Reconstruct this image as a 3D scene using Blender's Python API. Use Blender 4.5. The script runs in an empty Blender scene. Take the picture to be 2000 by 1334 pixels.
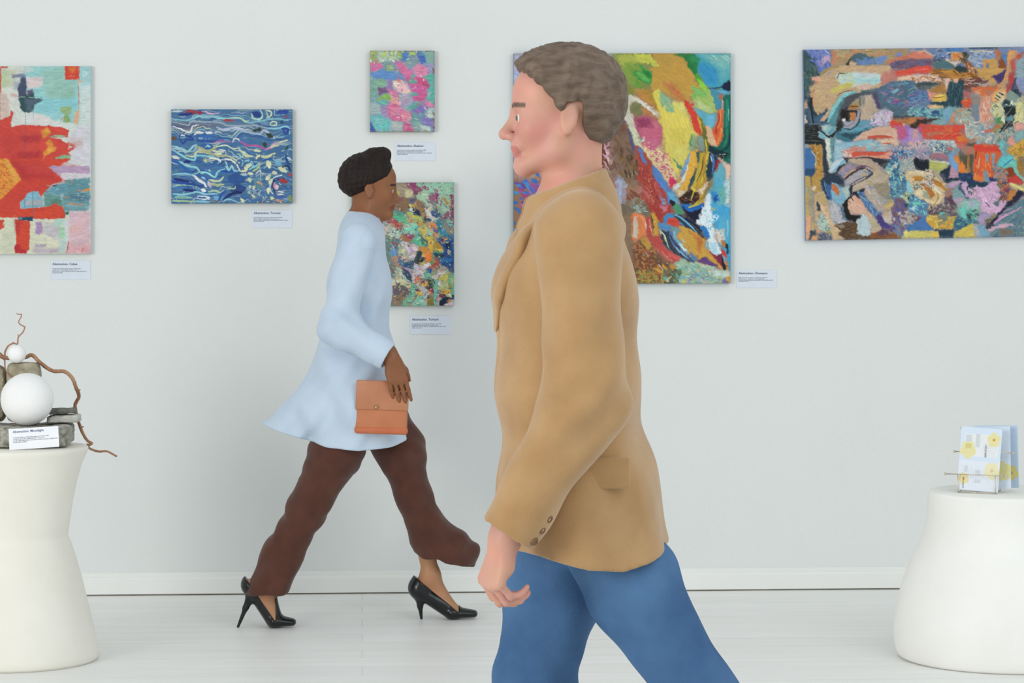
import bpy, bmesh, math, random
import numpy as np
from mathutils import Vector, Matrix

# ------------------------------------------------------------------ camera, world, lights, exposure
scene = bpy.context.scene
COL = scene.collection
F_PX = 5000.0            # focal length in pixels of the 2000 px wide frame (90 mm on 36 mm)
HORIZON = 450.0          # picture row of the horizon
CAM_H = 1.445
YAW = math.radians(3.35)
FWD = Vector((math.sin(YAW), math.cos(YAW), 0))
RIGHT = Vector((math.cos(YAW), -math.sin(YAW), 0))
CAM = Vector((0, 0, CAM_H))

cam_data = bpy.data.cameras.new('camera')
cam_data.sensor_width = 36
cam_data.lens = 36 * F_PX / 2000
cam_data.shift_y = (HORIZON - 667) / 2000
cam_data.clip_end = 60
cam = bpy.data.objects.new('camera', cam_data)
cam.location = CAM
cam.rotation_euler = (math.radians(90), 0, -YAW)
COL.objects.link(cam)
scene.camera = cam

scene.view_settings.view_transform = 'Standard'
scene.view_settings.look = 'None'
scene.view_settings.gamma = 1
scene.view_settings.use_curve_mapping = False
scene.view_settings.exposure = 0.0

world = bpy.data.worlds.new('world')
scene.world = world
world.use_nodes = True
bg = world.node_tree.nodes['Background']
bg.inputs['Color'].default_value = (0.93, 0.975, 1.0, 1)
bg.inputs['Strength'].default_value = 0.675


def area_light(name, loc, target, sx, sy, power, color):
    ld = bpy.data.lights.new(name, 'AREA')
    ld.shape = 'RECTANGLE'
    ld.size, ld.size_y = sx, sy
    ld.energy = power
    ld.color = color
    ob = bpy.data.objects.new(name, ld)
    ob.location = loc
    ob.rotation_euler = (Vector(target) - Vector(loc)).to_track_quat('-Z', 'Y').to_euler()
    COL.objects.link(ob)
    return ob


# a tall gallery window left of and before the wall gives the soft directional daylight
area_light('window_daylight', (-5.6, 1.0, 2.3), (0.5, 10.0, 0.5), 2.8, 2.8, 265, (1.0, 0.985, 0.95))
area_light('right_fill', (3.4, 3.6, 4.0), (2.2, 9.8, 0.0), 4.0, 3.0, 92, (0.90, 0.96, 1.0))  # added cool fill from above, brightens the right side; not a real opening


# ------------------------------------------------------------------ helpers
def W(px, py, depth):
    """the point of the room that lies `depth` metres ahead on the sight line of a photo pixel"""
    p = CAM + FWD * depth + RIGHT * ((px - 1000) / F_PX * depth)
    p.z += (HORIZON - py) / F_PX * depth
    return p


def on_plane(px, py, Y):
    d = FWD + RIGHT * ((px - 1000) / F_PX)
    d.z = (HORIZON - py) / F_PX
    return CAM + d * (Y / d.y)


def lin(c):
    c = np.asarray(c, dtype=np.float64)
    return np.where(c <= 0.04045, c / 12.92, ((c + 0.055) / 1.055) ** 2.4)


def hexc(h):
    return np.array([int(h[i:i + 2], 16) / 255 for i in (0, 2, 4)])


def hx(h, k=1.0):
    return tuple(float(v) for v in lin(hexc(h)) * k) + (1.0,)


def tag(o, label=None, cat=None, group=None, kind=None):
    if label: o['label'] = label
    if cat: o['category'] = cat
    if group: o['group'] = group
    if kind: o['kind'] = kind
    return o


def empty(name, loc, rz=0.0):
    o = bpy.data.objects.new(name, None)
    o.location = loc
    o.rotation_euler = (0, 0, rz)
    o.empty_display_size = 0.1
    COL.objects.link(o)
    return o


def link(name, me, material, parent=None, smooth=True):
    o = bpy.data.objects.new(name, me)
    COL.objects.link(o)
    if material is not None and len(me.materials) == 0:
        me.materials.append(material)
    if smooth and len(me.polygons):
        me.polygons.foreach_set('use_smooth', np.ones(len(me.polygons), dtype=bool))
    if parent is not None:
        o.parent = parent
    return o


def mesh_np(name, verts, quads):
    """fast mesh from arrays (quads Nx4 or tris Nx3)"""
    me = bpy.data.meshes.new(name)
    verts = np.asarray(verts, dtype=np.float32)
    quads = np.asarray(quads, dtype=np.int32)
    n, k = quads.shape
    me.vertices.add(len(verts))
    me.vertices.foreach_set('co', verts.ravel())
    me.loops.add(n * k)
    me.loops.foreach_set('vertex_index', quads.ravel())
    me.polygons.add(n)
    me.polygons.foreach_set('loop_start', np.arange(0, n * k, k, dtype=np.int32))
    me.update(calc_edges=True)
    return me


def mesh_py(name, verts, faces):
    me = bpy.data.meshes.new(name)
    me.from_pydata([tuple(v) for v in verts], [], faces)
    me.update()
    return me


def from_bm(name, bm):
    me = bpy.data.meshes.new(name)
    bmesh.ops.recalc_face_normals(bm, faces=bm.faces)
    bm.to_mesh(me)
    bm.free()
    return me


def box_mesh(name, sx, sy, sz, c=(0, 0, 0), bevel=0.0, seg=2):
    bm = bmesh.new()
    bmesh.ops.create_cube(bm, size=1)
    bmesh.ops.scale(bm, vec=(sx, sy, sz), verts=bm.verts)
    if bevel:
        bmesh.ops.bevel(bm, geom=bm.edges[:], offset=bevel, segments=seg, affect='EDGES', profile=0.5)
    bmesh.ops.translate(bm, vec=c, verts=bm.verts)
    return from_bm(name, bm)


def spline(pts, n=8):
    """Catmull-Rom through points (any dimension)"""
    P = np.asarray(pts, dtype=float)
    if len(P) < 3:
        t = np.linspace(0, 1, n + 1)[:, None]
        return P[0] * (1 - t) + P[-1] * t
    Q = np.vstack([2 * P[0] - P[1], P, 2 * P[-1] - P[-2]])
    out = []
    for i in range(1, len(Q) - 2):
        p0, p1, p2, p3 = Q[i - 1], Q[i], Q[i + 1], Q[i + 2]
        for t in np.linspace(0, 1, n, endpoint=False):
            out.append(0.5 * (2 * p1 + (p2 - p0) * t + (2 * p0 - 5 * p1 + 4 * p2 - p3) * t * t + (3 * p1 - p0 - 3 * p2 + p3) * t ** 3))
    out.append(P[-1])
    return np.array(out)


def tube_mesh(name, pts, radii, seg=10, wob=0.0, seed=1):
    pts = [Vector(p) for p in pts]
    rnd = random.Random(seed)
    V, Fc = [], []
    up = Vector((0.13, 0.9, 0.31)).normalized()
    n = len(pts)
    for i, p in enumerate(pts):
        t = (pts[min(i + 1, n - 1)] - pts[max(i - 1, 0)]).normalized()
        a = t.cross(up)
        if a.length < 1e-4: a = t.cross(Vector((1, 0, 0)))
        a.normalize()
        b = t.cross(a)
        up = -b if (-b).dot(up) > 0 else b
        r = radii[i] if hasattr(radii, '__len__') else radii
        for s in range(seg):
            th = 2 * math.pi * s / seg
            rr = r * (1 + wob * (rnd.random() - 0.5))
            V.append(p + (a * math.cos(th) + b * math.sin(th)) * rr)
    for i in range(n - 1):
        for s in range(seg):
            s2 = (s + 1) % seg
            Fc.append((i * seg + s, i * seg + s2, (i + 1) * seg + s2, (i + 1) * seg + s))
    Fc.append(tuple(reversed(range(seg))))
    Fc.append(tuple((n - 1) * seg + s for s in range(seg)))
    bm = bmesh.new()
    vs = [bm.verts.new(v) for v in V]
    for f in Fc:
        bm.faces.new([vs[k] for k in f])
    return from_bm(name, bm)


def lathe_mesh(name, prof, seg=96):
    """prof: list of (r, z) from bottom centre to top centre"""
    V, Fc = [], []
    for r, z in prof:
        for s in range(seg):
            th = 2 * math.pi * s / seg
            V.append((r * math.cos(th), r * math.sin(th), z))
    n = len(prof)
    for i in range(n - 1):
        for s in range(seg):
            s2 = (s + 1) % seg
            Fc.append((i * seg + s, i * seg + s2, (i + 1) * seg + s2, (i + 1) * seg + s))
    Fc.append(tuple(reversed(range(seg))))
    Fc.append(tuple((n - 1) * seg + s for s in range(seg)))
    return mesh_py(name, V, Fc)


# ------------------------------------------------------------------ noise
def _hash(ix, iy, iz, seed):
    h = (ix.astype(np.int64) * 374761393 + iy.astype(np.int64) * 668265263 + iz.astype(np.int64) * 2147483647 + seed * 974634777) & 0xFFFFFFFF
    h = ((h ^ (h >> 13)) * 1274126177) & 0xFFFFFFFF
    h = h ^ (h >> 16)
    return (h & 0xFFFF) / 65535.0


def vn2(x, y, seed=0):
    x = np.asarray(x, dtype=float); y = np.asarray(y, dtype=float)
    ix, iy = np.floor(x), np.floor(y)
    fx, fy = x - ix, y - iy
    fx = fx * fx * (3 - 2 * fx); fy = fy * fy * (3 - 2 * fy)
    z = np.zeros_like(ix)
    a = _hash(ix, iy, z, seed); b = _hash(ix + 1, iy, z, seed)
    c = _hash(ix, iy + 1, z, seed); d = _hash(ix + 1, iy + 1, z, seed)
    return (a * (1 - fx) + b * fx) * (1 - fy) + (c * (1 - fx) + d * fx) * fy


def vn3(x, y, z, seed=0):
    ix, iy, iz = np.floor(x), np.floor(y), np.floor(z)
    fx, fy, fz = x - ix, y - iy, z - iz
    fx = fx * fx * (3 - 2 * fx); fy = fy * fy * (3 - 2 * fy); fz = fz * fz * (3 - 2 * fz)
    def L(k):
        a = _hash(ix, iy, iz + k, seed); b = _hash(ix + 1, iy, iz + k, seed)
        c = _hash(ix, iy + 1, iz + k, seed); d = _hash(ix + 1, iy + 1, iz + k, seed)
        return (a * (1 - fx) + b * fx) * (1 - fy) + (c * (1 - fx) + d * fx) * fy
    return L(0) * (1 - fz) + L(1) * fz


# ------------------------------------------------------------------ materials (all node based)
def material(name, col, rough=0.6, col2=None, scale=8.0, bump=0.0, bscale=60.0, metal=0.0, spec=0.5,
             attr=None, coat=0.0, sheen=0.0, stretch=(1, 1, 1), detail=6.0, sss=0.0):
    m = bpy.data.materials.new(name)
    m.use_nodes = True
    nt = m.node_tree
    b = nt.nodes['Principled BSDF']
    b.inputs['Roughness'].default_value = rough
    b.inputs['Metallic'].default_value = metal
    b.inputs['Specular IOR Level'].default_value = spec
    b.inputs['Coat Weight'].default_value = coat
    b.inputs['Sheen Weight'].default_value = sheen
    if sss:
        b.inputs['Subsurface Weight'].default_value = sss
        b.inputs['Subsurface Radius'].default_value = (0.012, 0.005, 0.003)
    tc = nt.nodes.new('ShaderNodeTexCoord')
    mp = nt.nodes.new('ShaderNodeMapping')
    mp.inputs['Scale'].default_value = stretch
    nt.links.new(tc.outputs['Object'], mp.inputs['Vector'])
    if attr:
        at = nt.nodes.new('ShaderNodeAttribute')
        at.attribute_name = attr
        src = at.outputs['Color']
        if col2 is not None:
            nz = nt.nodes.new('ShaderNodeTexNoise')
            nz.inputs['Scale'].default_value = scale
            nt.links.new(mp.outputs['Vector'], nz.inputs['Vector'])
            mx = nt.nodes.new('ShaderNodeMix'); mx.data_type = 'RGBA'; mx.blend_type = 'MULTIPLY'
            mx.inputs[0].default_value = 0.25
            nt.links.new(src, mx.inputs[6]); nt.links.new(nz.outputs['Color'], mx.inputs[7])
            src = mx.outputs[2]
        nt.links.new(src, b.inputs['Base Color'])
    elif col2 is not None:
        nz = nt.nodes.new('ShaderNodeTexNoise')
        nz.inputs['Scale'].default_value = scale
        nz.inputs['Detail'].default_value = detail
        nt.links.new(mp.outputs['Vector'], nz.inputs['Vector'])
        rp = nt.nodes.new('ShaderNodeValToRGB')
        rp.color_ramp.elements[0].position = 0.32
        rp.color_ramp.elements[1].position = 0.68
        rp.color_ramp.elements[0].color = col
        rp.color_ramp.elements[1].color = col2
        nt.links.new(nz.outputs['Fac'], rp.inputs['Fac'])
        nt.links.new(rp.outputs['Color'], b.inputs['Base Color'])
    else:
        b.inputs['Base Color'].default_value = col
    if bump:
        n2 = nt.nodes.new('ShaderNodeTexNoise')
        n2.inputs['Scale'].default_value = bscale
        n2.inputs['Detail'].default_value = 5
        nt.links.new(mp.outputs['Vector'], n2.inputs['Vector'])
        bp = nt.nodes.new('ShaderNodeBump')
        bp.inputs['Strength'].default_value = bump
        bp.inputs['Distance'].default_value = 0.01
        nt.links.new(n2.outputs['Fac'], bp.inputs['Height'])
        nt.links.new(bp.outputs['Normal'], b.inputs['Normal'])
    return m


# ------------------------------------------------------------------ the room
D_WALL = CAM_H * F_PX / (1156.5 - HORIZON)
WALL_Y = (CAM + FWD * D_WALL).y

wall_mat = material('wall_plaster', hx('dde0dd'), 0.85, hx('e1e4e2'), 1.2, 0.10, 260, spec=0.2)
bm = bmesh.new()
bmesh.ops.create_cube(bm, size=1)
bmesh.ops.scale(bm, vec=(16, 0.12, 4.6), verts=bm.verts)
bmesh.ops.translate(bm, vec=(0.6, WALL_Y + 0.06, 2.3), verts=bm.verts)
wall = tag(link('wall_back', from_bm('wall_back', bm), wall_mat, smooth=False), kind='structure')


def floor_material():
    m = material('painted_floorboards', hx('eeeeea'), 0.42, hx('f4f4f1'), 2.0, 0.06, 30, spec=0.45, stretch=(0.6, 7, 1))
    nt = m.node_tree
    b = nt.nodes['Principled BSDF']
    tc = nt.nodes.new('ShaderNodeTexCoord')
    br = nt.nodes.new('ShaderNodeTexBrick')
    br.inputs['Scale'].default_value = 1.0
    br.inputs['Brick Width'].default_value = 2.4
    br.inputs['Row Height'].default_value = 0.17
    br.inputs['Mortar Size'].default_value = 0.003
    br.inputs['Color1'].default_value = (1, 1, 1, 1)
    br.inputs['Color2'].default_value = (0.955, 0.955, 0.95, 1)
    br.inputs['Mortar'].default_value = (0.86, 0.86, 0.85, 1)
    nt.links.new(tc.outputs['Object'], br.inputs['Vector'])
    old = b.inputs['Base Color'].links[0].from_socket
    mx = nt.nodes.new('ShaderNodeMix'); mx.data_type = 'RGBA'; mx.blend_type = 'MULTIPLY'
    mx.inputs[0].default_value = 1.0
    nt.links.new(old, mx.inputs[6]); nt.links.new(br.outputs['Color'], mx.inputs[7])
    nt.links.new(mx.outputs[2], b.inputs['Base Color'])
    return m


bm = bmesh.new()
bmesh.ops.create_cube(bm, size=1)
bmesh.ops.scale(bm, vec=(16, 14.5, 0.1), verts=bm.verts)
bmesh.ops.translate(bm, vec=(0.6, WALL_Y - 7.25, -0.05), verts=bm.verts)
tag(link('floor', from_bm('floor', bm), floor_material(), smooth=False), kind='structure')

# baseboard with a chamfered top and a dark joint under it
bb_h = 36.0 / F_PX * D_WALL
prof = [(0.0, 0.006), (-0.016, 0.006), (-0.016, bb_h - 0.010), (-0.012, bb_h - 0.002), (-0.008, bb_h), (-0.008, bb_h + 0.012), (-0.004, bb_h + 0.016), (0.0, bb_h + 0.016)]
V = [(x, WALL_Y + y, z) for x in (-7.4, 8.6) for y, z in prof]
n = len(prof)
Fc = [(i, (i + 1) % n, n + (i + 1) % n, n + i) for i in range(n)] + [tuple(range(n)), tuple(range(2 * n - 1, n - 1, -1))]
bbm = mesh_py('baseboard_back', V, Fc)
bm = bmesh.new(); bm.from_mesh(bbm); bmesh.ops.recalc_face_normals(bm, faces=bm.faces); bm.to_mesh(bbm); bm.free()
tag(link('baseboard_back', bbm, material('baseboard_paint', hx('e8e9e5'), 0.5, hx('ecedea'), 3.0), smooth=False), kind='structure')
gap = box_mesh('trim_1', 16, 0.011, 0.006, (0.6, WALL_Y - 0.0055, 0.003))
tag(link('trim_1', gap, material('floor_joint', hx('6a665a'), 0.8, hx('8a8678'), 6), smooth=False), kind='structure')
# ------------------------------------------------------------------ painted canvases: an oil painter working on a colour grid
PIGMENT = 1.0


class Paint:
    """brush strokes laid into a colour grid; coordinates are the canvas' own millimetre-like grid units"""
    def __init__(s, x0, y0, x1, y1, base, step=1.0, seed=1):
        s.x0, s.y0, s.step = x0, y0, step
        s.xs = np.arange(x0, x1 + step * 0.5, step)
        s.ys = np.arange(y0, y1 + step * 0.5, step)
        s.W, s.H = len(s.xs), len(s.ys)
        s.img = np.ones((s.H, s.W, 3)) * hexc(base)
        s.hgt = np.zeros((s.H, s.W))
        s.cov = np.zeros((s.H, s.W))
        s.seed = seed
        s.rnd = random.Random(seed)
        s.v = (0, 0, 1)

    def view(s, ox, oy, k):
        s.v = (ox, oy, k)

    def pts(s, t):
        if isinstance(t, str):
            t = [tuple(float(q) for q in a.split(',')) for a in t.split()]
        ox, oy, k = s.v
        return np.array([(ox + x / k, oy + y / k) for x, y in t])

    def win(s, P, m):
        a, b = P.min(0) - m, P.max(0) + m
        i0 = max(0, int((a[0] - s.x0) / s.step)); i1 = min(s.W, int((b[0] - s.x0) / s.step) + 2)
        j0 = max(0, int((a[1] - s.y0) / s.step)); j1 = min(s.H, int((b[1] - s.y0) / s.step) + 2)
        if i1 <= i0 or j1 <= j0: return None
        X, Y = np.meshgrid(s.xs[i0:i1], s.ys[j0:j1])
        return (slice(j0, j1), slice(i0, i1)), X, Y

    def warp(s, X, Y, rag, sc=5.0):
        sd = s.rnd.randrange(9999)
        return (X + rag * 2 * (vn2(X / sc, Y / sc, sd) - .5) + rag * (vn2(X / sc * 2.7, Y / sc * 2.7, sd + 5) - .5),
                Y + rag * 2 * (vn2(X / sc, Y / sc, sd + 1) - .5) + rag * (vn2(X / sc * 2.7, Y / sc * 2.7, sd + 6) - .5))

    def put(s, w, col, m, tex, h, ang, X, Y, sl=(9, 1.3)):
        ca, sa = math.cos(ang), math.sin(ang)
        u, v = X * ca + Y * sa, -X * sa + Y * ca
        st = vn2(u / sl[0], v / sl[1], s.rnd.randrange(9999)) - .5
        c = np.clip(hexc(col) * (1 + tex * 2 * st[..., None]), 0, 1) if isinstance(col, str) else col
        s.cov[w] = np.maximum(s.cov[w], m)
        m = m[..., None]
        s.img[w] = s.img[w] * (1 - m) + c * m
        s.hgt[w] = s.hgt[w] * (1 - .6 * m[..., 0]) + m[..., 0] * (h + .5 * h * st * 2)

    def poly(s, col, t, rag=1.0, soft=.8, tex=.07, a=1.0, h=.5, dry=0.0, ang=None, grain=(2.2, 2.2)):
        P = s.pts(t)
        r = s.win(P, rag * 3 + soft * 2)
        if r is None: return
        w, X, Y = r
        if ang is None: ang = s.rnd.uniform(-.6, .6)
        x, y = s.warp(X, Y, rag)
        ins = np.zeros(X.shape, bool)
        dm = np.full(X.shape, 1e9)
        n = len(P)
        for i in range(n):
            (ax, ay), (bx, by) = P[i], P[(i + 1) % n]
            if ay != by:
                c = ((ay > y) != (by > y)) & (x < (bx - ax) * (y - ay) / (by - ay) + ax)
                ins ^= c
            dx, dy = bx - ax, by - ay
            tt = np.clip(((x - ax) * dx + (y - ay) * dy) / (dx * dx + dy * dy + 1e-9), 0, 1)
            dm = np.minimum(dm, (x - ax - tt * dx) ** 2 + (y - ay - tt * dy) ** 2)
        sd = np.sqrt(dm) * np.where(ins, -1, 1)
        m = np.clip(.5 - sd / (2 * soft), 0, 1) * a
        if dry > 0:
            ca, sa = math.cos(ang), math.sin(ang)
            u, v = X * ca + Y * sa, -X * sa + Y * ca
            nz = .65 * vn2(u / grain[0], v / grain[1], s.rnd.randrange(9999)) + .35 * vn2(X / 1.3, Y / 1.3, s.rnd.randrange(9999))
            m = m * np.clip((nz - dry) * 7 + .5, 0, 1)
        s.put(w, col, m, tex, h, ang, X, Y)

    def stroke(s, col, wd, t, rag=.5, tex=.12, a=1.0, h=.8, dry=0.0, taper=(.7, .5), soft=.6, curve=True):
        P = s.pts(t)
        wd = wd / s.v[2]
        if curve and len(P) > 2: P = spline(P, 6)
        r = s.win(P, wd / 2 + rag * 3 + 1.5)
        if r is None: return
        w, X, Y = r
        x, y = s.warp(X, Y, rag)
        L = np.concatenate([[0], np.cumsum(np.hypot(*(P[1:] - P[:-1]).T))])
        dm = np.full(X.shape, 1e9); tm = np.zeros(X.shape); sg = np.zeros(X.shape)
        for i in range(len(P) - 1):
            (ax, ay), (bx, by) = P[i], P[i + 1]
            dx, dy = bx - ax, by - ay
            tt = np.clip(((x - ax) * dx + (y - ay) * dy) / (dx * dx + dy * dy + 1e-9), 0, 1)
            ex, ey = x - ax - tt * dx, y - ay - tt * dy
            d = np.hypot(ex, ey)
            k = d < dm
            dm = np.where(k, d, dm)
            tm = np.where(k, L[i] + tt * (L[i + 1] - L[i]), tm)
            sg = np.where(k, np.sign(dx * ey - dy * ex), sg)
        q = tm / max(L[-1], 1e-6)
        ww = wd / 2 * (1 - (1 - taper[0]) * np.clip(1 - q * 5, 0, 1) - (1 - taper[1]) * np.clip(q * 3 - 2, 0, 1))
        m = np.clip(.5 - (dm - ww) / (2 * soft), 0, 1) * a
        if dry > 0:
            nz = vn2(tm / 7, dm * sg / .8 + 50, s.rnd.randrange(9999))
            m = m * np.clip((nz - dry * (.4 + .9 * q)) * 6 + .6, 0, 1)
        st = vn2(tm / 9, dm * sg / .9 + 50, s.rnd.randrange(9999)) - .5
        c = np.clip(hexc(col) * (1 + tex * 2 * st[..., None]), 0, 1)
        s.cov[w] = np.maximum(s.cov[w], m)
        m3 = m[..., None]
        s.img[w] = s.img[w] * (1 - m3) + c * m3
        s.hgt[w] = s.hgt[w] * (1 - .7 * m) + m * h * (1 + st)

    def dabs(s, cols, region, n, ln=(4, 9), wd=(2, 4), ang=0.0, jit=.6, a=1.0, dry=0.0, rag=.7, tex=.12, h=.8, bend=.25):
        cols = cols.split() if isinstance(cols, str) else cols
        R = s.pts(region)
        a0, b0 = R.min(0), R.max(0)
        keep = s.v
        s.v = (0, 0, 1)
        done = 0
        for _ in range(n * 6):
            if done >= n: break
            x = s.rnd.uniform(a0[0], b0[0]); y = s.rnd.uniform(a0[1], b0[1])
            ins = False
            for i in range(len(R)):
                (ax, ay), (bx, by) = R[i], R[(i + 1) % len(R)]
                if (ay > y) != (by > y) and x < (bx - ax) * (y - ay) / (by - ay) + ax: ins = not ins
            if not ins: continue
            done += 1
            th = ang + s.rnd.gauss(0, jit)
            l = s.rnd.uniform(*ln) / 2
            c, sn = math.cos(th) * l, math.sin(th) * l
            bx, by = -sn * bend * s.rnd.uniform(-1, 1), c * bend * s.rnd.uniform(-1, 1)
            s.stroke(s.rnd.choice(cols), s.rnd.uniform(*wd), [(x - c, y - sn), (x + bx, y + by), (x + c, y + sn)],
                     rag=rag, tex=tex, a=a, h=h, dry=dry)
        s.v = keep

    def speck(s, col, t, cover=.5, size=1.6, soft=2.0, a=1.0, ang=0.0, st=1.6, h=.6):
        """broken colour dragged over a region"""
        s.poly(col, t, rag=2.0, soft=soft, dry=1 - cover, ang=ang, grain=(size * st, size), a=a, h=h)

    def ground(s):
        """what is on the canvas so far is only the underpainting"""
        s.cov[:] = 0

    def spread(s, n=12):
        """laid colours are worked out into the gaps between them"""
        rs = np.random.RandomState(s.seed)
        done = s.cov > .45
        for _ in range(n):
            for dy, dx in [((0, 1), (0, -1), (1, 0), (-1, 0), (1, 1), (-1, -1), (1, -1), (-1, 1))[k] for k in rs.permutation(8)[:4]]:
                src = np.roll(done, (dy, dx), (0, 1))
                if dy: src[0 if dy > 0 else -1] = False
                if dx: src[:, 0 if dx > 0 else -1] = False
                take = src & ~done & (rs.rand(*done.shape) < .45)
                s.img[take] = np.roll(s.img, (dy, dx), (0, 1))[take]
                s.hgt[take] = np.roll(s.hgt, (dy, dx), (0, 1))[take] * .9
                done |= take
        s.cov = np.maximum(s.cov, done)

    def ripples(s, cols, n, sx, sy, wd=1.2, a=.8):
        """fine contour lines following a wavy field"""
        X, Y = np.meshgrid(s.xs, s.ys)
        g = (Y - s.y0) / sy + 2.2 * vn2(X / sx, Y / (sx * .6), s.seed + 5) + .9 * vn2(X / sx * 2.6, Y / sx * 4, s.seed + 6) + .35 * vn2(X / sx * 7, Y / sx * 7, s.seed + 8)
        g = g * n
        k = np.floor(g); fr = g - k
        gy, gx = np.gradient(g)
        d = np.abs(fr - .5) / np.maximum(np.hypot(gx, gy), 1e-3) * s.step
        wv = wd * (.4 + 1.2 * vn2(X / 22, Y / 9, s.seed + 9))
        m = np.clip(wv - d, 0, 1) * a * np.clip(vn2(X / 26, Y / 8, s.seed + 10) * 3 - .7, 0, 1)
        pal = np.array([hexc(c) for c in cols.split()])
        c = pal[(_hash(k, k * 0, k * 0, s.seed) * len(pal)).astype(int) % len(pal)]
        s.img = s.img * (1 - m[..., None]) + c * m[..., None]
        s.hgt += m * .8

    def grain(s, amt=.035, grey=.09):
        l = s.img @ np.array((.3, .59, .11))
        s.img = s.img * (1 - grey) + l[..., None] * grey
        X, Y = np.meshgrid(s.xs, s.ys)
        g = vn2(X / 1.1, Y / 1.1, s.seed + 77) - .5
        g2 = vn2(X / 14, Y / 14, s.seed + 78) - .5
        s.img = np.clip(s.img * (1 + amt * 2 * (g + .6 * g2))[..., None], 0, 1)
        s.hgt += .12 * g


def canvas_material(name):
    return material(name, None, 0.62, None, attr='pigment', bump=0.12, bscale=420, spec=0.22)


def hang(paint, tl, tr, bl, name, label, edge_hex, edge2_hex, depth=0.028, relief=0.0011, mirror=False):
    """a stretched canvas hung on the wall; tl,tr,bl are its corners on the plane of its front"""
    YF = WALL_Y - depth
    A, B, C = (on_plane(*q, YF) for q in (tl, tr, bl))
    o = empty(name, (A + (B - A) / 2 + (C - A) / 2) + Vector((0, depth, 0)))
    org = Vector(o.location)
    u = np.linspace(0, 1, paint.W); v = np.linspace(0, 1, paint.H)
    U, Vv = np.meshgrid(u, v)
    A_, B_, C_ = (np.array(q - org) for q in (A, B, C))
    co = A_ + U[..., None] * (B_ - A_) + Vv[..., None] * (C_ - A_)
    e = np.minimum(np.minimum(U * paint.W, (1 - U) * paint.W), np.minimum(Vv * paint.H, (1 - Vv) * paint.H))
    hh = paint.hgt * np.clip(e / 2, 0, 1)
    co[..., 1] -= hh * relief - np.clip(1.5 - e, 0, 1.5) * 0.0008
    idx = np.arange(paint.W * paint.H).reshape(paint.H, paint.W)
    q = np.stack([idx[:-1, :-1], idx[1:, :-1], idx[1:, 1:], idx[:-1, 1:]], -1).reshape(-1, 4)
    me = mesh_np('painted_face', co.reshape(-1, 3), q)
    ca = me.color_attributes.new('pigment', 'FLOAT_COLOR', 'POINT')
    rgba = np.ones((paint.W * paint.H, 4), dtype=np.float32)
    rgba[:, :3] = np.clip(lin(paint.img.reshape(-1, 3)) * PIGMENT, 0, .93)
    ca.data.foreach_set('color', rgba.ravel())
    link('painted_face', me, canvas_material('oil_paint'), o)
    # wrapped canvas edge, running back to the wall
    D_ = B_ + C_ - A_
    ring = [A_, B_, D_, C_]
    back = [np.array((p[0], -0.0005, p[2])) for p in ring]
    fr = [p + np.array((0, .0012, 0)) for p in ring]
    Vt = fr + back
    fc = [(i, (i + 1) % 4, 4 + (i + 1) % 4, 4 + i) for i in range(4)] + [(0, 3, 2, 1), (4, 5, 6, 7)]
    em = mesh_py('canvas_edge', Vt, fc)
    bm = bmesh.new(); bm.from_mesh(em); bmesh.ops.recalc_face_normals(bm, faces=bm.faces); bm.to_mesh(em); bm.free()
    link('canvas_edge', em, material('edge_paint', hx(edge_hex), 0.7, hx(edge2_hex), 30, 0.1, 300), o, smooth=False)
    tag(o, label, 'painting', 'abstract paintings on the white wall')
    return o
# ------------------------------------------------------------------ painting with the red angular shape (left edge of the picture)
p = Paint(-186, 129, 177.5, 497.5, 'c9d0c8', seed=11)
p.view(0, 125, 7.022)
p.poly('c4463c', '-1300,30 20,30 20,2600 -1300,2600', 2)
p.poly('c9cfc4', '0,20 230,20 230,860 130,860 0,780', 1.5, 3)
p.poly('bfc5ab', '10,80 210,70 200,300 0,330', 2, 3)
p.poly('a9c094', '20,90 110,100 90,300 10,300', 1.5, 3, a=.7)
p.poly('cb4a3a', '0,32 100,32 96,52 12,54 10,400 -20,400', .8)
p.poly('c9b4a8', '0,400 90,420 150,560 100,760 0,770', 2, 3)
p.poly('cfd3cb', '90,330 240,400 270,640 200,860 140,850 130,600', 2, 3)
p.poly('8fc7c9', '330,30 1240,30 1240,420 1090,840 700,800 560,690 440,680 300,200', 1.5, 2, ang=0)
p.poly('92bcab', '560,80 880,30 880,220 1050,220 1030,460 700,480 600,400', 3, 6, a=.8, ang=0)
p.poly('86b59f', '800,420 1010,360 1010,440 840,500', 2, 4, a=.7, ang=0)
p.poly('7fc3cb', '620,480 1070,470 1060,620 720,660 470,670 500,560', 2, 4, a=.7, ang=0)
p.poly('c2cdc6', '330,40 460,40 460,100 340,130', 1, 2, a=.8)
p.poly('cfc4c4', '350,180 590,180 580,300 430,350 350,330', 1.5, 2, ang=0)
p.stroke('d9a9a2', 10, '380,270 520,260', a=.7)
p.stroke('d9a9a2', 10, '240,95 310,100', a=.8)
p.poly('747f98', '160,145 300,135 345,160 345,240 290,230 290,190 160,190', 1.2, 2)
p.poly('8b93a6', '180,240 300,240 250,350 180,340', 2, 4, a=.7)
p.poly('434e66', '290,190 345,190 360,300 360,460 250,460 240,340', 1.2, 1.6)
p.poly('5d5570', '360,370 440,345 465,390 440,450 360,450', 1.5, 2)
p.poly('2e4d52', '250,460 460,400 460,470 580,490 470,560 430,660 330,670 280,620', 1.5, 1.4)
p.poly('5a6880', '340,470 560,480 470,560 420,650 350,640', 2, 3, a=.7)
p.stroke('b9cdb8', 10, '280,455 340,452'); p.stroke('8fc3a8', 10, '390,458 460,460')
p.poly('c9928c', '150,400 240,420 230,450 140,450', 1.5, 3, a=.7)
p.poly('cdd0cd', '300,680 580,690 740,780 840,800 1030,830 1050,1000 830,870 280,840', 1.5, 2)
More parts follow.
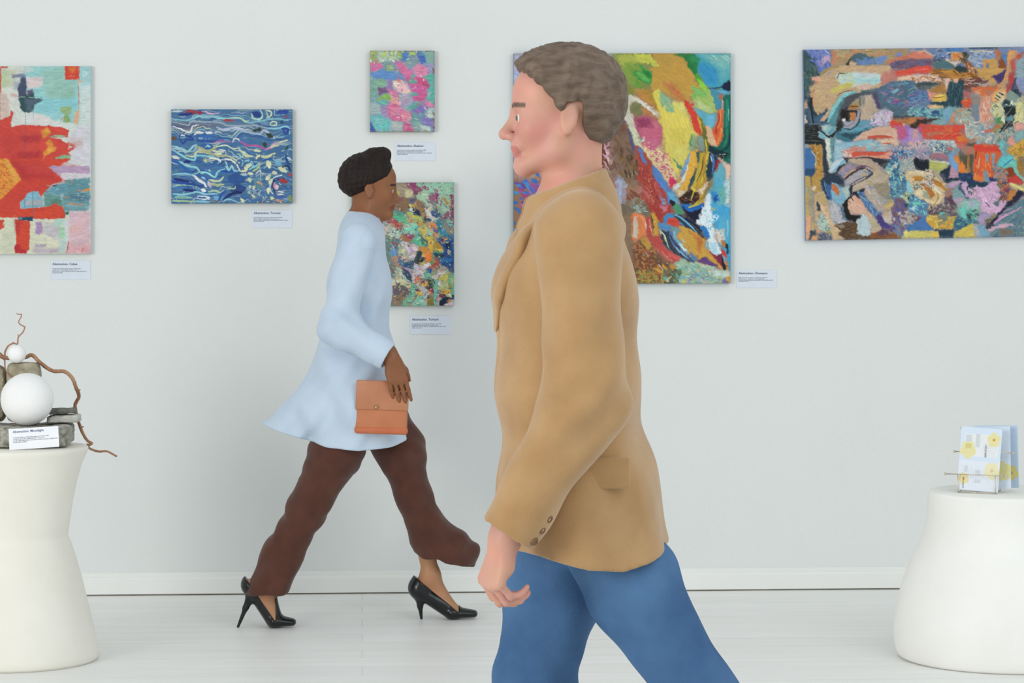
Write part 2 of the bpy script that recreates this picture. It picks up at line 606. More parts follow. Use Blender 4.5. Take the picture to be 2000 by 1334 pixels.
p.poly('d8cdcb', '440,690 580,690 740,800 540,830', 2, 4, a=.7)
p.poly('c8d6cf', '850,800 1030,810 1060,1000 930,1010 950,900', 1.5, 3)
p.poly('8fae78', '820,590 975,580 970,680 930,690 965,800 850,800 890,700 830,660', 1.2, 1.2)
p.poly('86a468', '880,700 930,700 960,790 860,790', 1.5, 2)
p.stroke('d8d6d0', 16, '800,800 870,700'); p.stroke('c26a5c', 9, '825,775 855,730')
p.poly('d5422f', '885,25 1090,25 1085,212 890,212', .8, 1)
p.poly('dd7a36', '950,40 1030,40 1010,120 960,110', 2, 4)
p.dabs('e4c6bb', '890,160 1080,160 1080,205 890,205', 7, (1, 3), (.6, 1.2))
p.poly('dea67f', '1070,215 1125,225 1110,275 1075,275', 1.5, 1.5)
p.stroke('bf5a4c', 13, '1070,280 1078,460 1078,640', rag=.5)
p.poly('dfa680', '1030,660 1090,640 1080,830 1000,810', 1.5, 2.5)
p.poly('c6d4d0', '1085,280 1240,280 1240,1900 1100,1300 1090,600', 2, 4)
p.poly('a4cbcf', '1095,40 1240,40 1240,300 1120,320', 2, 6, a=.8)
p.poly('cbc9d2', '1050,850 1230,860 1230,1380 960,1340 1000,1150 950,1010', 2, 4)
p.poly('c3a6a0', '930,1040 1110,1040 1130,1150 1000,1170', 3, 5, a=.7)
p.stroke('e2e8e6', 9, '1135,100 1185,130 1145,175 1140,110')
p.poly('d2443a', '-20,770 130,720 150,640 175,660 140,860 300,840 700,850 840,870 940,905 930,1000 700,1010 830,1030 900,1085 940,1080 930,1180 1020,1110 1000,1190 930,1210 970,1260 880,1350 1200,1430 860,1460 640,1600 -20,1700', 1.2, 1)
p.poly('b9353a', '230,980 560,980 540,1080 330,1075', 1.5, 3)
p.poly('bb3436', '190,1210 540,1190 560,1300 300,1340 230,1300', 2, 4)
p.poly('c23a38', '-20,900 240,990 330,1080 190,1210 300,1400 190,1400 60,1200 -20,1100', 2, 8, a=.6)
p.poly('d98a35', '550,930 640,875 695,945 580,1025', 2, 2, dry=.25); p.poly('e3a43c', '610,900 650,880 690,945 640,950', 1.5, 2, a=.8)
p.poly('dc8a33', '620,1080 690,1035 735,1110 775,1160 690,1220 585,1290 600,1200 650,1150', 2, 2, dry=.25)
p.poly('e5a83e', '660,1150 760,1150 720,1210 640,1220', 2, 3, a=.7, dry=.3)
p.poly('86b08c', '660,1005 760,975 900,985 870,1005', 1, 1); p.poly('84b088', '730,1305 840,1250 960,1250 960,1315 750,1325', 1.2, 1)
p.poly('cf5a4c', '940,1080 1020,1090 1020,1150 930,1180', 2, 3, dry=.4)
p.stroke('46546a', 5, '345,640 345,1330', rag=.2, soft=.5, a=.85); p.stroke('6a6478', 4, '452,460 455,800', rag=.2, soft=.5, a=.6)
p.view(0, 310, 7.022)
p.poly('d5442f', '-20,0 960,0 960,20 860,70 840,120 700,160 820,240 850,310 700,360 640,450 560,520 520,450 380,470 330,560 270,600 280,690 850,640 890,760 880,840 -20,810', 1.2, 1)
p.poly('bb3034', '110,0 300,60 520,40 840,290 290,290', 2, 7, a=.85)
p.poly('cf443c', '280,70 600,60 700,160 800,230 400,190', 2, 8, a=.8)
p.poly('c63a37', '290,296 850,300 650,450 -20,760 -20,600', 2, 14, a=.5)
p.poly('db8a34', '-1300,0 100,0 285,290 0,570 -1300,900', .8, 1, tex=.14)
p.poly('e0a443', '60,0 100,0 280,285 200,330 90,120', 1.5, 3, a=.8)
p.speck('d55e30', '-20,60 60,90 190,260 -20,500', .4, 2.5)
p.speck('e8b048', '-20,20 200,240 100,420 -20,540', .25, 2)
p.poly('b596b4', '660,130 720,95 1230,100 1225,215 860,200 790,225 720,160', 1.5, 1.2, ang=0)
p.poly('cfc8d0', '860,200 1225,215 1225,270 900,290 830,240', 1.5, 2)
p.poly('cfd0d2', '880,60 1225,40 1225,100 840,95', 1.5, 3)
p.poly('5b8e97', '880,290 1225,265 1225,610 1180,720 880,720 850,620 870,400', 2, 2, ang=0)
p.poly('5d93a4', '640,430 780,350 930,330 940,430 800,520 590,480', 1.5, 2, ang=0)
p.poly('5d8f86', '590,470 840,520 860,600 840,650 600,660', 1.5, 2, ang=0)
p.poly('4c7a6a', '680,590 770,560 830,560 840,640 700,640', 2, 3, a=.7)
p.poly('4d6f86', '960,500 1120,470 1230,540 1130,600 980,560', 3, 4, a=.8)
p.poly('6f9aa0', '870,600 1230,620 1200,710 900,710', 2, 4)
p.speck('7fb0b8', '640,350 1220,280 1220,700 640,640', .3, 1.6, st=5)
p.stroke('2c3550', 14, '720,375 770,365')
p.poly('e88a3c', '1130,440 1225,400 1235,440 1150,455', 1, 1)
for t in ('880,300 895,330', '970,310 985,340', '880,530 940,540', '920,610 1030,630 1150,630', '1060,440 1130,445'):
    p.stroke('cf8358', 18, t, dry=.2)
p.poly('7fb0c4', '270,600 330,550 380,470 440,450 530,450 540,520 580,520 590,660 280,690', 1, 1)
p.poly('b3a9a8', '350,580 580,570 570,640 350,640', 1.5, 2, a=.8)
p.stroke('3f7390', 6, '445,450 445,800', rag=.2); p.stroke('3f7390', 6, '335,560 335,680', rag=.2); p.stroke('4a86a4', 6, '330,655 600,650', rag=.2)
p.poly('d5442f', '700,640 720,620 780,620 790,650 850,660 880,800 600,720', 1.2, 1)
p.poly('d0d2b8', '-1300,812 240,812 440,850 760,830 930,820 930,1310 -1300,1310', 1.2, 1)
p.poly('c6cbb0', '-20,960 200,850 210,1300 -20,1300', 3, 10, a=.7)
p.poly('cf4636', '-20,850 55,850 50,950 -20,970', 2, 1); p.poly('cf4636', '-1000,850 -400,850 -300,1100 -900,1200', 3, 2)
p.poly('d5442f', '205,840 410,850 395,1240 355,1300 210,1300 195,1220 215,1190', 1.2, 1)
p.poly('b52f35', '205,840 275,850 255,1050 210,1000', 1.5, 4, a=.8); p.poly('bd2a34', '195,1200 270,1170 280,1240 355,1260 350,1300 205,1300', 1.5, 1.6)
p.poly('23465e', '245,805 440,800 445,860 400,850 250,845', .8, .8)
p.poly('6a86a0', '250,805 300,805 295,840 255,840', 1, 1)
p.poly('b9b3bf', '580,890 760,870 830,960 790,1110 640,1110', 3, 6, a=.8)
p.poly('a689b4', '480,880 570,870 580,1020 540,1045 485,1030', 1.5, 2)
p.poly('a994ae', '470,1180 640,1180 630,1215 480,1215', 1.5, 2); p.poly('b9a9b8', '460,1220 660,1240 640,1300 460,1290', 2, 4); p.poly('b3a5b3', '670,1240 820,1230 800,1300 650,1300', 2, 3)
p.poly('d9d8bc', '590,1050 780,1140 770,1230 640,1230 640,1120', 2, 3)
p.poly('a8cfc3', '760,840 870,830 850,930 760,930', 2, 2.5); p.poly('9fcaa8', '810,940 910,960 890,1110 810,1100', 2, 3); p.poly('b3c9c6', '820,1110 930,1110 910,1310 810,1300', 2, 4)
p.poly('c8d2da', '880,860 940,820 930,1100 900,1120', 2, 3)
p.poly('d4b3bc', '940,730 1180,720 1235,740 1235,1310 905,1310 940,1100', 1.5, 1.5)
p.poly('dba79d', '940,960 1130,900 1130,1020 950,1030', 3, 6, a=.6)
p.poly('d69a9a', '960,1200 1235,1180 1235,1310 900,1310', 3, 6, a=.7); p.stroke('c8504c', 16, '940,1140 910,1290', dry=.2); p.stroke('c8504c', 10, '1140,1230 1120,1290')
p.poly('2f6a6c', '890,730 940,730 935,770 890,770', 1, 1)
p.grain()
hang(p, (-186, 129), (177.5, 129), (-186, 497.5), 'painting',
     'large canvas with a red folded shape and orange square on pale turquoise, at the left', 'd6dcd8', 'c9d2cf')

# ------------------------------------------------------------------ blue painting of wavy lines
p = Paint(334.5, 213.5, 570.8, 397.5, '3f6f9f', step=.8, seed=23)
p.view(310, 190, 4.7633)
p.dabs('3a6ea6 44739f 527d9f 3a66a4 5a7f9a 47709a', '120,110 1245,110 1245,985 120,985', 260, (14, 34), (2, 5), 0, .15, bend=.1)
p.poly('6d7f96', '300,190 1000,230 1000,330 560,330 120,250', 3, 8, a=.6, ang=0)
p.poly('6f5f70', '120,230 560,260 400,280 280,330 130,280', 3, 5, a=.7, ang=0)
p.poly('3b72ad', '330,340 900,330 900,470 340,440', 4, 8, a=.6, ang=0)
p.dabs('2f62ad 2e5fa3 3a7bbd', '120,560 600,620 600,985 120,985', 40, (14, 34), (2, 5), .15, .15)
p.ripples('8fc0cc b8c8c0 2a4f94 5f90bc c8d0b0 6fa0c4 274690 a9b8d0 4a78b4', 2.2, 44, 13, 1.3, .85)
for col, wd, t in [
    ('b9c9cc', 16, '125,130 220,130'), ('a13a48', 46, '260,140 345,140'), ('9c3148', 36, '370,142 400,142'), ('263a86', 26, '190,160 250,160 310,150'), ('d7a6c3', 14, '430,125 470,150 560,150'),
    ('7ab9c8', 18, '125,200 250,215 320,195 370,175 420,190 510,175 620,200 750,195 830,235 950,220 1080,200 1200,215'),
    ('8fd0d0', 9, '340,190 420,178 500,185 580,200 700,190 760,200 800,220'), ('c8cfa0', 10, '690,190 760,195 800,225 840,215'),
    ('93a9b8', 16, '125,225 270,260 300,225 420,230 580,235 640,265 800,265 920,265 1050,290 1180,270'),
    ('a63c48', 26, '610,215 690,215'), ('e6e6e0', 13, '135,270 190,290 290,325 310,275 330,262 370,258'),
    ('9fb3c9', 26, '540,280 600,300 690,290 790,310 860,330 940,345'), ('b3bcd6', 12, '550,300 620,310 700,280 800,300'),
    ('a9b3c9', 20, '940,345 980,310 1040,350 1075,380'), ('7fc4d8', 16, '1020,290 1100,290 1190,270 1215,340'),
    ('274d9d', 24, '1150,290 1180,340 1200,300 1150,290'), ('2f66b4', 30, '340,360 420,360 500,365'), ('e3ddd6', 22, '330,350 350,330 410,328'), ('d5d9dc', 24, '440,330 500,332'), ('c9d6dc', 10, '520,322 580,325'),
    ('24459c', 16, '190,380 230,430 260,390 310,400 300,370 210,350 190,380'), ('cfd9e0', 14, '210,350 240,355'), ('6a4c3c', 40, '125,385 155,385'),
    ('2a54a4', 26, '350,400 480,410 600,400'), ('c463a4', 12, '500,430 560,410 680,420'), ('e3d7dc', 12, '685,420 700,390 740,390 750,405'),
    ('c057a0', 18, '750,410 830,450 900,450 990,480 1040,480'), ('d99ac0', 14, '990,490 1030,470 1080,430 1120,440'),
    ('cdd0a0', 20, '1040,470 1080,450 1110,450'), ('d8d6a8', 16, '1120,420 1190,400 1190,405'),
    ('8fc8d2', 20, '125,455 220,480 260,510 300,480 330,450 350,450 330,500'), ('a9ae84', 30, '350,455 440,500 520,470 540,450'), ('d2d6b4', 14, '540,455 620,450 700,480 740,470'),
    ('2c5ba6', 16, '390,450 480,440 490,470 440,480 400,450'), ('86cbdc', 20, '450,450 475,460'),
    ('bfc69c', 22, '250,540 330,550 360,505 470,520 560,545 640,545 720,590 750,610'), ('a6a878', 16, '380,500 450,510 540,540 640,550'),
    ('7fcbd6', 18, '130,490 230,550 270,570 330,585 350,545 420,545 520,560 570,600'), ('e6e3d0', 16, '470,560 560,580 575,600'),
    ('e8e4d6', 16, '590,580 660,580 720,620 740,660 755,690'), ('9dd3dc', 14, '620,600 650,680'),
    ('cdd2a0', 26, '750,490 790,520 810,545 870,550'), ('cfd09a', 26, '910,570 930,545 1000,555 1080,520'), ('d0d8ac', 24, '890,495 940,500'),
    ('d4dab8', 18, '500,500 600,510'), ('e6e6d8', 12, '560,490 620,495'), ('cfd6b8', 22, '520,525 580,525'),
    ('86c2d2', 12, '740,480 780,530 770,560 690,540'), ('cad4a4', 10, '740,460 780,520'),
    ('2d62b0', 30, '125,590 200,620 280,690 400,740 480,760'), ('d6d2cc', 26, '130,550 190,570'), ('8cd0d8', 20, '195,600 270,640 350,655 390,700 440,700 520,740 545,700 570,680 610,670'),
    ('1c2f78', 26, '240,600 290,600'), ('b9c68c', 16, '415,580 440,600 430,565'), ('a9c9b8', 10, '480,600 500,610'), ('9fc6a8', 12, '460,680 480,690 465,675'),
    ('7fc4da', 14, '770,640 790,600 850,590 880,640 840,680'), ('d6dca4', 40, '800,660 850,625'), ('d9d8a8', 30, '770,690 820,670'), ('a9c080', 18, '870,690 920,660 940,620'), ('86ccd6', 14, '840,670 900,640 930,610'),
    ('2355b0', 26, '580,690 680,690 740,690'), ('8fd2dc', 14, '620,640 650,680 680,640 700,680 740,690'),
    ('d9dcae', 50, '1015,600 1030,650'), ('cfd3a6', 46, '1120,660 1180,690'), ('1c4f86', 26, '1150,570 1190,550 1190,600 1220,620'), ('6fb0d0', 50, '1090,600 1130,620'), ('255fb0', 18, '960,600 1000,580 1070,570'),
    ('1c3d60', 20, '1150,650 1200,640 1225,690'), ('b4c4dc', 22, '1200,560 1225,580'),
    ('d6d9a4', 40, '1000,770 1030,730'), ('d9d8a4', 36, '1060,700 1090,705'), ('d3d9a4', 34, '1030,800 1050,770'), ('d9dba8', 30, '1015,850 1020,890'), ('d6d9a0', 32, '1045,935 1065,945'), ('d8dca8', 30, '770,950 790,970'),
    ('d3e0dc', 12, '1145,725 1080,745 1040,800 1035,860 1060,900'), ('24407a', 22, '1160,760 1080,770 1065,830 1080,900'),
    ('b3323c', 40, '1130,770 1190,790'), ('d58aa0', 26, '1075,800 1080,850'), ('e3c3c6', 40, '1095,820 1100,850'), ('e6d9d6', 14, '1110,880 1160,885'), ('e0d6d8', 14, '1105,910 1160,905'), ('3f5fae', 20, '1100,940 1180,930'),
    ('d98a6a', 20, '1090,960 1140,970'), ('7d9450', 36, '1215,920 1235,970'), ('a34a58', 30, '1205,720 1235,720'),
    ('2a569c', 130, '680,760 770,760'), ('274a8c', 90, '690,860 780,850'), ('1d3a80', 26, '600,950 680,900 770,890'), ('162250', 14, '660,910 720,880 770,890'), ('a9c29c', 14, '640,850 700,850 710,830'),
    ('b9c8a0', 40, '840,760 845,780'), ('a9c4b0', 38, '845,830 850,840'), ('9cc2b8', 34, '835,880 840,890'), ('d3d8b0', 30, '835,710 870,715'), ('c8d4c8', 12, '900,720 940,680 950,740'), ('d6d2a4', 26, '880,830 885,850'),
    ('5a8a94', 60, '910,760 930,840'), ('d0a080', 16, '910,795 950,800 955,825'), ('c4cf9c', 24, '870,910 890,930'), ('9dbac4', 24, '770,720 820,720'),
    ('e6e8ea', 26, '330,730 370,770 420,800 440,830'), ('e3e6e8', 34, '400,860 430,870'), ('e0e0dc', 12, '310,725 350,740'), ('a9cfdc', 14, '400,740 430,760'), ('c0b0d2', 26, '460,790 480,840'),
    ('7fc8d8', 16, '130,720 230,710 310,720 400,690'), ('9fc6a0', 12, '130,830 240,815 330,825 380,850'), ('1d2c70', 26, '150,760 280,790'), ('1b2c74', 24, '230,860 340,870'), ('264fa8', 26, '130,790 250,800 400,830'),
    ('8bd0dc', 18, '130,900 230,905 300,895 350,880 420,900 540,900'), ('a8c7a4', 20, '460,880 520,870 570,885 600,870'), ('aab98c', 26, '480,800 540,820 600,810'), ('c3cfa8', 22, '470,770 560,780 600,745'),
    ('7fb8a8', 26, '150,930 230,930 310,935'), ('dfe6e8', 10, '360,920 440,925 440,950 370,945 360,925'), ('d9e6ea', 30, '460,930 462,945'), ('9fbf88', 18, '130,965 250,965 330,970'), ('7fc4d8', 20, '340,970 470,975'), ('62a8d0', 40, '520,930 560,950'), ('86c4d4', 14, '600,975 640,950 720,970'),
    ('2b57ae', 24, '560,960 580,910 620,870'), ('263f8c', 50, '880,150 940,170'), ('a9cfc0', 16, '860,150 880,200 950,200 960,150 940,120'), ('c9d8b0', 14, '990,125 1040,130 1040,170 1000,195'), ('a9c6a8', 14, '1000,140 1020,180'), ('294da4', 40, '1110,140 1200,135'),
    ('c9d6b0', 14, '1035,245 1060,225 1095,235 1085,260 1045,262 1035,245'), ('31506a', 40, '1140,225 1150,235'), ('2f4440', 24, '880,310 950,300'), ('2c4436', 40, '930,300 940,300'), ('2e4234', 40, '1010,345 1050,365'), ('33432e', 46, '985,430 990,455'), ('31503c', 22, '1180,480 1200,460'), ('8f5064', 20, '1170,180 1200,180')]:
    p.stroke(col, wd, t, rag=.7, tex=.1, taper=(.6, .6), h=1.0)
p.dabs('6b5a40 8d6a52 bfc99c', '480,965 1240,970 1240,985 480,985', 18, (3, 7), (1, 2))
p.dabs('cfd8b0 8fb8c8 d8c8a8', '780,700 1000,700 1000,960 860,960', 40, (2, 6), (.8, 1.6), .5, 1.2)
p.dabs('d8d8c0 2c5aa8 7fc0d4 2a58a8 a8c0a0', '420,540 1200,480 1220,900 700,700', 70, (3, 8), (.8, 1.8), 0, .8)
p.grain(.035, .15)
hang(p, (334.5, 213.5), (570.8, 213.5), (334.5, 397.5), 'painting',
     'blue canvas covered in wavy streaks like water, hung left of the walking woman', '24585c', '2d4a6a')

# ------------------------------------------------------------------ small pink and green flower-like painting
p = Paint(722.5, 99, 849, 257.5, '7a9ab0', step=.7, seed=31)
p.view(680, 80, 5.131)
p.dabs('7fb0a8 8fb8b0 6fa8a0 86a8c8 8f8fc0 7a94c8', '215,95 865,95 865,910 215,910', 200, (8, 18), (4, 9), .6, .8)
p.ground()
for col, t in [
    ('9aa860', '220,100 300,100 290,200 220,200'), ('a9c4b0', '290,100 480,110 480,180 320,210'), ('b3c064', '340,100 400,100 380,165 330,160'), ('b9c860', '420,105 475,110 450,170 420,160'), ('a3bc58', '490,110 560,110 560,160 500,160'), ('aac45c', '610,105 670,105 660,150 620,145'),
    ('4f7fc4', '530,120 610,115 600,200 550,190'), ('7f9aa4', '600,140 690,150 690,260 600,260'), ('3f6cc0', '700,150 760,130 800,220 740,220'), ('7faa9c', '770,110 860,100 860,220 790,230'),
    ('d870a0', '220,220 300,190 345,260 270,310 225,290'), ('7a9a98', '350,210 450,230 500,330 380,320'), ('8fae74', '390,240 450,240 440,320 370,310'),
    ('5b8fd0', '250,320 360,290 520,330 530,370 420,400 300,390'), ('7fb090', '250,400 350,370 395,440 330,470 250,470'), ('7aa898', '220,400 280,400 300,560 220,600'),
    ('7c5a86', '295,470 390,470 420,510 320,540'), ('9a78ac', '400,420 450,400 440,500 390,500'), ('7a8cc4', '480,330 560,350 570,400 470,400'), ('9a94bc', '760,220 850,230 850,340 780,320'),
    ('db6a9c', '470,215 530,205 590,280 650,320 640,370 580,380 520,300'), ('e083a8', '670,250 730,230 795,270 790,340 690,370 660,310'), ('d85a94', '580,360 690,360 790,400 790,560 740,610 640,590 700,500 620,450'),
    ('d45a9c', '630,450 720,440 780,500 730,560 640,500'), ('b83a5c', '720,400 770,400 815,465 760,450'), ('cf4a78', '690,370 760,370 790,430 700,430'), ('e07aa4', '780,580 840,640 830,665 770,640'),
    ('4fa890', '590,400 640,370 690,420 620,430'), ('5ab09a', '640,340 680,340 670,370 630,365'), ('4fb49c', '780,350 850,325 860,430 800,420'), ('52b09c', '800,480 865,460 865,620 790,580'), ('8fb4b8', '790,510 830,500 820,570 790,560'),
    ('5aa894', '630,520 690,520 700,545 650,550'), ('58a894', '650,630 720,610 720,660 600,690'), ('a9a0bc', '520,540 640,530 650,620 560,650'), ('b49ab8', '550,560 620,560 600,620 550,620'),
    ('e5b3b8', '450,400 540,390 600,460 620,520 540,520 470,470'), ('f0d8c8', '455,420 500,400 520,440 470,460'), ('e58068', '490,385 530,395 520,420 495,410'), ('eac0b0', '540,480 625,490 610,525 550,525'),
    ('e072a0', '400,490 450,490 510,560 470,620 410,540'), ('e79a98', '420,550 510,570 530,640 470,660 410,600'), ('86b848', '300,590 350,530 420,540 435,590 370,580'), ('5fb4a4', '310,600 390,580 400,630 320,640'),
    ('dd6a98', '385,650 470,630 560,700 640,730 620,810 500,800 410,770'), ('e684a4', '420,660 520,670 500,740 420,740'), ('e88a9c', '540,700 640,740 620,810 540,800'), ('b83a68', '485,745 510,755 500,770 480,760'),
    ('a08ab4', '330,660 390,640 400,770 340,740'), ('9fb4b4', '230,640 320,640 320,730 230,740'), ('5fc0b8', '225,760 330,750 420,820 380,880 260,860'), ('78c4c0', '260,770 360,780 350,840 280,830'),
    ('3a5ab0', '220,830 260,860 270,905 220,905'), ('b0b8b4', '440,810 540,810 540,890 450,890'), ('dc5488', '550,830 620,830 660,880 640,908 560,890'), ('e07a9c', '560,840 600,850 580,880'),
    ('7a74bc', '640,690 740,640 790,680 760,720 660,720'), ('5fa09c', '640,730 740,720 720,800 640,800'), ('8076ba', '720,790 790,760 850,790 840,860 760,840'), ('b9ccc0', '790,710 840,690 860,770 800,770'), ('7faaa0', '640,810 740,830 730,900 660,890'),
    ('b0c8c0', '720,850 820,850 830,900 740,905'), ('8f7cb4', '820,800 865,790 865,900 840,880')]:
    p.poly(col, t, 2.0, 1.2, tex=.1)
p.spread(14)
p.dabs('a9d0c0 d8e0b8 b0c050 4f7fc4', '220,100 680,100 680,220 220,220', 40, (2, 6), (1, 2.5), .7, .8)
p.dabs('e89ab8 d85a94 f0c0c8 c8508c', '400,250 800,250 800,900 400,800', 70, (2, 7), (1, 2.4), .8, .8, dry=.2)
p.dabs('70b8a8 8fc8b8 9ab0d0 6f8cc4', '220,500 860,600 860,900 220,900', 60, (2, 7), (1, 2.4), .5, .9, dry=.2)
p.dabs('8c5a48 6a4c3c a07058', '215,95 865,95 865,106 215,106', 26, (2, 5), (.8, 1.6), 0, .2); p.dabs('8c5a48 6a4c3c a08068', '850,110 865,110 865,900 850,900', 30, (2, 6), (.7, 1.4), 1.57, .2)
p.dabs('8a8060 a08058', '215,895 865,895 865,910 215,910', 20, (2, 6), (.7, 1.4), 0, .2)
p.grain(.035, .17)
hang(p, (722.5, 99), (849, 99), (722.5, 257.5), 'painting',
     'small canvas of pink blossom on green and violet, above the head of the walking woman', 'a89880', '6a5a50')

# ------------------------------------------------------------------ thick multicoloured painting behind the woman
p = Paint(686.5, 356.5, 886.5, 598.5, '6f8680', step=.8, seed=41)
p.view(0, 0, 1)
p.dabs('5f7f7c 7a7a70 8c7a60 6a8c90 55707c 94886c 8a5a64', '686,356 887,356 887,599 686,599', 520, (6, 15), (2.5, 5), .7, .9)
p.dabs('8a6a40 a08a4c 7a6a50 9a8c5a', '686,356 760,356 750,430 686,430', 60, (5, 12), (2, 4), .6, .8)
p.ground()
p.view(740, 350, 10.26)
for col, t in [
    ('8fbfa4', '760,90 1490,70 1490,300 1240,300 1000,260 820,130'), ('a8c8a4', '820,280 960,260 990,400 900,450 800,400'), ('9a8c74', '300,90 560,90 660,190 680,360 480,380 330,300'), ('c0b48c', '540,200 660,200 680,330 520,370'), ('b8ac6c', '340,240 440,240 420,330 340,310'),
    ('8f3f68', '560,100 740,90 750,230 860,200 760,260 690,250 640,170 560,160'), ('8f4870', '860,130 1000,160 980,210 880,190'), ('8c4468', '1100,200 1170,180 1190,330 1170,450 1080,360'), ('a05878', '1000,340 1130,340 1130,420 1060,430'),
    ('98b89c', '1200,330 1440,340 1430,470 1330,690 1220,600 1180,440'), ('b0803c', '1250,360 1330,380 1390,500 1350,520'), ('b89040', '1420,470 1480,510 1470,570 1420,560'), ('8fbc9c', '1300,340 1440,360 1440,440 1360,430'),
    ('8c5068', '1300,740 1440,640 1480,720 1360,760'), ('8a3f60', '1450,300 1490,310 1490,900 1460,900'), ('7cc0b0', '1410,860 1470,830 1480,940 1440,930'),
    ('87684c', '290,360 600,380 620,560 500,640 330,560'), ('8a5a5c', '330,360 500,370 480,450 350,480'), ('966c40', '740,430 840,450 920,600 900,860 860,820 840,640'), ('b89040', '620,510 740,500 700,560 640,550'),
    ('d0c8bc', '930,590 980,560 1070,720 1060,780 1000,740 940,660'), ('c0bcac', '1060,760 1130,750 1110,840 1060,830'), ('2f4a80', '1070,700 1170,720 1150,760 1080,750'), ('28303c', '930,760 1000,830 1070,820 1000,850 930,830'), ('d88a6c', '940,770 980,770 960,805'),
    ('3f78b0', '690,640 770,690 740,720'), ('d0d8dc', '640,600 690,590 680,630 650,630'), ('1f2c40', '670,570 820,640 840,740 760,720 700,640'), ('5a5870', '600,400 740,400 700,480 600,450'),
    ('52b088', '240,680 460,740 430,840 390,830 270,720'), ('60b884', '460,770 600,840 580,880 450,820'), ('b4b858', '620,680 780,720 880,840 800,890 690,830 640,760'), ('c8a83c', '690,690 760,740 740,770'), ('d0953c', '740,860 840,880 810,910'),
    ('b04850', '190,790 330,810 390,890 430,950 400,980 330,920 220,860'), ('d87838', '360,870 430,890 410,950'), ('cc9060', '250,880 330,900 310,930'), ('db9060', '600,790 670,870 640,890'),
    ('8fd0b0', '550,900 720,900 740,1030 640,1080 540,1000'), ('70c4b0', '640,940 760,960 720,1050 640,1040'), ('c8b4a4', '500,910 600,930 560,970'), ('e08c5c', '990,890 1130,870 1180,960 1130,990 1000,960'), ('d8783c', '1010,920 1120,940 1170,1020 1100,980'),
    ('2c7c98', '1160,890 1230,920 1350,1150 1290,1180 1200,1050'), ('3c8ca4', '1220,950 1340,1010 1340,1100 1280,1120'), ('8a8478', '1270,940 1430,960 1420,1080 1350,1060'), ('c8b454', '870,1010 960,990 1000,1200 1100,1240 1060,1330 960,1200 880,1080'), ('dcb83c', '980,1180 1060,1150 1100,1290 1000,1330'),
    ('90c8ac', '970,1010 1060,1030 1040,1140 960,1100'), ('d09a68', '1030,1020 1190,1110 1190,1200 1080,1110'), ('6a5a88', '1090,1000 1180,1020 1170,1070 1110,1050'), ('3c6c54', '860,1170 960,1240 970,1334 900,1300'), ('60c4a0', '700,1200 800,1190 830,1290 720,1270'), ('a8305c', '580,1140 670,1160 620,1210'), ('b8683c', '500,1190 640,1210 640,1260 520,1230'),
    ('d07830', '1240,1170 1370,1200 1320,1300'), ('3c4c88', '1190,1200 1270,1210 1290,1334 1190,1334'), ('2c5c98', '1350,1220 1490,1170 1490,1334 1340,1334'), ('b8d0c0', '240,1030 330,1040 390,1080 350,1140 260,1090'), ('c8b8ac', '20,930 200,930 190,1060 60,1040'), ('b49c74', '0,700 60,700 30,820 0,820')]:
    p.poly(col, t, 2.0, .8, tex=.1)
p.view(740, 470, 10.26)
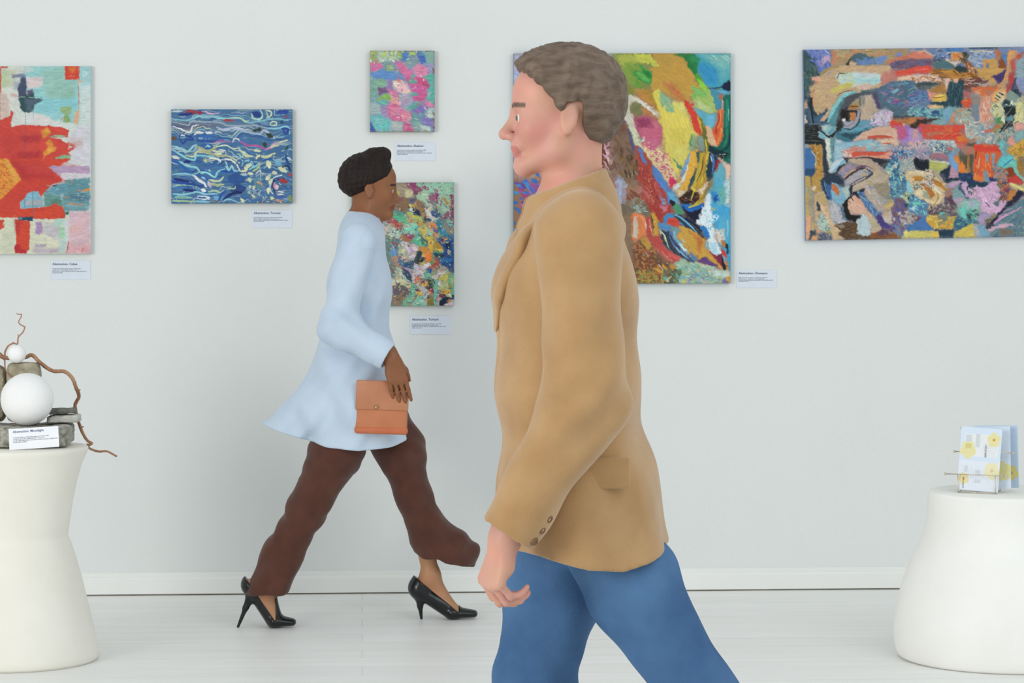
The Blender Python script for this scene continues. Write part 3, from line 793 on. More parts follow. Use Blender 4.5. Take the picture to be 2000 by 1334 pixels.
for col, t in [
    ('d8c8d0', '525,90 560,75 640,190 610,270 570,230'), ('dcc8d4', '690,110 780,180 720,290 660,360 640,310 700,240 660,160'), ('c898c8', '570,120 740,220 720,240 600,160'), ('54b890', '640,20 800,0 830,50 720,60'), ('60bc8c', '880,40 940,30 940,110 900,100'),
    ('d89038', '790,160 940,150 1000,230 930,280 860,240'), ('e87c30', '940,200 1000,220 1060,340 1050,430 960,440 920,330'), ('e0a858', '860,290 930,270 920,330 870,340'), ('28404c', '740,240 840,210 860,300 830,390 760,380'), ('2c3434', '740,380 920,340 880,430 790,460'),
    ('d4a83c', '1000,20 1090,20 1110,240 1060,260 1000,140'), ('b89030', '1110,80 1200,40 1270,190 1240,240 1120,160'), ('d8b848', '1120,150 1270,190 1240,245'), ('1f4c88', '1290,60 1490,0 1490,640 1380,480 1220,380 1200,330 1340,200'), ('2c70b0', '1210,360 1340,340 1480,360 1460,440 1250,420'), ('142c58', '1340,60 1440,50 1440,170 1350,180'), ('c8c8a0', '1360,200 1420,200 1410,290 1370,280'),
    ('3c9c78', '1100,220 1280,240 1200,280 1110,270'), ('283c4c', '1110,260 1330,290 1310,340 1120,330'), ('78905c', '1000,440 1080,380 1090,300 1140,330 1100,500'), ('b83c3c', '1130,360 1180,400 1140,520 1090,500'), ('c85848', '1000,520 1140,540 1120,580 1000,560'), ('2c54a0', '1000,580 1060,570 1060,640 1010,630'),
    ('c0b8a4', '440,280 520,260 580,400 500,410 440,360'), ('c8c89c', '450,180 520,170 510,260 440,260'), ('5c94c0', '290,190 350,190 340,280 290,280'), ('3c74a8', '390,380 430,380 500,520 450,510'), ('2c4c78', '500,480 640,470 650,560 540,560'), ('b088b0', '480,550 560,540 680,690 640,690 560,610'), ('384c60', '480,580 560,580 660,720 640,840 560,760 490,680'), ('b0c4c4', '470,690 500,690 640,850 580,820'),
    ('b88c70', '310,330 360,320 420,540 470,570 430,590 350,480'), ('b8bcac', '400,540 470,580 480,720 400,740'), ('cfc8a0', '390,770 460,760 640,890 600,950 540,920 420,860'), ('d8b854', '550,870 640,890 620,940'),
    ('d0c4c8', '760,590 900,490 1000,450 1000,510 910,570 880,760 840,740 760,700 720,780 660,840 700,720'), ('e0dcd8', '930,450 1000,450 990,520 930,500'), ('c0b04c', '830,470 930,410 930,450 850,500'), ('c8a0c8', '780,560 880,580 860,640 790,620'), ('e07850', '740,750 790,720 810,820 740,870 725,810'),
    ('983050', '850,800 890,790 890,850 850,860'), ('e0a840', '860,890 950,820 970,870 880,930'), ('70b898', '900,650 960,600 1030,720 930,770 900,740'), ('80b090', '960,640 1050,680 1000,770'), ('8a9470', '1050,580 1140,590 1130,700 1060,700'), ('c8bcac', '1030,750 1170,680 1330,620 1360,650 1200,720 1060,790'), ('d8c4bc', '1190,660 1340,615 1350,650 1200,710'),
    ('c4bc58', '1200,730 1330,680 1380,700 1380,770 1270,810 1200,780'), ('d8b850', '1290,790 1370,750 1350,820'), ('404c44', '980,800 1080,790 1090,930 1010,950'), ('582c38', '940,950 1030,930 1090,970 1000,980'), ('b03040', '1000,1000 1100,960 1090,1030 1020,1040'), ('d89848', '990,1020 1090,1040 1040,1090 980,1070'),
    ('70b494', '650,900 760,890 730,980 620,1290 490,1310 630,1100'), ('78bca0', '740,1160 910,1090 930,1310 640,1300'), ('70b8a0', '1090,830 1170,820 1180,1090 1160,1310 1090,1310'), ('b8b4b0', '760,880 870,960 980,980 990,1100 960,1310 910,1310 880,1060'), ('dca83c', '770,1040 860,1010 860,1090 790,1100'), ('703858', '730,960 810,1000 740,1010'),
    ('887c38', '960,1170 1100,1150 1090,1310 970,1310'), ('8c7c74', '640,1250 740,1110 760,1110 660,1270'), ('b4b87c', '1180,900 1360,840 1440,940 1380,1000 1180,1000'), ('d8d0c8', '1200,830 1280,890 1230,930 1180,880'), ('e0a030', '1220,1050 1280,1010 1430,990 1420,1050 1290,1080'), ('d8d0a8', '1350,1090 1440,1060 1430,1140 1370,1130'), ('c0a0a0', '1160,1130 1220,1120 1230,1310 1160,1310'),
    ('7c2c44', '1180,1110 1290,1100 1320,1080 1310,1120 1220,1150'), ('14283c', '1220,1200 1330,1140 1450,1170 1350,1210 1360,1250 1310,1310 1200,1310'), ('d08848', '1360,1230 1430,1200 1440,1250 1380,1260'), ('d8b8c4', '1310,1280 1490,1220 1490,1310 1330,1310'), ('1c344c', '1460,1090 1500,1080 1500,1150 1470,1140'),
    ('80b484', '1390,740 1500,700 1500,900 1440,920 1380,860'), ('b08838', '1390,870 1450,900 1500,930 1480,960 1400,920'), ('b8c480', '1450,770 1490,770 1490,860 1450,860'), ('68b090', '1440,950 1500,950 1500,1090 1450,1090'), ('6a5c60', '280,900 480,930 600,990 560,1100 420,1150 300,1030'), ('887058', '300,1060 480,1090 400,1280 290,1240'), ('c8ccb8', '170,820 270,830 300,880 190,880')]:
    p.poly(col, t, 2.0, .8, tex=.1)
p.spread(9)
p.dabs('c8d4c0 d8b850 2c3c50 70b898 b04858 d8c8c0 3c70a0 c89048 88a870 5a4860', '250,60 1490,0 1490,1300 300,1300', 330, (2, 6), (.8, 2), .7, .9)
p.view(740, 350, 10.26)
p.dabs('c8d4c0 d8b850 2c3c50 70b898 8c4468 d8c8c0 3c70a0 c89048 88a870 5a4860', '250,560 1490,380 1490,1300 100,1300', 230, (2, 6), (.8, 2), .7, .9)
p.dabs('8c4468 a8c8a4 98b89c b8c8a8', '560,90 1490,80 1490,700 900,500', 110, (2, 5), (.8, 1.8), .9, .9)
p.view(0, 0, 1)
p.dabs('7a9a98 b0b49c 8c8460 a8a070 5f7f80 c8b898 6a6a50 9cae8c', '687,360 765,430 765,598 687,598', 150, (3, 8), (1, 3), .7, .9)
p.grain(.05)
hang(p, (686.5, 357), (886.5, 356), (687, 598.5), 'painting',
     'thickly daubed multicoloured canvas directly behind the walking woman', '5c8c80', '8a7a5c')
# ------------------------------------------------------------------ big square painting of bright sweeping strokes
p = Paint(1003.5, 104, 1427, 555.5, '9a7058', seed=53)
p.view(0, 0, 1)
p.poly('a8b4d8', '1000,100 1210,100 1225,180 1190,260 1000,230', 4, 10)
p.dabs('a8b4d8 98acd8 b8b8dc 9fb8d4 b0a8d0', '1003,104 1200,104 1190,230 1003,230', 130, (12, 26), (4, 9), .3, .4)
p.poly('d0a4b8', '1003,220 1180,200 1200,330 1003,340', 6, 16)
p.dabs('dca8b4 d8a0b4 c898ac e0b0a8 c8a4c0', '1003,210 1190,200 1190,320 1003,330', 110, (12, 26), (4, 9), .1, .4)
p.dabs('8a5240 7c4838 a06450 6c4434', '1160,240 1240,240 1290,420 1150,420', 110, (10, 24), (3, 7), 1.1, .4)
p.dabs('9c8c70 a89878 8f8a6c b8a484', '1040,330 1250,330 1250,555 1003,555', 180, (12, 28), (4, 9), -.5, .4)
p.dabs('3c70c0 4890cc 5a6cc0 6850a8', '1003,330 1050,320 1050,380 1003,440', 40, (6, 16), (4, 8), .6, .6)
p.dabs('c05098 b8488c d06aa0 a8508c 8858a8', '1015,360 1085,350 1090,410 1030,450', 50, (6, 14), (3, 7), .5, .6)
p.view(960, 60, 2.4707)
for col, wd, t, dry in [('c8a878', 34, '350,620 330,760 270,860 170,940', 0), ('a8a888', 50, '400,700 350,800 290,880 150,960', .1), ('d8c8b0', 22, '400,760 370,860 300,940 260,960', .3), ('b8b8a0', 60, '480,860 380,960 260,1040 120,1060', .15),
                        ('c8c4b4', 20, '440,900 330,980 200,1030 110,1045', .35), ('c08858', 16, '480,950 380,1020 260,1080', .3), ('b8946c', 70, '560,980 400,1080 250,1130 110,1140', .1), ('a88460', 90, '600,1080 400,1170 110,1190', .05),
                        ('94a0a8', 14, '470,940 360,1010 240,1050', .3), ('b4906c', 24, '420,730 390,820 360,880', .2), ('d0704c', 12, '410,740 440,730', .2), ('cfd8d8', 12, '270,800 290,770', 0), ('7a94b0', 30, '110,960 150,990 180,940', .2)]:
    p.stroke(col, wd, t, dry=dry, tex=.14)
p.ground()
p.view(940, 60, 3.175)
p.poly('7086b8', '780,200 880,215 910,290 900,330 870,400 880,540 850,520 830,400 790,290', 1.5, 1.5)
p.poly('4c5c9c', '800,290 840,330 880,500 870,540 845,480', 1.5, 1.5)
p.poly('c8bca8', '780,285 765,470 745,500 720,440 740,370', 1.5, 1.2, dry=.15)
p.poly('7c7448', '785,370 800,370 830,470 800,500 770,480', 2, 1.5)
p.poly('9aa8c8', '845,900 875,930 865,1110 850,1110', 1.5, 1.5)
p.view(1200, 100, 8.3333)
p.poly('7f8a48', '-60,20 600,25 650,600 260,720 100,640 120,430 -60,300', 3, 5)
p.poly('a8b048', '0,60 400,45 420,300 150,300', 3, 4, ang=.5)
p.poly('c0c048', '320,45 590,45 640,140 755,260 600,250 560,200 360,170', 2.5, 1.2, ang=.6)
p.poly('7c9c3c', '150,180 440,210 430,600 250,500 130,430', 3, 3, ang=.7)
p.poly('3f9440', '300,310 350,300 440,350 400,200 520,290 620,390 600,580 560,560 400,470 310,400', 2.5, 1.5, ang=.7)
p.stroke('5fb050', 70, '370,360 460,420 560,490', dry=.1)
p.poly('5f9a34', '330,430 440,560 430,620 320,560', 2, 2)
p.poly('1f7c34', '450,300 560,330 615,420 600,450 520,420', 2, 2)
p.poly('7c8030', '120,450 320,620 300,700 220,700', 2, 2)
p.poly('bf943c', '590,45 970,45 1100,90 1190,190 1190,260 1290,370 1290,480 1400,620 1250,660 1230,780 1120,820 860,700 740,620 580,640 600,450 610,330 560,270 750,260 640,130', 2, 1.2, tex=.05, ang=.5)
p.poly('c9973c', '820,300 1180,240 1290,400 1300,540 1000,500', 4, 14, a=.6)
p.poly('a88c48', '740,60 940,50 900,200 800,180', 4, 14, a=.45)
p.poly('c0843a', '320,620 540,630 760,930 740,990 640,900 380,740', 2, 3)
p.poly('ad8430', '440,640 600,640 780,930 740,980 600,840', 2, 3)
p.poly('c07040', '790,520 930,520 1040,640 1140,760 1100,830 960,720', 3, 5)
p.poly('d85a40', '1010,650 1050,650 1050,700 1010,690', 1, 1)
p.poly('1f7a3c', '940,45 1300,50 1400,130 1360,330 1320,440 1280,380 1190,260 1180,180 1100,90', 2, 1.5, ang=.6)
p.poly('2c8a50', '1200,70 1390,120 1390,180 1250,190', 2, 3, ang=.4)
p.poly('4a9c34', '1290,390 1350,360 1440,500 1380,560 1320,480', 1.5, 1.2)
p.poly('3c9cb0', '1290,40 1905,40 1905,700 1700,620 1560,620 1440,490 1340,330 1390,130', 2, 2, ang=.7)
p.poly('72b4b0', '1380,45 1900,45 1900,340 1740,330 1500,130', 3, 6, ang=.5)
p.poly('2f8fc0', '1390,180 1480,200 1740,360 1660,560 1480,540 1370,300', 3, 4, ang=.8)
p.poly('5aaab0', '1680,300 1900,250 1890,470 1700,470', 3, 6, ang=1)
p.speck('a0c8bc', '1500,60 1900,60 1900,330 1700,280', .3, 2, st=6, ang=.5)
p.poly('14203c', '1740,570 1830,470 1900,500 1900,640 1850,660 1780,640', 2, 1.2); p.stroke('1c4860', 22, '1740,590 1650,600 1540,610', dry=.3)
p.poly('3f8fa8', '1540,620 1780,640 1900,690 1760,720 1730,900 1660,980 1560,700', 2, 2)
p.poly('5aa8cc', '1640,640 1760,650 1860,680 1760,700', 1.5, 1.5, dry=.2)
p.poly('8cc83c', '1330,440 1430,490 1540,640 1500,700 1400,600', 1.5, 1.5)
p.poly('a0bc60', '1250,720 1330,690 1540,640 1620,820 1620,900 1650,1000 1560,1050 1350,920 1280,800', 2.5, 1.5, ang=.9)
p.poly('78b85c', '1230,570 1290,560 1500,680 1490,760 1320,720', 2, 1.5); p.poly('78b458', '1250,720 1320,690 1330,770 1270,780', 1.5, 1)
p.poly('c0cc90', '1300,790 1540,880 1600,1000 1400,960', 3, 4, a=.8); p.poly('86b43c', '1400,770 1540,880 1470,870', 2, 2)
p.poly('5aa8bc', '1280,910 1550,1030 1650,1010 1620,1240 1560,1334 1440,1180 1370,1080', 2, 1.5, ang=.9)
p.poly('68b4d4', '1500,1060 1640,1080 1560,1280', 2, 2)
p.poly('d86434', '1690,950 1760,940 1775,1334 1580,1334 1660,1150', 1.5, 1.2, ang=1.4)
p.stroke('e8843c', 40, '1720,960 1710,1120 1640,1330', dry=.2); p.stroke('b03a30', 26, '1700,1020 1690,1150 1610,1330', dry=.3)
p.stroke('c8b8a8', 14, '1745,720 1750,900 1740,960', dry=.2); p.poly('b8603c', '1690,700 1770,690 1760,780 1700,780', 2, 2, dry=.3)
p.poly('0f6a5c', '1770,740 1905,700 1905,1334 1770,1334 1780,1000', 1.5, 1.5, ang=1.5)
p.stroke('1f8a70', 50, '1830,800 1840,1000 1810,1330', dry=.2); p.stroke('8cc0a8', 16, '1855,950 1855,1130', dry=.2); p.stroke('0f4c50', 26, '1885,800 1885,1330', dry=.1)
p.poly('d8c850', '600,680 720,610 740,690 760,930 960,830 1120,850 1270,1334 780,1334 740,1100 720,960 640,780', 2, 1.5, ang=1.2, tex=.05)
p.poly('e0cc58', '760,960 960,1000 1200,1100 1270,1334 800,1334', 4, 8, ang=1.2, a=.8)
p.poly('d0cc70', '940,820 1110,840 1220,1100 1000,940', 3, 4, ang=1.1, a=.8)
p.poly('86b084', '735,650 900,790 990,1010 860,980 760,870 720,760', 2, 1.4, ang=.9); p.speck('c8c46c', '760,820 960,860 980,1000 820,970', .3, 1.6, st=4, ang=1)
p.poly('d83c2c', '1120,790 1210,830 1330,1040 1420,1334 1300,1334 1240,1050 1130,860', 1.5, 1, ang=1.1); p.speck('e8a888', '1200,800 1290,930 1290,980 1210,900', .35, 1.3)
p.poly('d8a040', '1330,1040 1400,1100 1470,1334 1420,1334', 1.5, 1); p.poly('7a7820', '1370,1060 1420,1100 1480,1334 1440,1334', 1.2, 1)
p.poly('d8b080', '1480,1200 1540,1220 1580,1334 1500,1334', 1.5, 1.5)
p.poly('c8c4b0', '90,690 260,720 430,800 560,920 680,1030 650,1050 540,950 400,850 260,820 250,1000 380,1334 270,1334 160,1100 120,860', 1.8, 1.2, ang=.8)
p.speck('e4ddd0', '260,730 430,800 680,1030 640,1040 440,860', .6, 1.6)
p.poly('76784c', '230,900 340,820 470,920 500,1000 380,1060 270,980', 3, 3, dry=.15); p.poly('b87c48', '420,900 540,960 660,1060 640,1150 480,1040', 3, 3)
p.poly('b0506c', '300,1120 520,1040 640,1100 770,1290 700,1334 380,1334', 3, 3, ang=.6); p.poly('94385c', '340,1130 520,1090 580,1200 430,1280', 3, 3, dry=.2); p.poly('cc6c80', '600,1100 770,1280 640,1270', 3, 2)
p.poly('4a5a94', '-30,540 60,560 160,1200 160,1334 60,1100 0,900', 2, 2); p.poly('7c4c3c', '-60,1000 100,1120 240,1334 -60,1334', 3, 5)
p.view(1200, 250, 8.3333)
p.poly('d6c455', '780,0 1280,0 1340,120 1330,260 1260,360 1200,430 1080,680 1030,780 860,640 820,300', 3, 2, ang=1.3, tex=.06)
p.poly('c8b83c', '960,20 1080,20 1100,200 1000,180', 5, 10, a=.6); p.poly('cfc868', '900,300 1230,300 1100,560 960,500', 5, 10, a=.6, ang=1.2); p.poly('d8a030', '1100,210 1150,230 1150,280 1110,270', 2, 2, a=.8)
p.poly('d8c08c', '400,260 700,300 850,500 1010,800 960,960 860,900 620,620 420,300', 3, 3)
p.speck('c8607c', '380,0 780,0 720,250 640,380 460,300', .75, 3); p.poly('c4688c', '560,180 720,180 700,330 600,350', 4, 4, a=.7)
p.speck('c8587c', '520,330 880,420 980,900 900,900 620,560', .45, 2.2); p.speck('e0d8a0', '420,180 900,420 980,850 800,750 500,380', .3, 2.2)
p.poly('d8305c', '890,780 960,830 1000,880 930,960 880,900', 2, 1.4)
p.poly('d8dcc8', '420,200 480,140 490,200 430,240', 1.5, 1.5); p.stroke('6fb4a8', 20, '430,210 470,160')
p.poly('c8ccac', '240,0 330,0 400,230 450,330 380,290 320,260', 1.5, 1.2)
p.poly('4c5488', '200,20 240,30 320,300 310,420 270,330', 1.5, 1.2)
p.poly('6b5a48', '-60,0 200,0 300,400 420,600 400,900 260,900 100,800 -60,760', 4, 8, a=.6); p.dabs('503c2c 7a5c30 8a6034 644430', '60,300 400,560 420,800 100,760', 50, (4, 12), (2, 4), 1.3, .3)
p.poly('a84034', '330,300 400,320 620,600 640,760 880,1160 920,1334 520,1334 540,1150 440,950 350,800 420,650', 3, 2.5, ang=1.0)
p.dabs('b8463a 9c3430 c05848 8c3838 c06a5c', '360,420 640,760 900,1300 560,1300 380,800', 60, (6, 16), (2, 4), 1.05, .25)
p.poly('b86a6c', '420,980 540,1050 560,1200 480,1050', 2, 2); p.poly('c8508c', '620,830 720,900 740,970 650,900', 2, 3, a=.6)
p.poly('5c78b8', '370,320 440,350 520,560 510,620 440,540', 1.5, 1.2); p.poly('4f80c0', '600,600 690,650 840,900 860,1000 960,1080 1000,1200 920,1334 860,1200 840,1060 700,900 610,740', 1.5, 1.2, ang=1)
p.poly('5aa8d0', '840,1040 960,1080 1020,1240 960,1260 890,1160', 2, 1.5); p.speck('b05070', '700,980 820,1150 740,1180', .5, 2)
p.poly('7f90b8', '720,1110 830,1180 830,1290 780,1280', 2, 2, dry=.3); p.poly('201c20', '900,1170 980,1200 990,1280 930,1290 900,1240', 2, 1.4); p.poly('3c9460', '980,1250 1060,1270 1080,1334 940,1334', 2, 1.4)
p.poly('4f8c6c', '950,490 1020,560 1090,640 1080,700 1020,650', 2, 1.5); p.poly('6c9484', '1200,360 1250,120 1350,150 1370,320 1260,370', 3, 4, a=.7); p.poly('3f7c4c', '1230,160 1250,100 1250,290 1220,290', 2, 2)
p.poly('6f9cc8', '1080,700 1150,560 1210,400 1230,500 1150,700 1080,800', 1.5, 1.5); p.poly('cfd4cc', '940,990 1060,880 1150,700 1240,420 1260,480 1180,760 1080,900 1000,1030', 2, 1.4)
p.poly('e0a838', '1240,400 1330,390 1330,530 1290,690 1190,920 1090,1030 1040,1020 1160,820', 1.5, 1); p.poly('d8a03c', '1010,870 1070,840 1050,910', 1.2, 1)
p.poly('d8c49c', '990,1010 1100,1040 1180,1030 1060,1120', 1.5, 1.2)
p.poly('7c9c90', '1350,180 1450,120 1450,380 1380,360', 2, 2, a=.9); p.poly('35584c', '1340,390 1400,390 1370,560 1340,500', 2, 1.5); p.poly('24484c', '1290,740 1320,660 1280,880 1190,960', 1.5, 1.2)
p.poly('b8982c', '1390,400 1550,400 1540,560 1480,800 1400,980 1260,1000 1330,800', 2, 1.5, ang=1.6)
p.poly('6a6c24', '1420,0 1480,0 1540,300 1500,460 1450,250', 1.5, 1.2); p.stroke('c8b83c', 22, '1475,200 1500,420 1470,650', dry=.15)
for col, wd, t in [('d8b838', 30, '1530,400 1490,650 1400,900'), ('c8a430', 36, '1430,420 1390,700 1270,1000'), ('b8b03c', 20, '1380,560 1320,820 1260,960'), ('4c5824', 18, '1440,480 1410,700 1330,880'), ('c87830', 20, '1470,440 1440,700 1380,860'), ('6c7430', 16, '1490,600 1440,820'), ('d8c040', 26, '1260,960 1290,1040 1240,1160'), ('c09c30', 50, '1420,960 1420,1130 1330,1280'), ('d0c03c', 46, '1400,1180 1300,1260 1210,1310'), ('a08430', 26, '1480,1000 1420,1150 1340,1240'), ('8c8048', 26, '1590,880 1500,1000 1440,1120')]:
    p.stroke(col, wd, t, dry=.12)
p.poly('332018', '1080,1120 1240,1020 1340,1080 1360,1180 1240,1270 1100,1240 1040,1150', 2, 1.4); p.dabs('a05030 2c58a0 6c3820', '1100,1080 1340,1100 1320,1220 1100,1200', 22, (2, 6), (1, 2))
p.stroke('c8b838', 22, '1290,1010 1270,1100 1240,1180'); p.poly('e0c8b0', '1370,1020 1480,920 1490,960 1400,1060', 1.5, 1); p.poly('e0d0b8', '1410,1050 1440,1040 1430,1100', 1, 1); p.poly('1c3c8c', '1540,1050 1570,1080 1550,1110', 1, 1)
p.poly('2060b8', '1080,1240 1210,1290 1450,1270 1440,1334 1100,1334', 1.5, 1.2)
p.poly('e05c2c', '1590,0 1770,0 1740,230 1650,310 1600,120', 1.5, 1.2, ang=1.3); p.stroke('e8843c', 40, '1740,10 1720,130 1660,280', dry=.2); p.stroke('a83030', 22, '1650,10 1650,120', dry=.2)
p.poly('d8b088', '1490,0 1560,0 1660,290 1640,310 1560,260 1510,220', 1.5, 1.2)
p.poly('0f6050', '1770,0 1900,0 1900,580 1820,560 1640,380 1540,330 1540,290 1700,310 1760,160', 1.5, 1.2, ang=1.3); p.stroke('188060', 40, '1830,20 1820,200 1760,320', dry=.25); p.stroke('0c3844', 36, '1880,100 1850,300 1720,400', dry=.2)
p.poly('0c2c38', '1540,290 1700,370 1840,400 1820,480 1700,460 1600,430 1530,380', 1.5, 1.2); p.dabs('14302c e0ddd4 1c2420', '1700,430 1860,430 1780,520', 12, (2, 5), (1, 2)); p.poly('1f8068', '1830,520 1900,480 1900,580', 1.5, 1.2)
p.poly('1c3448', '1540,420 1680,480 1680,640 1600,800 1500,820 1490,640', 2, 1.5, ang=1.5); p.stroke('4878b8', 40, '1580,430 1610,580 1590,730', dry=.15); p.stroke('c8d4dc', 16, '1560,460 1580,560'); p.poly('9c2030', '1640,540 1690,520 1690,720 1620,740', 1.5, 1.3)
p.poly('5fa8b8', '1700,560 1830,590 1880,640 1880,1334 1560,1334 1520,1080 1600,900 1620,750', 3, 3, ang=1.4); p.poly('48a8d0', '1620,760 1800,900 1780,1050 1640,1040', 4, 6, a=.7); p.poly('68b49c', '1680,1000 1860,960 1840,1150 1720,1200', 4, 6, a=.7)
p.poly('e0b8a0', '1760,570 1870,610 1890,680 1870,850 1820,850 1800,700', 1.5, 1.5); p.poly('c8b8b0', '1680,500 1800,570 1780,610', 1.5, 1.5)
p.poly('c8d8d8', '1790,870 1890,860 1870,1180 1830,1240', 3, 4, dry=.3); p.poly('d8d4c4', '1780,1230 1860,1120 1880,1300', 2, 2, dry=.2)
p.poly('2c84c8', '1570,1040 1680,1060 1700,1180 1620,1260 1560,1160', 3, 2); p.poly('1c4ca0', '1620,1120 1680,1110 1680,1200 1610,1220', 3, 1.5, dry=.2); p.poly('c8b078', '1580,1300 1650,1290 1650,1334 1590,1334', 2, 2)
p.poly('d4e4ec', '1520,1050 1570,1080 1560,1334 1440,1334 1470,1200', 2, 1.4)
p.view(1200, 400, 8.3333)
p.poly('6c6450', '-60,0 560,0 600,140 540,200 280,160 0,300', 4, 6); p.dabs('7a7c70 8c9c94 6c6048 a0b0a8', '250,0 560,20 560,140 300,130', 40, (4, 12), (2, 4), .3, .6)
p.poly('866c50', '-60,150 280,150 280,620 420,900 300,1300 -60,1300', 5, 10)
p.poly('a83830', '540,0 920,0 930,130 790,170 770,280 660,260 580,130', 3, 2, ang=1); p.speck('c87080', '720,0 860,0 860,120 760,130', .5, 2)
p.poly('e07c48', '270,150 380,140 470,190 510,290 510,470 420,560 290,600 270,400', 2, 1.2, ang=1.5); p.stroke('f0a878', 14, '330,200 420,190 480,260', dry=.2); p.stroke('d0604c', 20, '280,160 290,500', dry=.2)
p.poly('c4bca4', '320,210 350,200 375,330 370,560 290,540 290,300', 1.5, 1.4, ang=1.5); p.stroke('d8d4cc', 22, '500,250 510,420', dry=.2)
p.poly('b8483c', '510,210 580,200 610,480 600,600 540,600 520,450', 1.5, 1.3); p.stroke('e0a088', 12, '560,240 610,500'); p.poly('4c4430', '590,150 620,150 640,420 600,300', 1.2, 1)
p.poly('c89830', '590,140 660,140 700,260 690,500 630,510 640,330', 1.5, 1.2)
p.poly('6c4c38', '370,590 470,560 600,740 900,1000 700,1300 350,1300 300,700', 4, 6); p.dabs('a85c38 b87838 8c4830 986c38 78402c', '330,650 640,740 760,1200 350,1280', 110, (5, 13), (2, 4), .7, .8)
p.poly('b88c34', '420,560 500,530 590,690 540,750 450,640', 1.5, 1.3)
p.poly('bc4844', '530,540 730,510 760,560 800,700 880,760 1060,870 1060,940 960,930 840,880 640,700', 2, 1.3, ang=.8); p.stroke('d85850', 60, '880,800 980,860 1060,900', dry=.1); p.stroke('c87060', 30, '760,760 840,860 950,920', dry=.2); p.stroke('d08070', 14, '540,560 560,640')
p.poly('3c84c0', '790,200 860,140 950,150 970,200 870,220 850,300 800,290', 1.4, 1); p.poly('d04434', '860,230 1000,230 1060,260 1030,340 940,350 860,310', 1.5, 1.2); p.stroke('c03028', 20, '870,260 1000,290', dry=.2)
p.poly('283c50', '960,160 1090,170 1380,440 1480,580 1300,520 1060,290', 2, 1.5); p.stroke('6cb0d8', 30, '970,170 1080,220 1220,340 1330,450', dry=.15); p.stroke('4888b8', 22, '1060,290 1120,350', dry=.1); p.stroke('14203c', 40, '1150,230 1300,330 1400,440', dry=.2)
p.poly('141830', '1090,30 1440,40 1400,230 1310,300 1180,200', 2, 1.3); p.poly('2068bc', '1100,0 1440,0 1440,60 1250,130 1160,100', 2, 1.2); p.stroke('c8c038', 30, '1210,50 1290,20 1370,0'); p.poly('44946c', '950,20 1050,20 1100,160 1020,160', 2, 1.3)
p.poly('4c8cc0', '700,310 770,300 940,360 870,440 730,390', 1.5, 1.2); p.poly('6f98a0', '900,350 1040,390 1060,450 1020,490 920,420', 2, 1.5)
p.poly('2c3c50', '740,400 880,450 920,620 1000,760 1290,940 1260,960 1080,860 850,720 760,560', 2, 1.5); p.stroke('d0d4b8', 22, '740,420 800,500 840,600 870,690', dry=.1); p.stroke('b0b860', 20, '800,540 850,630'); p.stroke('9ca090', 20, '850,660 900,740', dry=.2)
for col, wd, t in [('4878b0', 40, '900,450 930,580 1010,700 1180,880'), ('1c2c54', 20, '900,500 960,620 1060,740'), ('6cb0cc', 34, '960,450 1000,560 1090,680 1180,780'), ('c8e0e4', 30, '1060,640 1120,720 1200,770'), ('2c5c94', 26, '1080,800 1180,870 1290,940'), ('8cc4d4', 16, '1000,700 1100,810 1200,880')]:
    p.stroke(col, wd, t, dry=.1)
p.poly('cf9c3c', '1000,500 1070,430 1040,350 1200,380 1280,430 1470,570 1460,690 1540,800 1700,960 1760,1060 1650,1010 1490,850 1410,920 1330,830 1200,790 1090,620', 1.8, 1.2, tex=.05, ang=.7)
p.poly('c07034', '1260,480 1400,540 1430,600 1400,780 1340,740 1340,600', 3, 4); p.poly('b4803c', '1190,410 1230,430 1260,500 1210,470', 1.5, 1.2); p.poly('b8c0a8', '1090,560 1130,570 1150,620 1100,600', 2, 1.5)
p.poly('5c84b0', '1220,770 1300,820 1340,900 1260,900', 2, 1.5)
p.poly('64447c', '1330,920 1470,850 1560,940 1680,1000 1670,1030 1500,990', 1.5, 1); p.poly('bcc0a0', '1300,940 1480,990 1660,1030 1620,1080 1450,1060 1300,980', 2, 1.4)
p.poly('3fa4d4', '1560,0 1890,0 1890,1000 1700,620 1640,400 1560,240', 3, 2.5, ang=1.4); p.poly('68b8d0', '1700,250 1880,200 1880,600 1780,560', 5, 8, a=.6); p.stroke('c8dcd0', 10, '1840,260 1840,520', dry=.2); p.poly('c0b078', '1580,40 1650,50 1650,100 1590,90', 2, 2, dry=.3); p.poly('d0c8b8', '1780,0 1880,0 1870,60', 2, 2, dry=.3)
p.poly('d8e6ec', '1440,40 1570,30 1580,200 1610,400 1640,640 1740,760 1700,840 1600,830 1530,700 1510,500 1400,330 1330,310 1390,180', 3, 1.6, ang=1.2); p.speck('68b8dc', '1440,60 1570,100 1620,560 1500,420', .3, 2.2)
p.poly('2478c4', '1380,350 1450,340 1540,450 1540,560 1470,520', 2, 1.3); p.poly('9cd0e4', '1540,620 1640,640 1690,820 1590,820', 2, 2, a=.8); p.speck('d4e8f0', '1580,160 1700,180 1680,280 1590,260', .5, 2)
p.poly('8cb4bc', '1460,600 1510,620 1530,740 1480,730', 2, 1.5); p.poly('d8c8b8', '1650,420 1770,400 1790,560 1720,660 1660,560', 2, 2, dry=.25); p.poly('b07844', '1730,600 1790,590 1820,720 1760,700', 2, 1.3)
p.poly('a82430', '1540,770 1660,840 1740,800 1760,1040 1700,970', 1.5, 1.2); p.poly('6c2850', '1660,840 1720,830 1740,980 1690,940', 2, 1.5); p.poly('1c1c24', '1740,800 1800,900 1820,1080 1770,1070 1740,960', 1.5, 1.2); p.poly('1c2424', '1800,640 1840,660 1870,800 1830,820', 1.5, 1.2)
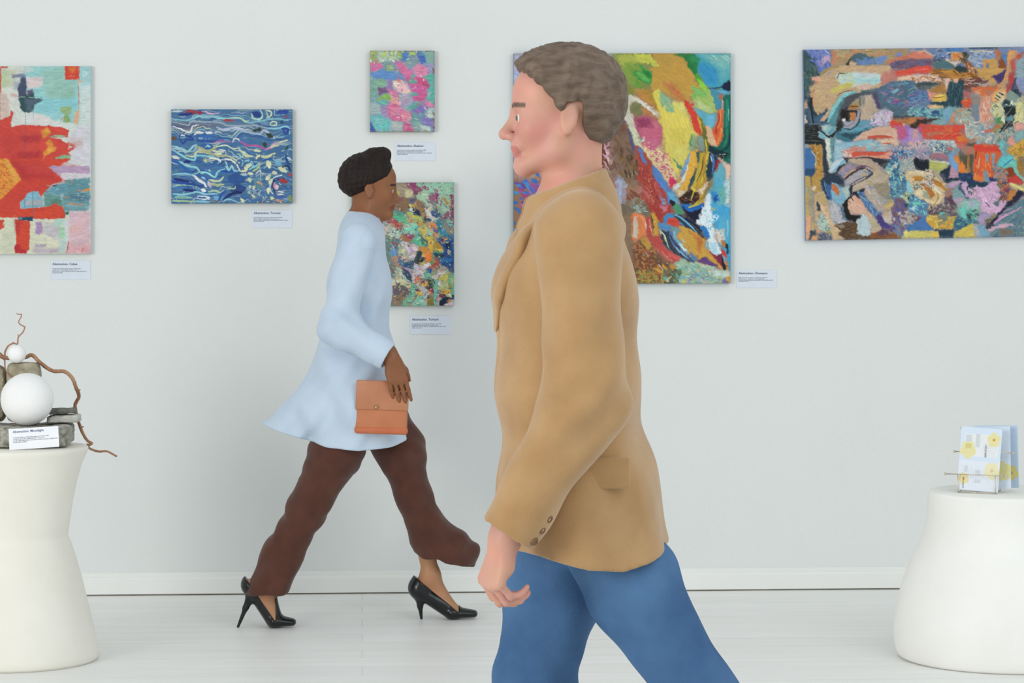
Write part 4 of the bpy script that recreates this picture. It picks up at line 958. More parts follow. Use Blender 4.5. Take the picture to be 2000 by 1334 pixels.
p.poly('d03c3c', '1740,720 1790,760 1840,860 1800,880 1750,800', 1.5, 1.2); p.poly('8ca4b0', '1740,830 1790,850 1840,1000 1800,1000', 1.5, 1.2); p.poly('c08044', '1790,930 1850,960 1860,1100 1810,1090', 1.5, 1.2); p.poly('3c9cc8', '1850,700 1890,660 1890,1150 1850,1050', 1.5, 1.5)
p.poly('94b49c', '960,960 1090,890 1300,960 1500,1070 1870,1100 1870,1200 1780,1290 1000,1290 1060,1100', 3, 3); p.dabs('8cc0ac 7cb4a0 a8c4a4 6c9ca4 b8c8b8 c0b88c 7ca8b8 98b878', '980,960 1300,960 1850,1110 1850,1200 1750,1290 1050,1290', 120, (4, 12), (2, 4), .25, .5)
p.poly('c4d8d0', '1560,1080 1870,1100 1870,1180 1620,1180', 4, 4, dry=.2); p.dabs('605c40 4c5c48 587c68 3c5048 70704c 60a890', '760,1060 1080,1050 1060,1270 780,1280', 60, (3, 9), (2, 4), .6, .9); p.dabs('a89040 98783c b88838 7c7440 88904c', '350,1080 780,1060 780,1290 350,1290', 70, (3, 10), (2, 4), .5, .8)
p.poly('d0983c', '620,1030 720,1040 790,1090 770,1140 660,1080', 1.5, 1.2); p.poly('cf9434', '770,950 860,1040 840,1080 780,1040', 1.5, 1.2); p.poly('c89434', '880,990 980,1000 980,1050 930,1050', 1.5, 1.2); p.stroke('dcc8b8', 14, '710,980 780,1060'); p.stroke('b0a8b0', 12, '490,780 560,860'); p.stroke('d8b890', 18, '840,1250 920,1170', dry=.2)
p.poly('d0983c', '1800,1190 1870,1180 1870,1240 1850,1270', 1.5, 1.2); p.poly('786898', '1740,1250 1800,1210 1850,1290 1750,1290', 1.5, 1.2); p.dabs('6c6c9c 5c90b0 b0a0b4', '1300,1050 1560,1100 1500,1280 1100,1280', 26, (3, 8), (1, 2.4), .5, .8); p.poly('d8c04c', '1090,1260 1160,1250 1160,1290 1100,1290', 1.5, 1.2)
p.spread(7)
p.view(0, 0, 1)
p.dabs('e8dcc0 2c3448 c8b890 6c8ca0', '1230,330 1425,380 1425,550 1240,500', 60, (1.5, 4), (.6, 1.3), .9, .7)
p.grain(.035)
hang(p, (1003.5, 104), (1427, 104), (1003.5, 555.5), 'painting',
     'big square canvas of sweeping yellow, green and blue strokes behind the man', '2f6c80', '3c7c88')
# ------------------------------------------------------------------ wide painting with a profile face breaking into patches of colour
def tilt_view(px, py):
    """picture point -> the canvas' own grid (the canvas hangs turned by a hair)"""
    c, s_ = math.cos(.0135), math.sin(.0135)
    dx, dy = px - 1569, py - 97
    return dx * c - dy * s_, dx * s_ + dy * c


class TiltPaint(Paint):
    def pts(s, t):
        if isinstance(t, str):
            t = [tuple(float(q) for q in a.split(',')) for a in t.split()]
        ox, oy, k = s.v
        if k == 1 and ox == 0: return np.array(t, dtype=float)
        return np.array([tilt_view(ox + x / k, oy + y / k) for x, y in t])


p = TiltPaint(0, 0, 545, 373, '7f8088', seed=67)
K = 8.8889
p.dabs('8a8c90 6c8090 a09080 7a90a0 9c8c84 5c7484 b09888', '0,0 545,0 545,373 0,373', 520, (8, 22), (3, 8), .1, .6)
p.dabs('c07850 b8a078 6c90a0 d0a0a8 506878 c8b890 8c6c58 d05840 3c5468', '420,0 545,0 545,373 400,373', 200, (7, 20), (3, 8), .5, .9)
p.ground()
p.view(1560, 90, K)
p.poly('37504f', '60,60 200,120 330,340 330,460 220,580 100,960 60,900', 3, 3); p.dabs('2f4a4c 44605c 3c5c70 50685c', '90,200 320,350 300,500 100,800', 50, (6, 14), (2, 4), 1.3, .4)
p.poly('6a7cb8', '80,70 540,70 600,170 560,340 400,440 330,430 300,250 200,130', 2.5, 2); p.dabs('7488cc 5c70b8 8c84b8 4c64a8', '120,75 560,80 560,340 340,420', 50, (5, 13), (2, 4), .8, .5); p.poly('c4a0bc', '420,150 560,160 560,260 400,310', 3, 2, dry=.3); p.poly('d8dcd8', '460,70 560,130 520,130', 1.5, 1.5); p.poly('3c6cc0', '510,70 600,160 570,200', 1.5, 1.3); p.poly('24343c', '560,250 610,230 620,260 580,275', 1, 1)
p.poly('a88c64', '560,70 1900,50 1900,240 1500,320 900,340 700,330 560,340', 3, 3, ang=0); p.poly('c8785c', '540,65 600,80 680,180 640,290 560,340 600,180', 2, 1.6); p.dabs('a89870 9c8454 b89870 c0885c', '640,70 1600,60 1500,160 700,300', 50, (8, 20), (2, 5), 0, .3)
p.poly('46626c', '920,160 1060,120 1180,160 1300,180 1340,320 1010,330 900,240', 2, 2); p.poly('6080b0', '1000,240 1200,200 1330,210 1340,320 1020,320', 3, 2.5); p.poly('6c8cc8', '1320,190 1500,170 1550,200 1460,240 1490,320 1340,300', 2, 1.6); p.poly('6c88cc', '1640,160 1760,110 1790,150 1720,190', 1.5, 1.3); p.poly('2c3838', '800,330 870,240 920,180 900,260 870,320 900,340', 1.5, 1.2)
p.poly('c8a484', '880,260 1000,290 980,340 880,320', 2, 1.5)
p.poly('bf9e78', '380,520 480,400 700,340 1580,340 1600,480 1500,490 1420,500 1430,700 1340,740 1070,800 880,800 700,860 560,1080 320,1210 280,1190 220,900 290,660 380,560', 2, 1.5, ang=.1); p.stroke('c4744c', 26, '370,560 290,660 240,860 250,1060', dry=.1); p.stroke('a88c54', 44, '390,500 500,410 700,350', dry=.1); p.stroke('8c98a8', 24, '460,520 560,450 660,430', dry=.3)
p.poly('c8a47c', '720,350 1560,350 1590,470 1440,480 980,400 700,470', 2, 3); p.poly('e0a088', '200,545 350,530 420,560 360,600 240,600', 1.5, 1.3)
p.poly('b8ccc8', '640,560 700,480 980,450 1420,490 1420,620 1330,690 960,700 720,660', 2.5, 2, ang=0); p.poly('8cc0c4', '900,560 1400,560 1380,640 960,620', 3, 4, a=.8, ang=0); p.poly('c8c0c8', '1000,460 1340,470 1200,520', 3, 3, a=.8); p.poly('d0b09c', '960,680 1230,640 1260,720 1160,760 980,740', 2.5, 2)
p.dabs('c8cc90 d0d0a0 a8c0a8 bcc484', '640,480 960,420 960,700 700,700', 40, (3, 8), (1.2, 2.4), -.3, .8); p.poly('c4b85c', '510,800 640,700 920,640 930,710 760,750 640,820', 2.5, 1.8, dry=.15); p.stroke('342c24', 14, '665,560 700,480 800,480 850,460', dry=.2); p.stroke('443c38', 12, '660,860 800,790 930,770', dry=.3)
p.dabs('c4a478 b89870', '260,700 560,860 500,1040 300,1180', 24, (8, 18), (3, 6), -.6, .3)
p.poly('c4786c', '1430,480 1660,420 1900,500 1900,560 1700,570 1430,680', 3, 3); p.poly('6c5468', '1560,300 1760,240 2000,200 2000,400 1640,410 1580,360', 2.5, 2, ang=-.1); p.dabs('7c6484 5c5070 845460 5c6494', '1600,280 2000,210 2000,390 1640,400', 30, (6, 14), (2, 4), -.15, .3)
p.poly('cc6c54', '1500,300 1700,200 1900,150 2000,150 2000,210 1740,240 1560,310', 2.5, 2.5); p.poly('d84c38', '1640,460 1800,410 2000,380 2000,490 1700,520', 2, 1.6, ang=-.1); p.poly('e0b898', '1700,560 1900,510 2000,500 2000,610 1800,590 1700,600', 2, 1.6); p.poly('b87468', '1600,420 1660,400 1720,560 1560,620 1450,680', 3, 3)
p.poly('4c6878', '1080,770 1340,740 1600,630 1900,600 2000,620 2000,1100 1700,1260 1560,1080 1420,1060 1330,780', 2.5, 1.6); p.dabs('5c84a0 6c5c90 4c6c90 846c94 50809c 9c7484 4470a0 70a0ac', '1400,760 1600,640 2000,620 2000,1080 1600,1060', 100, (5, 15), (1.4, 3), -.1, .35); p.stroke('8c3c88', 20, '1600,980 1780,940'); p.poly('88b0b8', '1580,800 1720,740 1740,760 1640,820', 1.5, 1.3)
p.poly('504868', '1260,810 1340,780 1430,1060 1400,1110 1350,1050', 1.8, 1.6); p.poly('bca48c', '1150,860 1250,840 1370,1110 1330,1200 1300,1260 1060,1300 1080,1060', 2, 1.6, ang=1.2)
p.poly('26404c', '100,880 200,900 240,1080 330,1210 500,1080 500,1334 160,1334 120,1180', 2, 1.5); p.poly('3c5c78', '120,1060 210,1050 260,1230 440,1180 480,1334 180,1334', 2.5, 2); p.stroke('22282c', 50, '220,910 210,1060 250,1334'); p.stroke('6c7c88', 8, '190,1080 230,1334'); p.poly('c4a084', '360,1310 540,1060 580,1060 440,1310', 1.5, 1.5); p.stroke('c8d0d4', 8, '430,1150 460,1120'); p.poly('c89c84', '100,990 150,940 150,1060 100,1100', 2, 1.6); p.poly('d8b4a0', '100,1210 140,1290 130,1334 100,1334', 1.5, 1.3)
p.poly('7cbcbc', '480,1334 560,1080 640,980 700,880 800,810 920,785 1070,810 880,860 780,930 640,1120 560,1334', 1.2, 1); p.poly('4c7078', '540,1334 640,1100 760,920 850,880 800,1040 740,1120 680,1334', 1.5, 2); p.poly('4c4c54', '780,900 880,840 1070,815 1280,790 1290,815 1080,860 960,940 860,1050 720,1180 700,1334 640,1334 700,1130 780,1000', 1.5, 1.6); p.poly('2c2c30', '700,1334 720,1160 880,1030 960,920 960,980 840,1090 740,1220', 1.5, 1.6)
p.poly('3c5c64', '1080,780 1160,775 1260,800 1080,815', 1.2, 1.2); p.poly('a89474', '880,1040 980,920 1100,870 1100,1000 1040,1080', 2, 2); p.stroke('6c7068', 40, '1060,900 1060,1040', dry=.1); p.stroke('7c8078', 30, '1130,900 1120,1060', dry=.3); p.poly('b0783c', '880,1050 920,1010 1040,1020 1000,1100 860,1100', 2, 1.6); p.stroke('201814', 14, '890,1050 1030,1050')
p.view(1560, 210, K)
p.poly('3c7080', '640,300 1300,220 1560,260 1200,380 940,560 860,620 640,540', 2, 2); p.poly('5c98ac', '740,380 1040,330 1080,220 1240,230 1330,330 1000,440', 2.5, 2.5); p.poly('284858', '720,420 960,460 1300,340 1320,360 980,510 900,560 760,490', 2, 2); p.poly('6ca0b0', '690,400 900,410 880,440 720,430', 2, 3)
p.poly('1c1a18', '720,40 900,50 1000,90 880,80 740,200', 2, 1.5); p.poly('c4783c', '860,80 960,80 990,140 950,240 880,200 900,140', 1.8, 1.4); p.poly('1a1614', '760,90 860,80 880,170 860,240 800,230 740,190', 1.5, 1.3); p.poly('3c3020', '840,90 880,90 890,160 850,220', 2, 1.6); p.poly('d8d8dc', '740,210 800,180 800,240 760,240', 1.2, 1)
p.poly('9c98a8', '730,250 880,260 960,230 1000,120 1020,80 1070,80 1050,200 960,330 880,370 760,350 800,310', 1.5, 1.3); p.stroke('84706c', 12, '760,320 860,320 960,240 990,150'); p.stroke('241c20', 16, '900,50 990,80 1000,160'); p.stroke('20242c', 14, '780,370 900,380 1000,310 1050,210 1070,90')
p.poly('2a2826', '640,300 740,180 760,340 700,400 640,440', 2, 2); p.poly('508890', '500,270 560,180 680,0 700,0 640,300 660,360 590,340', 1.5, 1.6)
p.poly('8cb8bc', '410,320 500,300 590,340 650,320 640,400 500,490 420,400', 1.5, 1.3); p.poly('c4c8b8', '410,330 490,320 440,390', 1.5, 2); p.poly('6498a8', '560,360 650,340 630,400 510,480 490,440', 1.5, 1.6); p.poly('7cb0bc', '330,410 400,410 500,520 430,570 340,510', 1.5, 1.3); p.stroke('14181a', 16, '330,380 420,440 520,510 620,430 680,370')
p.poly('1c2224', '100,300 330,320 360,400 330,420 340,520 450,570 440,660 100,620', 2, 1.3); p.dabs('48504c 5c645c 343c3c', '105,310 330,330 330,600 105,600', 34, (3, 8), (.6, 1.2), 0, .08); p.stroke('6c7474', 7, '110,570 440,590'); p.poly('282c2c', '340,0 360,0 420,400 330,380 260,100', 2, 1.6, a=.0)
p.poly('2c343c', '410,560 480,570 480,900 520,1120 460,1200 420,1100', 1.8, 1.6); p.poly('b48438', '160,640 400,650 410,1200 470,1240 460,1334 110,1334 110,1180 280,1100 290,900 220,760', 2, 1.6); p.dabs('a8702c c08c40 94602c c8a060', '220,660 400,660 400,1180 300,1150', 34, (3, 9), (1.5, 3), 1.2, .6); p.poly('3c6ca4', '105,700 200,710 290,830 290,1080 210,1200 105,1160', 2.2, 1.3); p.poly('8c98a0', '105,640 160,640 170,700 105,700', 1.5, 1.5); p.stroke('d0c0a0', 18, '220,760 300,880 290,1000 340,1020', dry=.3)
p.poly('c8d0c0', '460,540 550,530 560,760 600,930 540,1020 490,900 470,700', 1.2, 1.2); p.poly('5c9098', '540,540 650,520 590,760 620,930 560,960 550,760', 2, 2.2); p.poly('8cb4c8', '650,560 840,610 1240,560 1250,620 900,680 780,860 640,960 600,900 620,720', 2, 2); p.poly('a0c0cc', '640,680 800,650 760,840 650,900', 3, 3); p.poly('b8c4cc', '660,550 760,600 640,640', 2, 2); p.stroke('50504c', 14, '600,740 590,680', dry=.2)
p.poly('c0d0d8', '560,1000 640,920 780,880 790,960 640,1080 560,1130 520,1100', 1.5, 1.4); p.poly('7cb0c8', '590,1140 640,1040 780,900 830,960 740,1010 660,1080 620,1130', 1.2, 1.2); p.poly('282828', '480,1120 560,1160 640,1120 700,1020 840,970 780,860 830,900 860,980 700,1090 600,1200 480,1180', 1.2, 1.2)
p.poly('28384c', '460,1180 680,1170 830,1290 760,1334 360,1334 380,1250', 2, 1.6)
p.poly('d4a890', '940,570 1100,440 1320,350 1600,340 1710,400 1720,640 1660,660 1560,520 1330,480 1200,540', 1.8, 1.4, ang=-.1); p.poly('d0a07c', '1130,470 1600,370 1600,400 1200,500', 2, 3, a=.7); p.poly('d8b494', '1340,560 1720,560 1720,650 1560,640 1400,590', 2, 1.6); p.stroke('cc4c34', 36, '1200,520 1330,500 1540,510 1640,530', dry=.2); p.stroke('cc5438', 26, '1440,630 1560,630 1640,650', dry=.2)
p.poly('88b4c0', '900,640 1240,560 1260,600 1560,700 1540,750 1160,770 1160,680 880,680', 2.5, 2, dry=.1); p.dabs('94c0cc b8b8b0 84a8b0 c08c84', '860,620 1540,620 1540,760 800,760', 40, (5, 13), (1.4, 3), 0, .25)
p.poly('cc8474', '730,760 900,700 1160,680 1160,740 1020,760 920,840 940,880 800,870', 3, 2, dry=.2); p.dabs('d0b4ac d8c8bc c89890', '720,740 940,700 920,880 800,860', 24, (2, 6), (1, 2.4), .3, .6); p.poly('d04c34', '920,780 1140,770 1560,770 1440,840 1060,830 930,860', 1.8, 1.5, ang=0); p.poly('dc8c70', '930,870 1060,840 1430,830 1620,750 1560,900 1380,880 1060,890', 2, 1.6)
p.stroke('3c3438', 26, '800,880 960,890 1160,870 1360,900 1560,940 1620,970', dry=.1); p.poly('b8a088', '880,890 1160,880 1300,940 1400,1040 1460,1150 1560,1200 1540,1334 1200,1334 1280,1130 1180,1020 1040,1010 860,940', 2, 2); p.poly('2c2c34', '1220,880 1480,900 1560,950 1440,1010 1340,960', 2, 1.6); p.poly('8c8078', '840,950 1040,1010 1000,1030 820,1060 690,1130 700,1090 800,1000', 2, 2)
p.poly('8c84a4', '690,1110 860,980 1000,1010 920,1060 780,1210 740,1180', 2, 2); p.dabs('6c7cb0 b89078 a88c98', '740,1060 900,1000 980,1020 780,1180', 24, (3, 8), (1.2, 2.4), -.5, .6); p.stroke('704060', 16, '780,1240 960,1080 1120,1010 1280,1070'); p.stroke('c8a068', 22, '790,1210 900,1120 1000,1060', dry=.2); p.poly('a8a0a4', '780,1290 1000,1120 1160,1070 1280,1140 1000,1334 830,1334', 2, 1.6); p.poly('4c6c80', '1100,1090 1200,1090 1280,1140 1210,1170', 1.5, 1.5); p.stroke('2c2430', 16, '800,1240 960,1110 1120,1060 1280,1140'); p.stroke('3c3038', 12, '900,1330 1060,1240 1280,1140')
p.poly('b8a484', '1000,1334 1280,1150 1480,1200 1560,1334', 2.5, 2); p.dabs('a89c88 c0b098 b09c74 b0a0a8', '1160,1000 1480,1160 1540,1330 1060,1330', 40, (4, 10), (1.4, 3), .3, .8)
p.poly('c8b4c4', '1280,200 1420,60 1540,60 1620,140 1620,260 1480,310 1300,310', 3, 2.5, dry=.25); p.dabs('d8c4d8 c4a8c8 b49cb8 d0ccd4 7890a0', '1280,100 1620,100 1600,260 1160,330', 60, (3, 8), (1, 2.6), -.5, .7); p.stroke('a884b4', 14, '1100,350 1300,290 1480,260', dry=.2)
p.poly('d84434', '1570,260 1640,180 1700,250 1790,260 1790,330 1620,340', 2, 1.6); p.poly('c05880', '1620,330 1800,300 1880,360 1900,540 1720,560 1700,400', 2, 1.6); p.poly('9c70c4', '1840,330 1900,330 1960,400 1960,560 1880,600 1760,600 1880,500', 2, 1.6); p.poly('a080b8', '1720,560 1880,560 1800,640', 2, 2); p.poly('d8a884', '1790,270 1850,290 1820,350', 1.5, 1.4)
p.poly('b4703c', '1600,200 1990,170 2000,320 1780,260 1640,230', 2, 1.8); p.poly('2c2420', '1920,320 2000,300 2000,370', 1.5, 1.5); p.poly('c88c84', '1900,620 2000,390 2000,620', 3, 3); p.poly('34383c', '1620,160 2000,150 2000,180 1640,190', 2, 3, dry=.3)
p.dabs('b890a0 c4a0a8 7c7c94 5c6c94 88a4b0 a8a0a8', '1560,640 2000,620 2000,900 1700,900 1560,800', 100, (3, 9), (1.4, 3), .6, 1.0); p.dabs('2c508c 6cb4c8 3c6c94 2c4878', '1580,760 1960,760 1960,900 1600,1000', 50, (3, 7), (1.2, 2.6), .6, 1.0)
p.dabs('3c80a0 6cb0bc 2c6494 88c4c0 4c90b0 c8d8a0 305888', '1560,900 1800,1000 1860,1334 1560,1334', 110, (3, 9), (1.2, 2.6), .9, .8); p.dabs('a8a89c b8b0a0 8ca8a0 98a0a0', '1720,900 2000,880 2000,1100 1760,1200', 50, (4, 10), (1.4, 3), .5, .9); p.stroke('e0e0c8', 8, '1590,1060 1680,960'); p.stroke('e0e0c8', 8, '1620,1080 1710,970'); p.poly('cc5444', '1730,870 1780,880 1770,910 1730,900', 1.5, 1.2)
p.poly('d0b888', '1820,1180 1900,1110 2000,1100 2000,1300 1880,1260', 2, 1.6)
p.view(1560, 330, K)
p.poly('c0a058', '110,100 180,120 215,200 210,900 110,900', 1.8, 1.5); p.poly('b89048', '215,70 280,60 300,140 400,150 380,260 380,400 280,400 220,340', 1.8, 1.5); p.poly('a0947c', '150,280 220,350 260,480 270,900 210,940 180,700', 2, 2); p.poly('2c4c74', '105,0 290,0 280,60 210,130 105,110', 2, 1.4); p.stroke('34384c', 9, '212,120 215,280')
p.poly('24384c', '370,190 460,180 540,220 560,540 500,540 440,400', 2, 1.6); p.poly('34649c', '440,250 540,280 600,560 520,540', 3, 2, dry=.2); p.stroke('a8b8c4', 6, '440,210 460,340 520,460')
p.poly('7cacc4', '560,230 640,260 730,340 860,320 860,480 800,600 640,640 560,440', 2.2, 1.6); p.poly('a8bcb4', '740,340 860,310 870,480 830,520 780,440', 2, 1.6); p.poly('c86838', '575,270 630,270 700,390 690,460 640,440 575,350', 1.5, 1.3); p.poly('b07838', '640,400 700,380 690,470', 1.5, 1.3)
p.poly('c8a880', '260,480 340,400 440,400 500,600 560,860 640,980 740,1080 830,1190 600,1240 560,1080 480,900 350,640 320,560 300,660 340,740 380,720 340,920 290,920 270,680', 1.6, 1.3); p.poly('d8b490', '340,570 420,640 520,860 600,960 560,960 460,840', 2, 2); p.poly('b89c68', '280,460 420,420 500,600 470,660 330,540', 2, 2); p.poly('343c40', '310,570 350,580 380,720 320,720', 1.2, 1.2); p.poly('e0c8a4', '220,340 270,290 300,300 280,390 230,370', 1.5, 1.5)
p.poly('e0a078', '120,820 210,820 190,1200 120,1240', 1.8, 1.4); p.poly('dc9c6c', '270,940 300,950 300,1040 380,1080 350,1120 280,1040', 1.5, 1.3); p.poly('d89860', '210,1240 260,1120 320,1170 310,1240', 1.5, 1.3); p.poly('b8a860', '200,900 260,940 270,1060 230,1060', 1.5, 1.4); p.poly('a8bcb0', '320,900 400,780 480,900 560,1080 460,1080 340,1000', 2.5, 2); p.dabs('c8d0a8 a4c4bc 6c7c78 b8c8c0', '330,800 480,800 560,1080 330,1040', 34, (2, 6), (1, 2.2), .8, .9); p.poly('5c6070', '330,1240 340,1140 440,1110 540,1160 560,1240', 2, 1.5); p.dabs('8c90a0 3c3c50 a0a4b0', '340,1140 540,1140 540,1235 340,1235', 26, (2, 5), (.8, 1.6), .3, .8); p.poly('3c4854', '190,1240 200,1080 290,1060 300,1140 230,1160', 1.5, 1.4); p.poly('a89854', '460,1080 560,1060 560,1150 500,1120', 1.5, 1.5)
p.poly('b0b0b4', '520,560 600,510 640,640 740,630 760,860 860,900 720,940 620,960 560,860', 2.5, 2); p.dabs('c0bcbc a0a8ac b8b4b8 8c8c94', '540,560 740,640 800,900 620,960', 40, (3, 8), (1.2, 2.6), 1.1, .5); p.poly('4c6c84', '720,620 800,720 880,860 840,900 760,860', 2, 2)
p.poly('1a1616', '760,620 830,530 960,430 1000,500 900,500 860,570 860,680 900,780 1080,830 1060,880 980,940 880,900 800,820', 2.2, 1.3); p.poly('5c4430', '630,980 860,910 1000,930 1030,1000 1000,1130 1100,1180 1250,1150 1300,1090 1420,1190 1400,1215 800,1220 680,1130 740,1080', 2.2, 1.4); p.dabs('6c5034 4c3828 7c5838', '660,980 1000,960 1300,1180 820,1210', 34, (4, 10), (1.5, 3), .3, .5); p.poly('8c7c6c', '630,970 760,960 800,1010 720,1040', 1.5, 1.4); p.poly('84502c', '1200,1210 1300,1080 1420,1160 1640,1100 1720,1190 1640,1210', 2, 1.5)
p.poly('d4a890', '840,560 900,490 960,430 1040,520 1180,700 1330,900 1430,1030 1380,1080 1260,1130 1240,960 1120,780 900,790 850,700', 1.5, 1.3, ang=.9); p.poly('dc9c80', '960,440 1040,530 1180,700 1130,690 1000,560', 1.5, 1.5); p.stroke('1c1818', 12, '900,500 950,560'); p.stroke('3c2c28', 8, '850,560 900,600'); p.poly('b4a888', '1180,760 1330,900 1420,1030 1300,1100 1230,940', 2, 2.2); p.poly('b4c8cc', '1010,890 1110,780 1200,870 1240,1000 1240,1150 1140,1180 1000,1110 1030,1000', 2.5, 1.8); p.dabs('c0d0d4 a4b8c0 b8c4c0', '1010,900 1200,880 1230,1150 1020,1110', 26, (3, 8), (1.4, 2.8), 1, .6)
p.poly('1c2430', '870,340 930,270 1140,180 1280,60 1280,100 1180,180 940,290 910,400 1000,390 1140,330 1100,420 1040,390 1000,420 1060,530 940,430 890,460', 1.5, 1.3); p.poly('bca890', '910,400 940,290 1150,190 1160,310 1020,370', 2, 1.6); p.poly('4c74a4', '1010,400 1050,390 1200,560 1400,800 1330,830 1180,700', 2, 1.5); p.dabs('5c84b4 7c94b8 3c6498 88a8b8', '1020,400 1100,440 1400,800 1320,830', 34, (4, 10), (1.4, 2.8), .95, .3)
p.poly('b4a898', '1150,350 1300,400 1480,620 1500,700 1400,720 1200,520', 2.5, 2); p.dabs('b8a890 c8b4b0 9ca0a8 b49c84', '1150,200 1500,600 1500,720 1380,700 1150,400', 60, (4, 10), (1.4, 3), .8, .6); p.poly('948870', '1300,260 1500,240 1560,320 1650,420 1500,460 1380,420', 2.5, 2); p.stroke('c0a860', 20, '1500,440 1600,440 1650,410', dry=.2); p.poly('c4a868', '1490,640 1620,550 1660,580 1640,640 1540,700', 2, 1.5, dry=.2)
p.poly('483c7c', '1330,840 1400,800 1580,990 1700,840 1650,1000 1700,1100 1560,1040 1440,1030', 2, 1.5); p.poly('bcb0a4', '1440,820 1540,740 1680,880 1600,990 1480,900', 2, 1.5); p.poly('c8a080', '1470,840 1520,760 1580,790 1540,850', 2, 2); p.poly('6c5468', '1680,520 1800,520 1850,600 1840,760 1700,860 1640,700', 2.5, 2); p.dabs('4c5ca0 745468 84606c 5c5494', '1640,540 1840,560 1800,960 1600,1030', 50, (4, 10), (1.6, 3.2), 1.1, .5); p.poly('5c3c50', '1360,1110 1440,1040 1560,1060 1540,1150 1400,1180', 2, 2, dry=.2); p.dabs('4c70a0 7c5878 5c80a8 8c7c80', '1600,960 2000,960 1800,1150 1680,1140', 40, (4, 10), (1.5, 3), .3, .7)
p.poly('d4c870', '1820,1080 2000,1090 2000,1200 1810,1200', 2, 1.5); p.dabs('a8a098 c8c0b4 84706c b8a8a0 906058', '1700,760 2000,740 2000,960 1760,980', 50, (3, 9), (1.4, 3), .5, .9); p.poly('4070a8', '1860,1000 2000,960 2000,1080 1880,1080', 2.5, 2); p.poly('4c7c98', '1560,420 1740,300 1860,240 1840,400 1660,520', 3, 3, dry=.2); p.poly('ccb488', '1820,120 1880,60 2000,50 2000,190 1880,200', 2, 1.6); p.poly('88c0c8', '1860,220 2000,200 2000,420 1880,400', 3, 2.5, dry=.2); p.dabs('4c88b0 305c90 7cc0bc 6c9c98', '1600,100 1860,200 1700,500 1560,420', 60, (3, 9), (1.2, 2.8), .8, .8); p.dabs('1c3c50 80c8c0 b8b878', '1740,420 2000,420 2000,640 1850,700 1820,540', 50, (2, 7), (1, 2.2), .8, 1)
p.view(1775, 90, K)
p.poly('6c84b0', '0,60 2000,40 2000,110 400,110 0,90', 2, 2); p.poly('d0745c', '0,110 250,90 400,180 380,220 0,210', 2.2, 1.8, ang=.05); p.poly('d8ac8c', '0,85 300,75 420,180 260,110', 2, 1.8, dry=.2); p.poly('6c5464', '0,230 380,230 410,330 300,340 0,370', 2.2, 1.8); p.dabs('5c6498 845460 6c5c7c', '0,230 390,240 390,330 0,360', 24, (5, 12), (1.6, 3), .1, .3)
p.poly('dc4838', '0,390 200,350 360,350 420,410 360,460 0,490', 2, 1.5, ang=0); p.stroke('e89078', 10, '100,420 320,400'); p.poly('b87c30', '330,470 480,400 800,380 1050,430 1200,520 1150,600 900,600 700,560 500,530', 2.5, 2, ang=.05); p.dabs('9c6424 c08838 a87030 7c4c24 8c5c3c', '420,400 1100,420 1200,560 900,620 500,540', 50, (6, 16), (2, 3.6), .08, .3)
p.poly('4c6c74', '400,330 560,240 700,260 860,330 800,400 480,390', 2.2, 2); p.poly('2c4450', '420,240 520,180 640,200 560,260', 2, 1.6); p.poly('3c78c0', '620,60 940,45 900,95 640,95', 2, 1.5); p.dabs('6c84b0 4c6494 8c98b0 3c5c80', '420,60 760,60 700,240 440,200', 34, (4, 10), (1.5, 3), -.3, .6)
p.poly('d0985c', '720,140 840,100 880,160 860,240 740,250', 2, 1.5); p.poly('d88040', '740,130 880,140 860,220 760,220', 2.2, 1.6, dry=.2); p.stroke('dcc0a0', 16, '640,130 740,110 840,120', dry=.2); p.stroke('d8b89c', 18, '640,240 720,290 820,300', dry=.2); p.poly('d8c0ac', '700,290 850,260 800,350', 1.5, 1.4); p.poly('5c74b0', '840,310 940,330 980,370 860,360', 1.5, 1.4); p.poly('2c3c3c', '780,400 860,340 1000,390 1020,460 860,460', 2.2, 1.6); p.poly('2c342c', '940,110 1010,110 1010,180 960,170', 2, 1.5)
for i in range(8): p.stroke('b88450' if i % 2 else '342820', 11, f'{850 + i * 14},{180 + i * 20} {1000 + i * 20},{300 + i * 18} {1080 + i * 14},{420 + i * 12}', dry=.25)
p.dabs('d07c44 e0a878 7c4c34 c89868', '940,300 1180,340 1200,500 1040,460', 34, (3, 8), (1.2, 2.4), .7, .5)
p.poly('7c90b4', '1080,200 1480,120 1560,180 1480,240 1290,240 1280,390 1140,380', 2.5, 2); p.dabs('98a8c0 6c80b0 b0b4bc 88a0ac', '1040,100 1520,100 1480,230 1280,380 1120,360', 60, (4, 12), (1.6, 3.2), .2, .7); p.stroke('c8bc9c', 26, '1060,90 1260,85 1480,90', dry=.3); p.stroke('3c4c60', 16, '1040,40 1400,40 1560,50', dry=.2)
p.poly('c89850', '1290,230 1530,230 1540,370 1660,410 1560,500 1440,540 1500,640 1420,640 1200,540 1180,400 1290,400', 2, 1.5); p.poly('d89048', '1280,240 1360,235 1310,390 1285,390', 1.5, 1.4); p.poly('6c7490', '1330,300 1380,310 1385,390 1330,390', 1.5, 1.3); p.poly('8c4828', '1540,370 1600,180 1640,220 1690,390 1600,380', 1.8, 1.4); p.poly('c06c44', '1490,60 1560,60 1570,180 1530,240 1500,160', 2, 1.6, dry=.15); p.poly('5080b8', '1620,160 1730,150 1720,260 1680,320 1640,230', 2, 1.6, dry=.15)
p.poly('46346c', '1430,540 1560,480 1680,420 1660,560 1600,650 1500,590', 1.8, 1.3); p.poly('dc9450', '1720,80 1890,75 1800,140 1760,240 1720,480 1640,640 1540,780 1480,900 1400,960 1480,780 1600,640 1690,430', 1.6, 1.3); p.poly('e0a05c', '1480,780 1600,740 1700,800 1680,880 1520,980 1420,960', 2, 1.5)
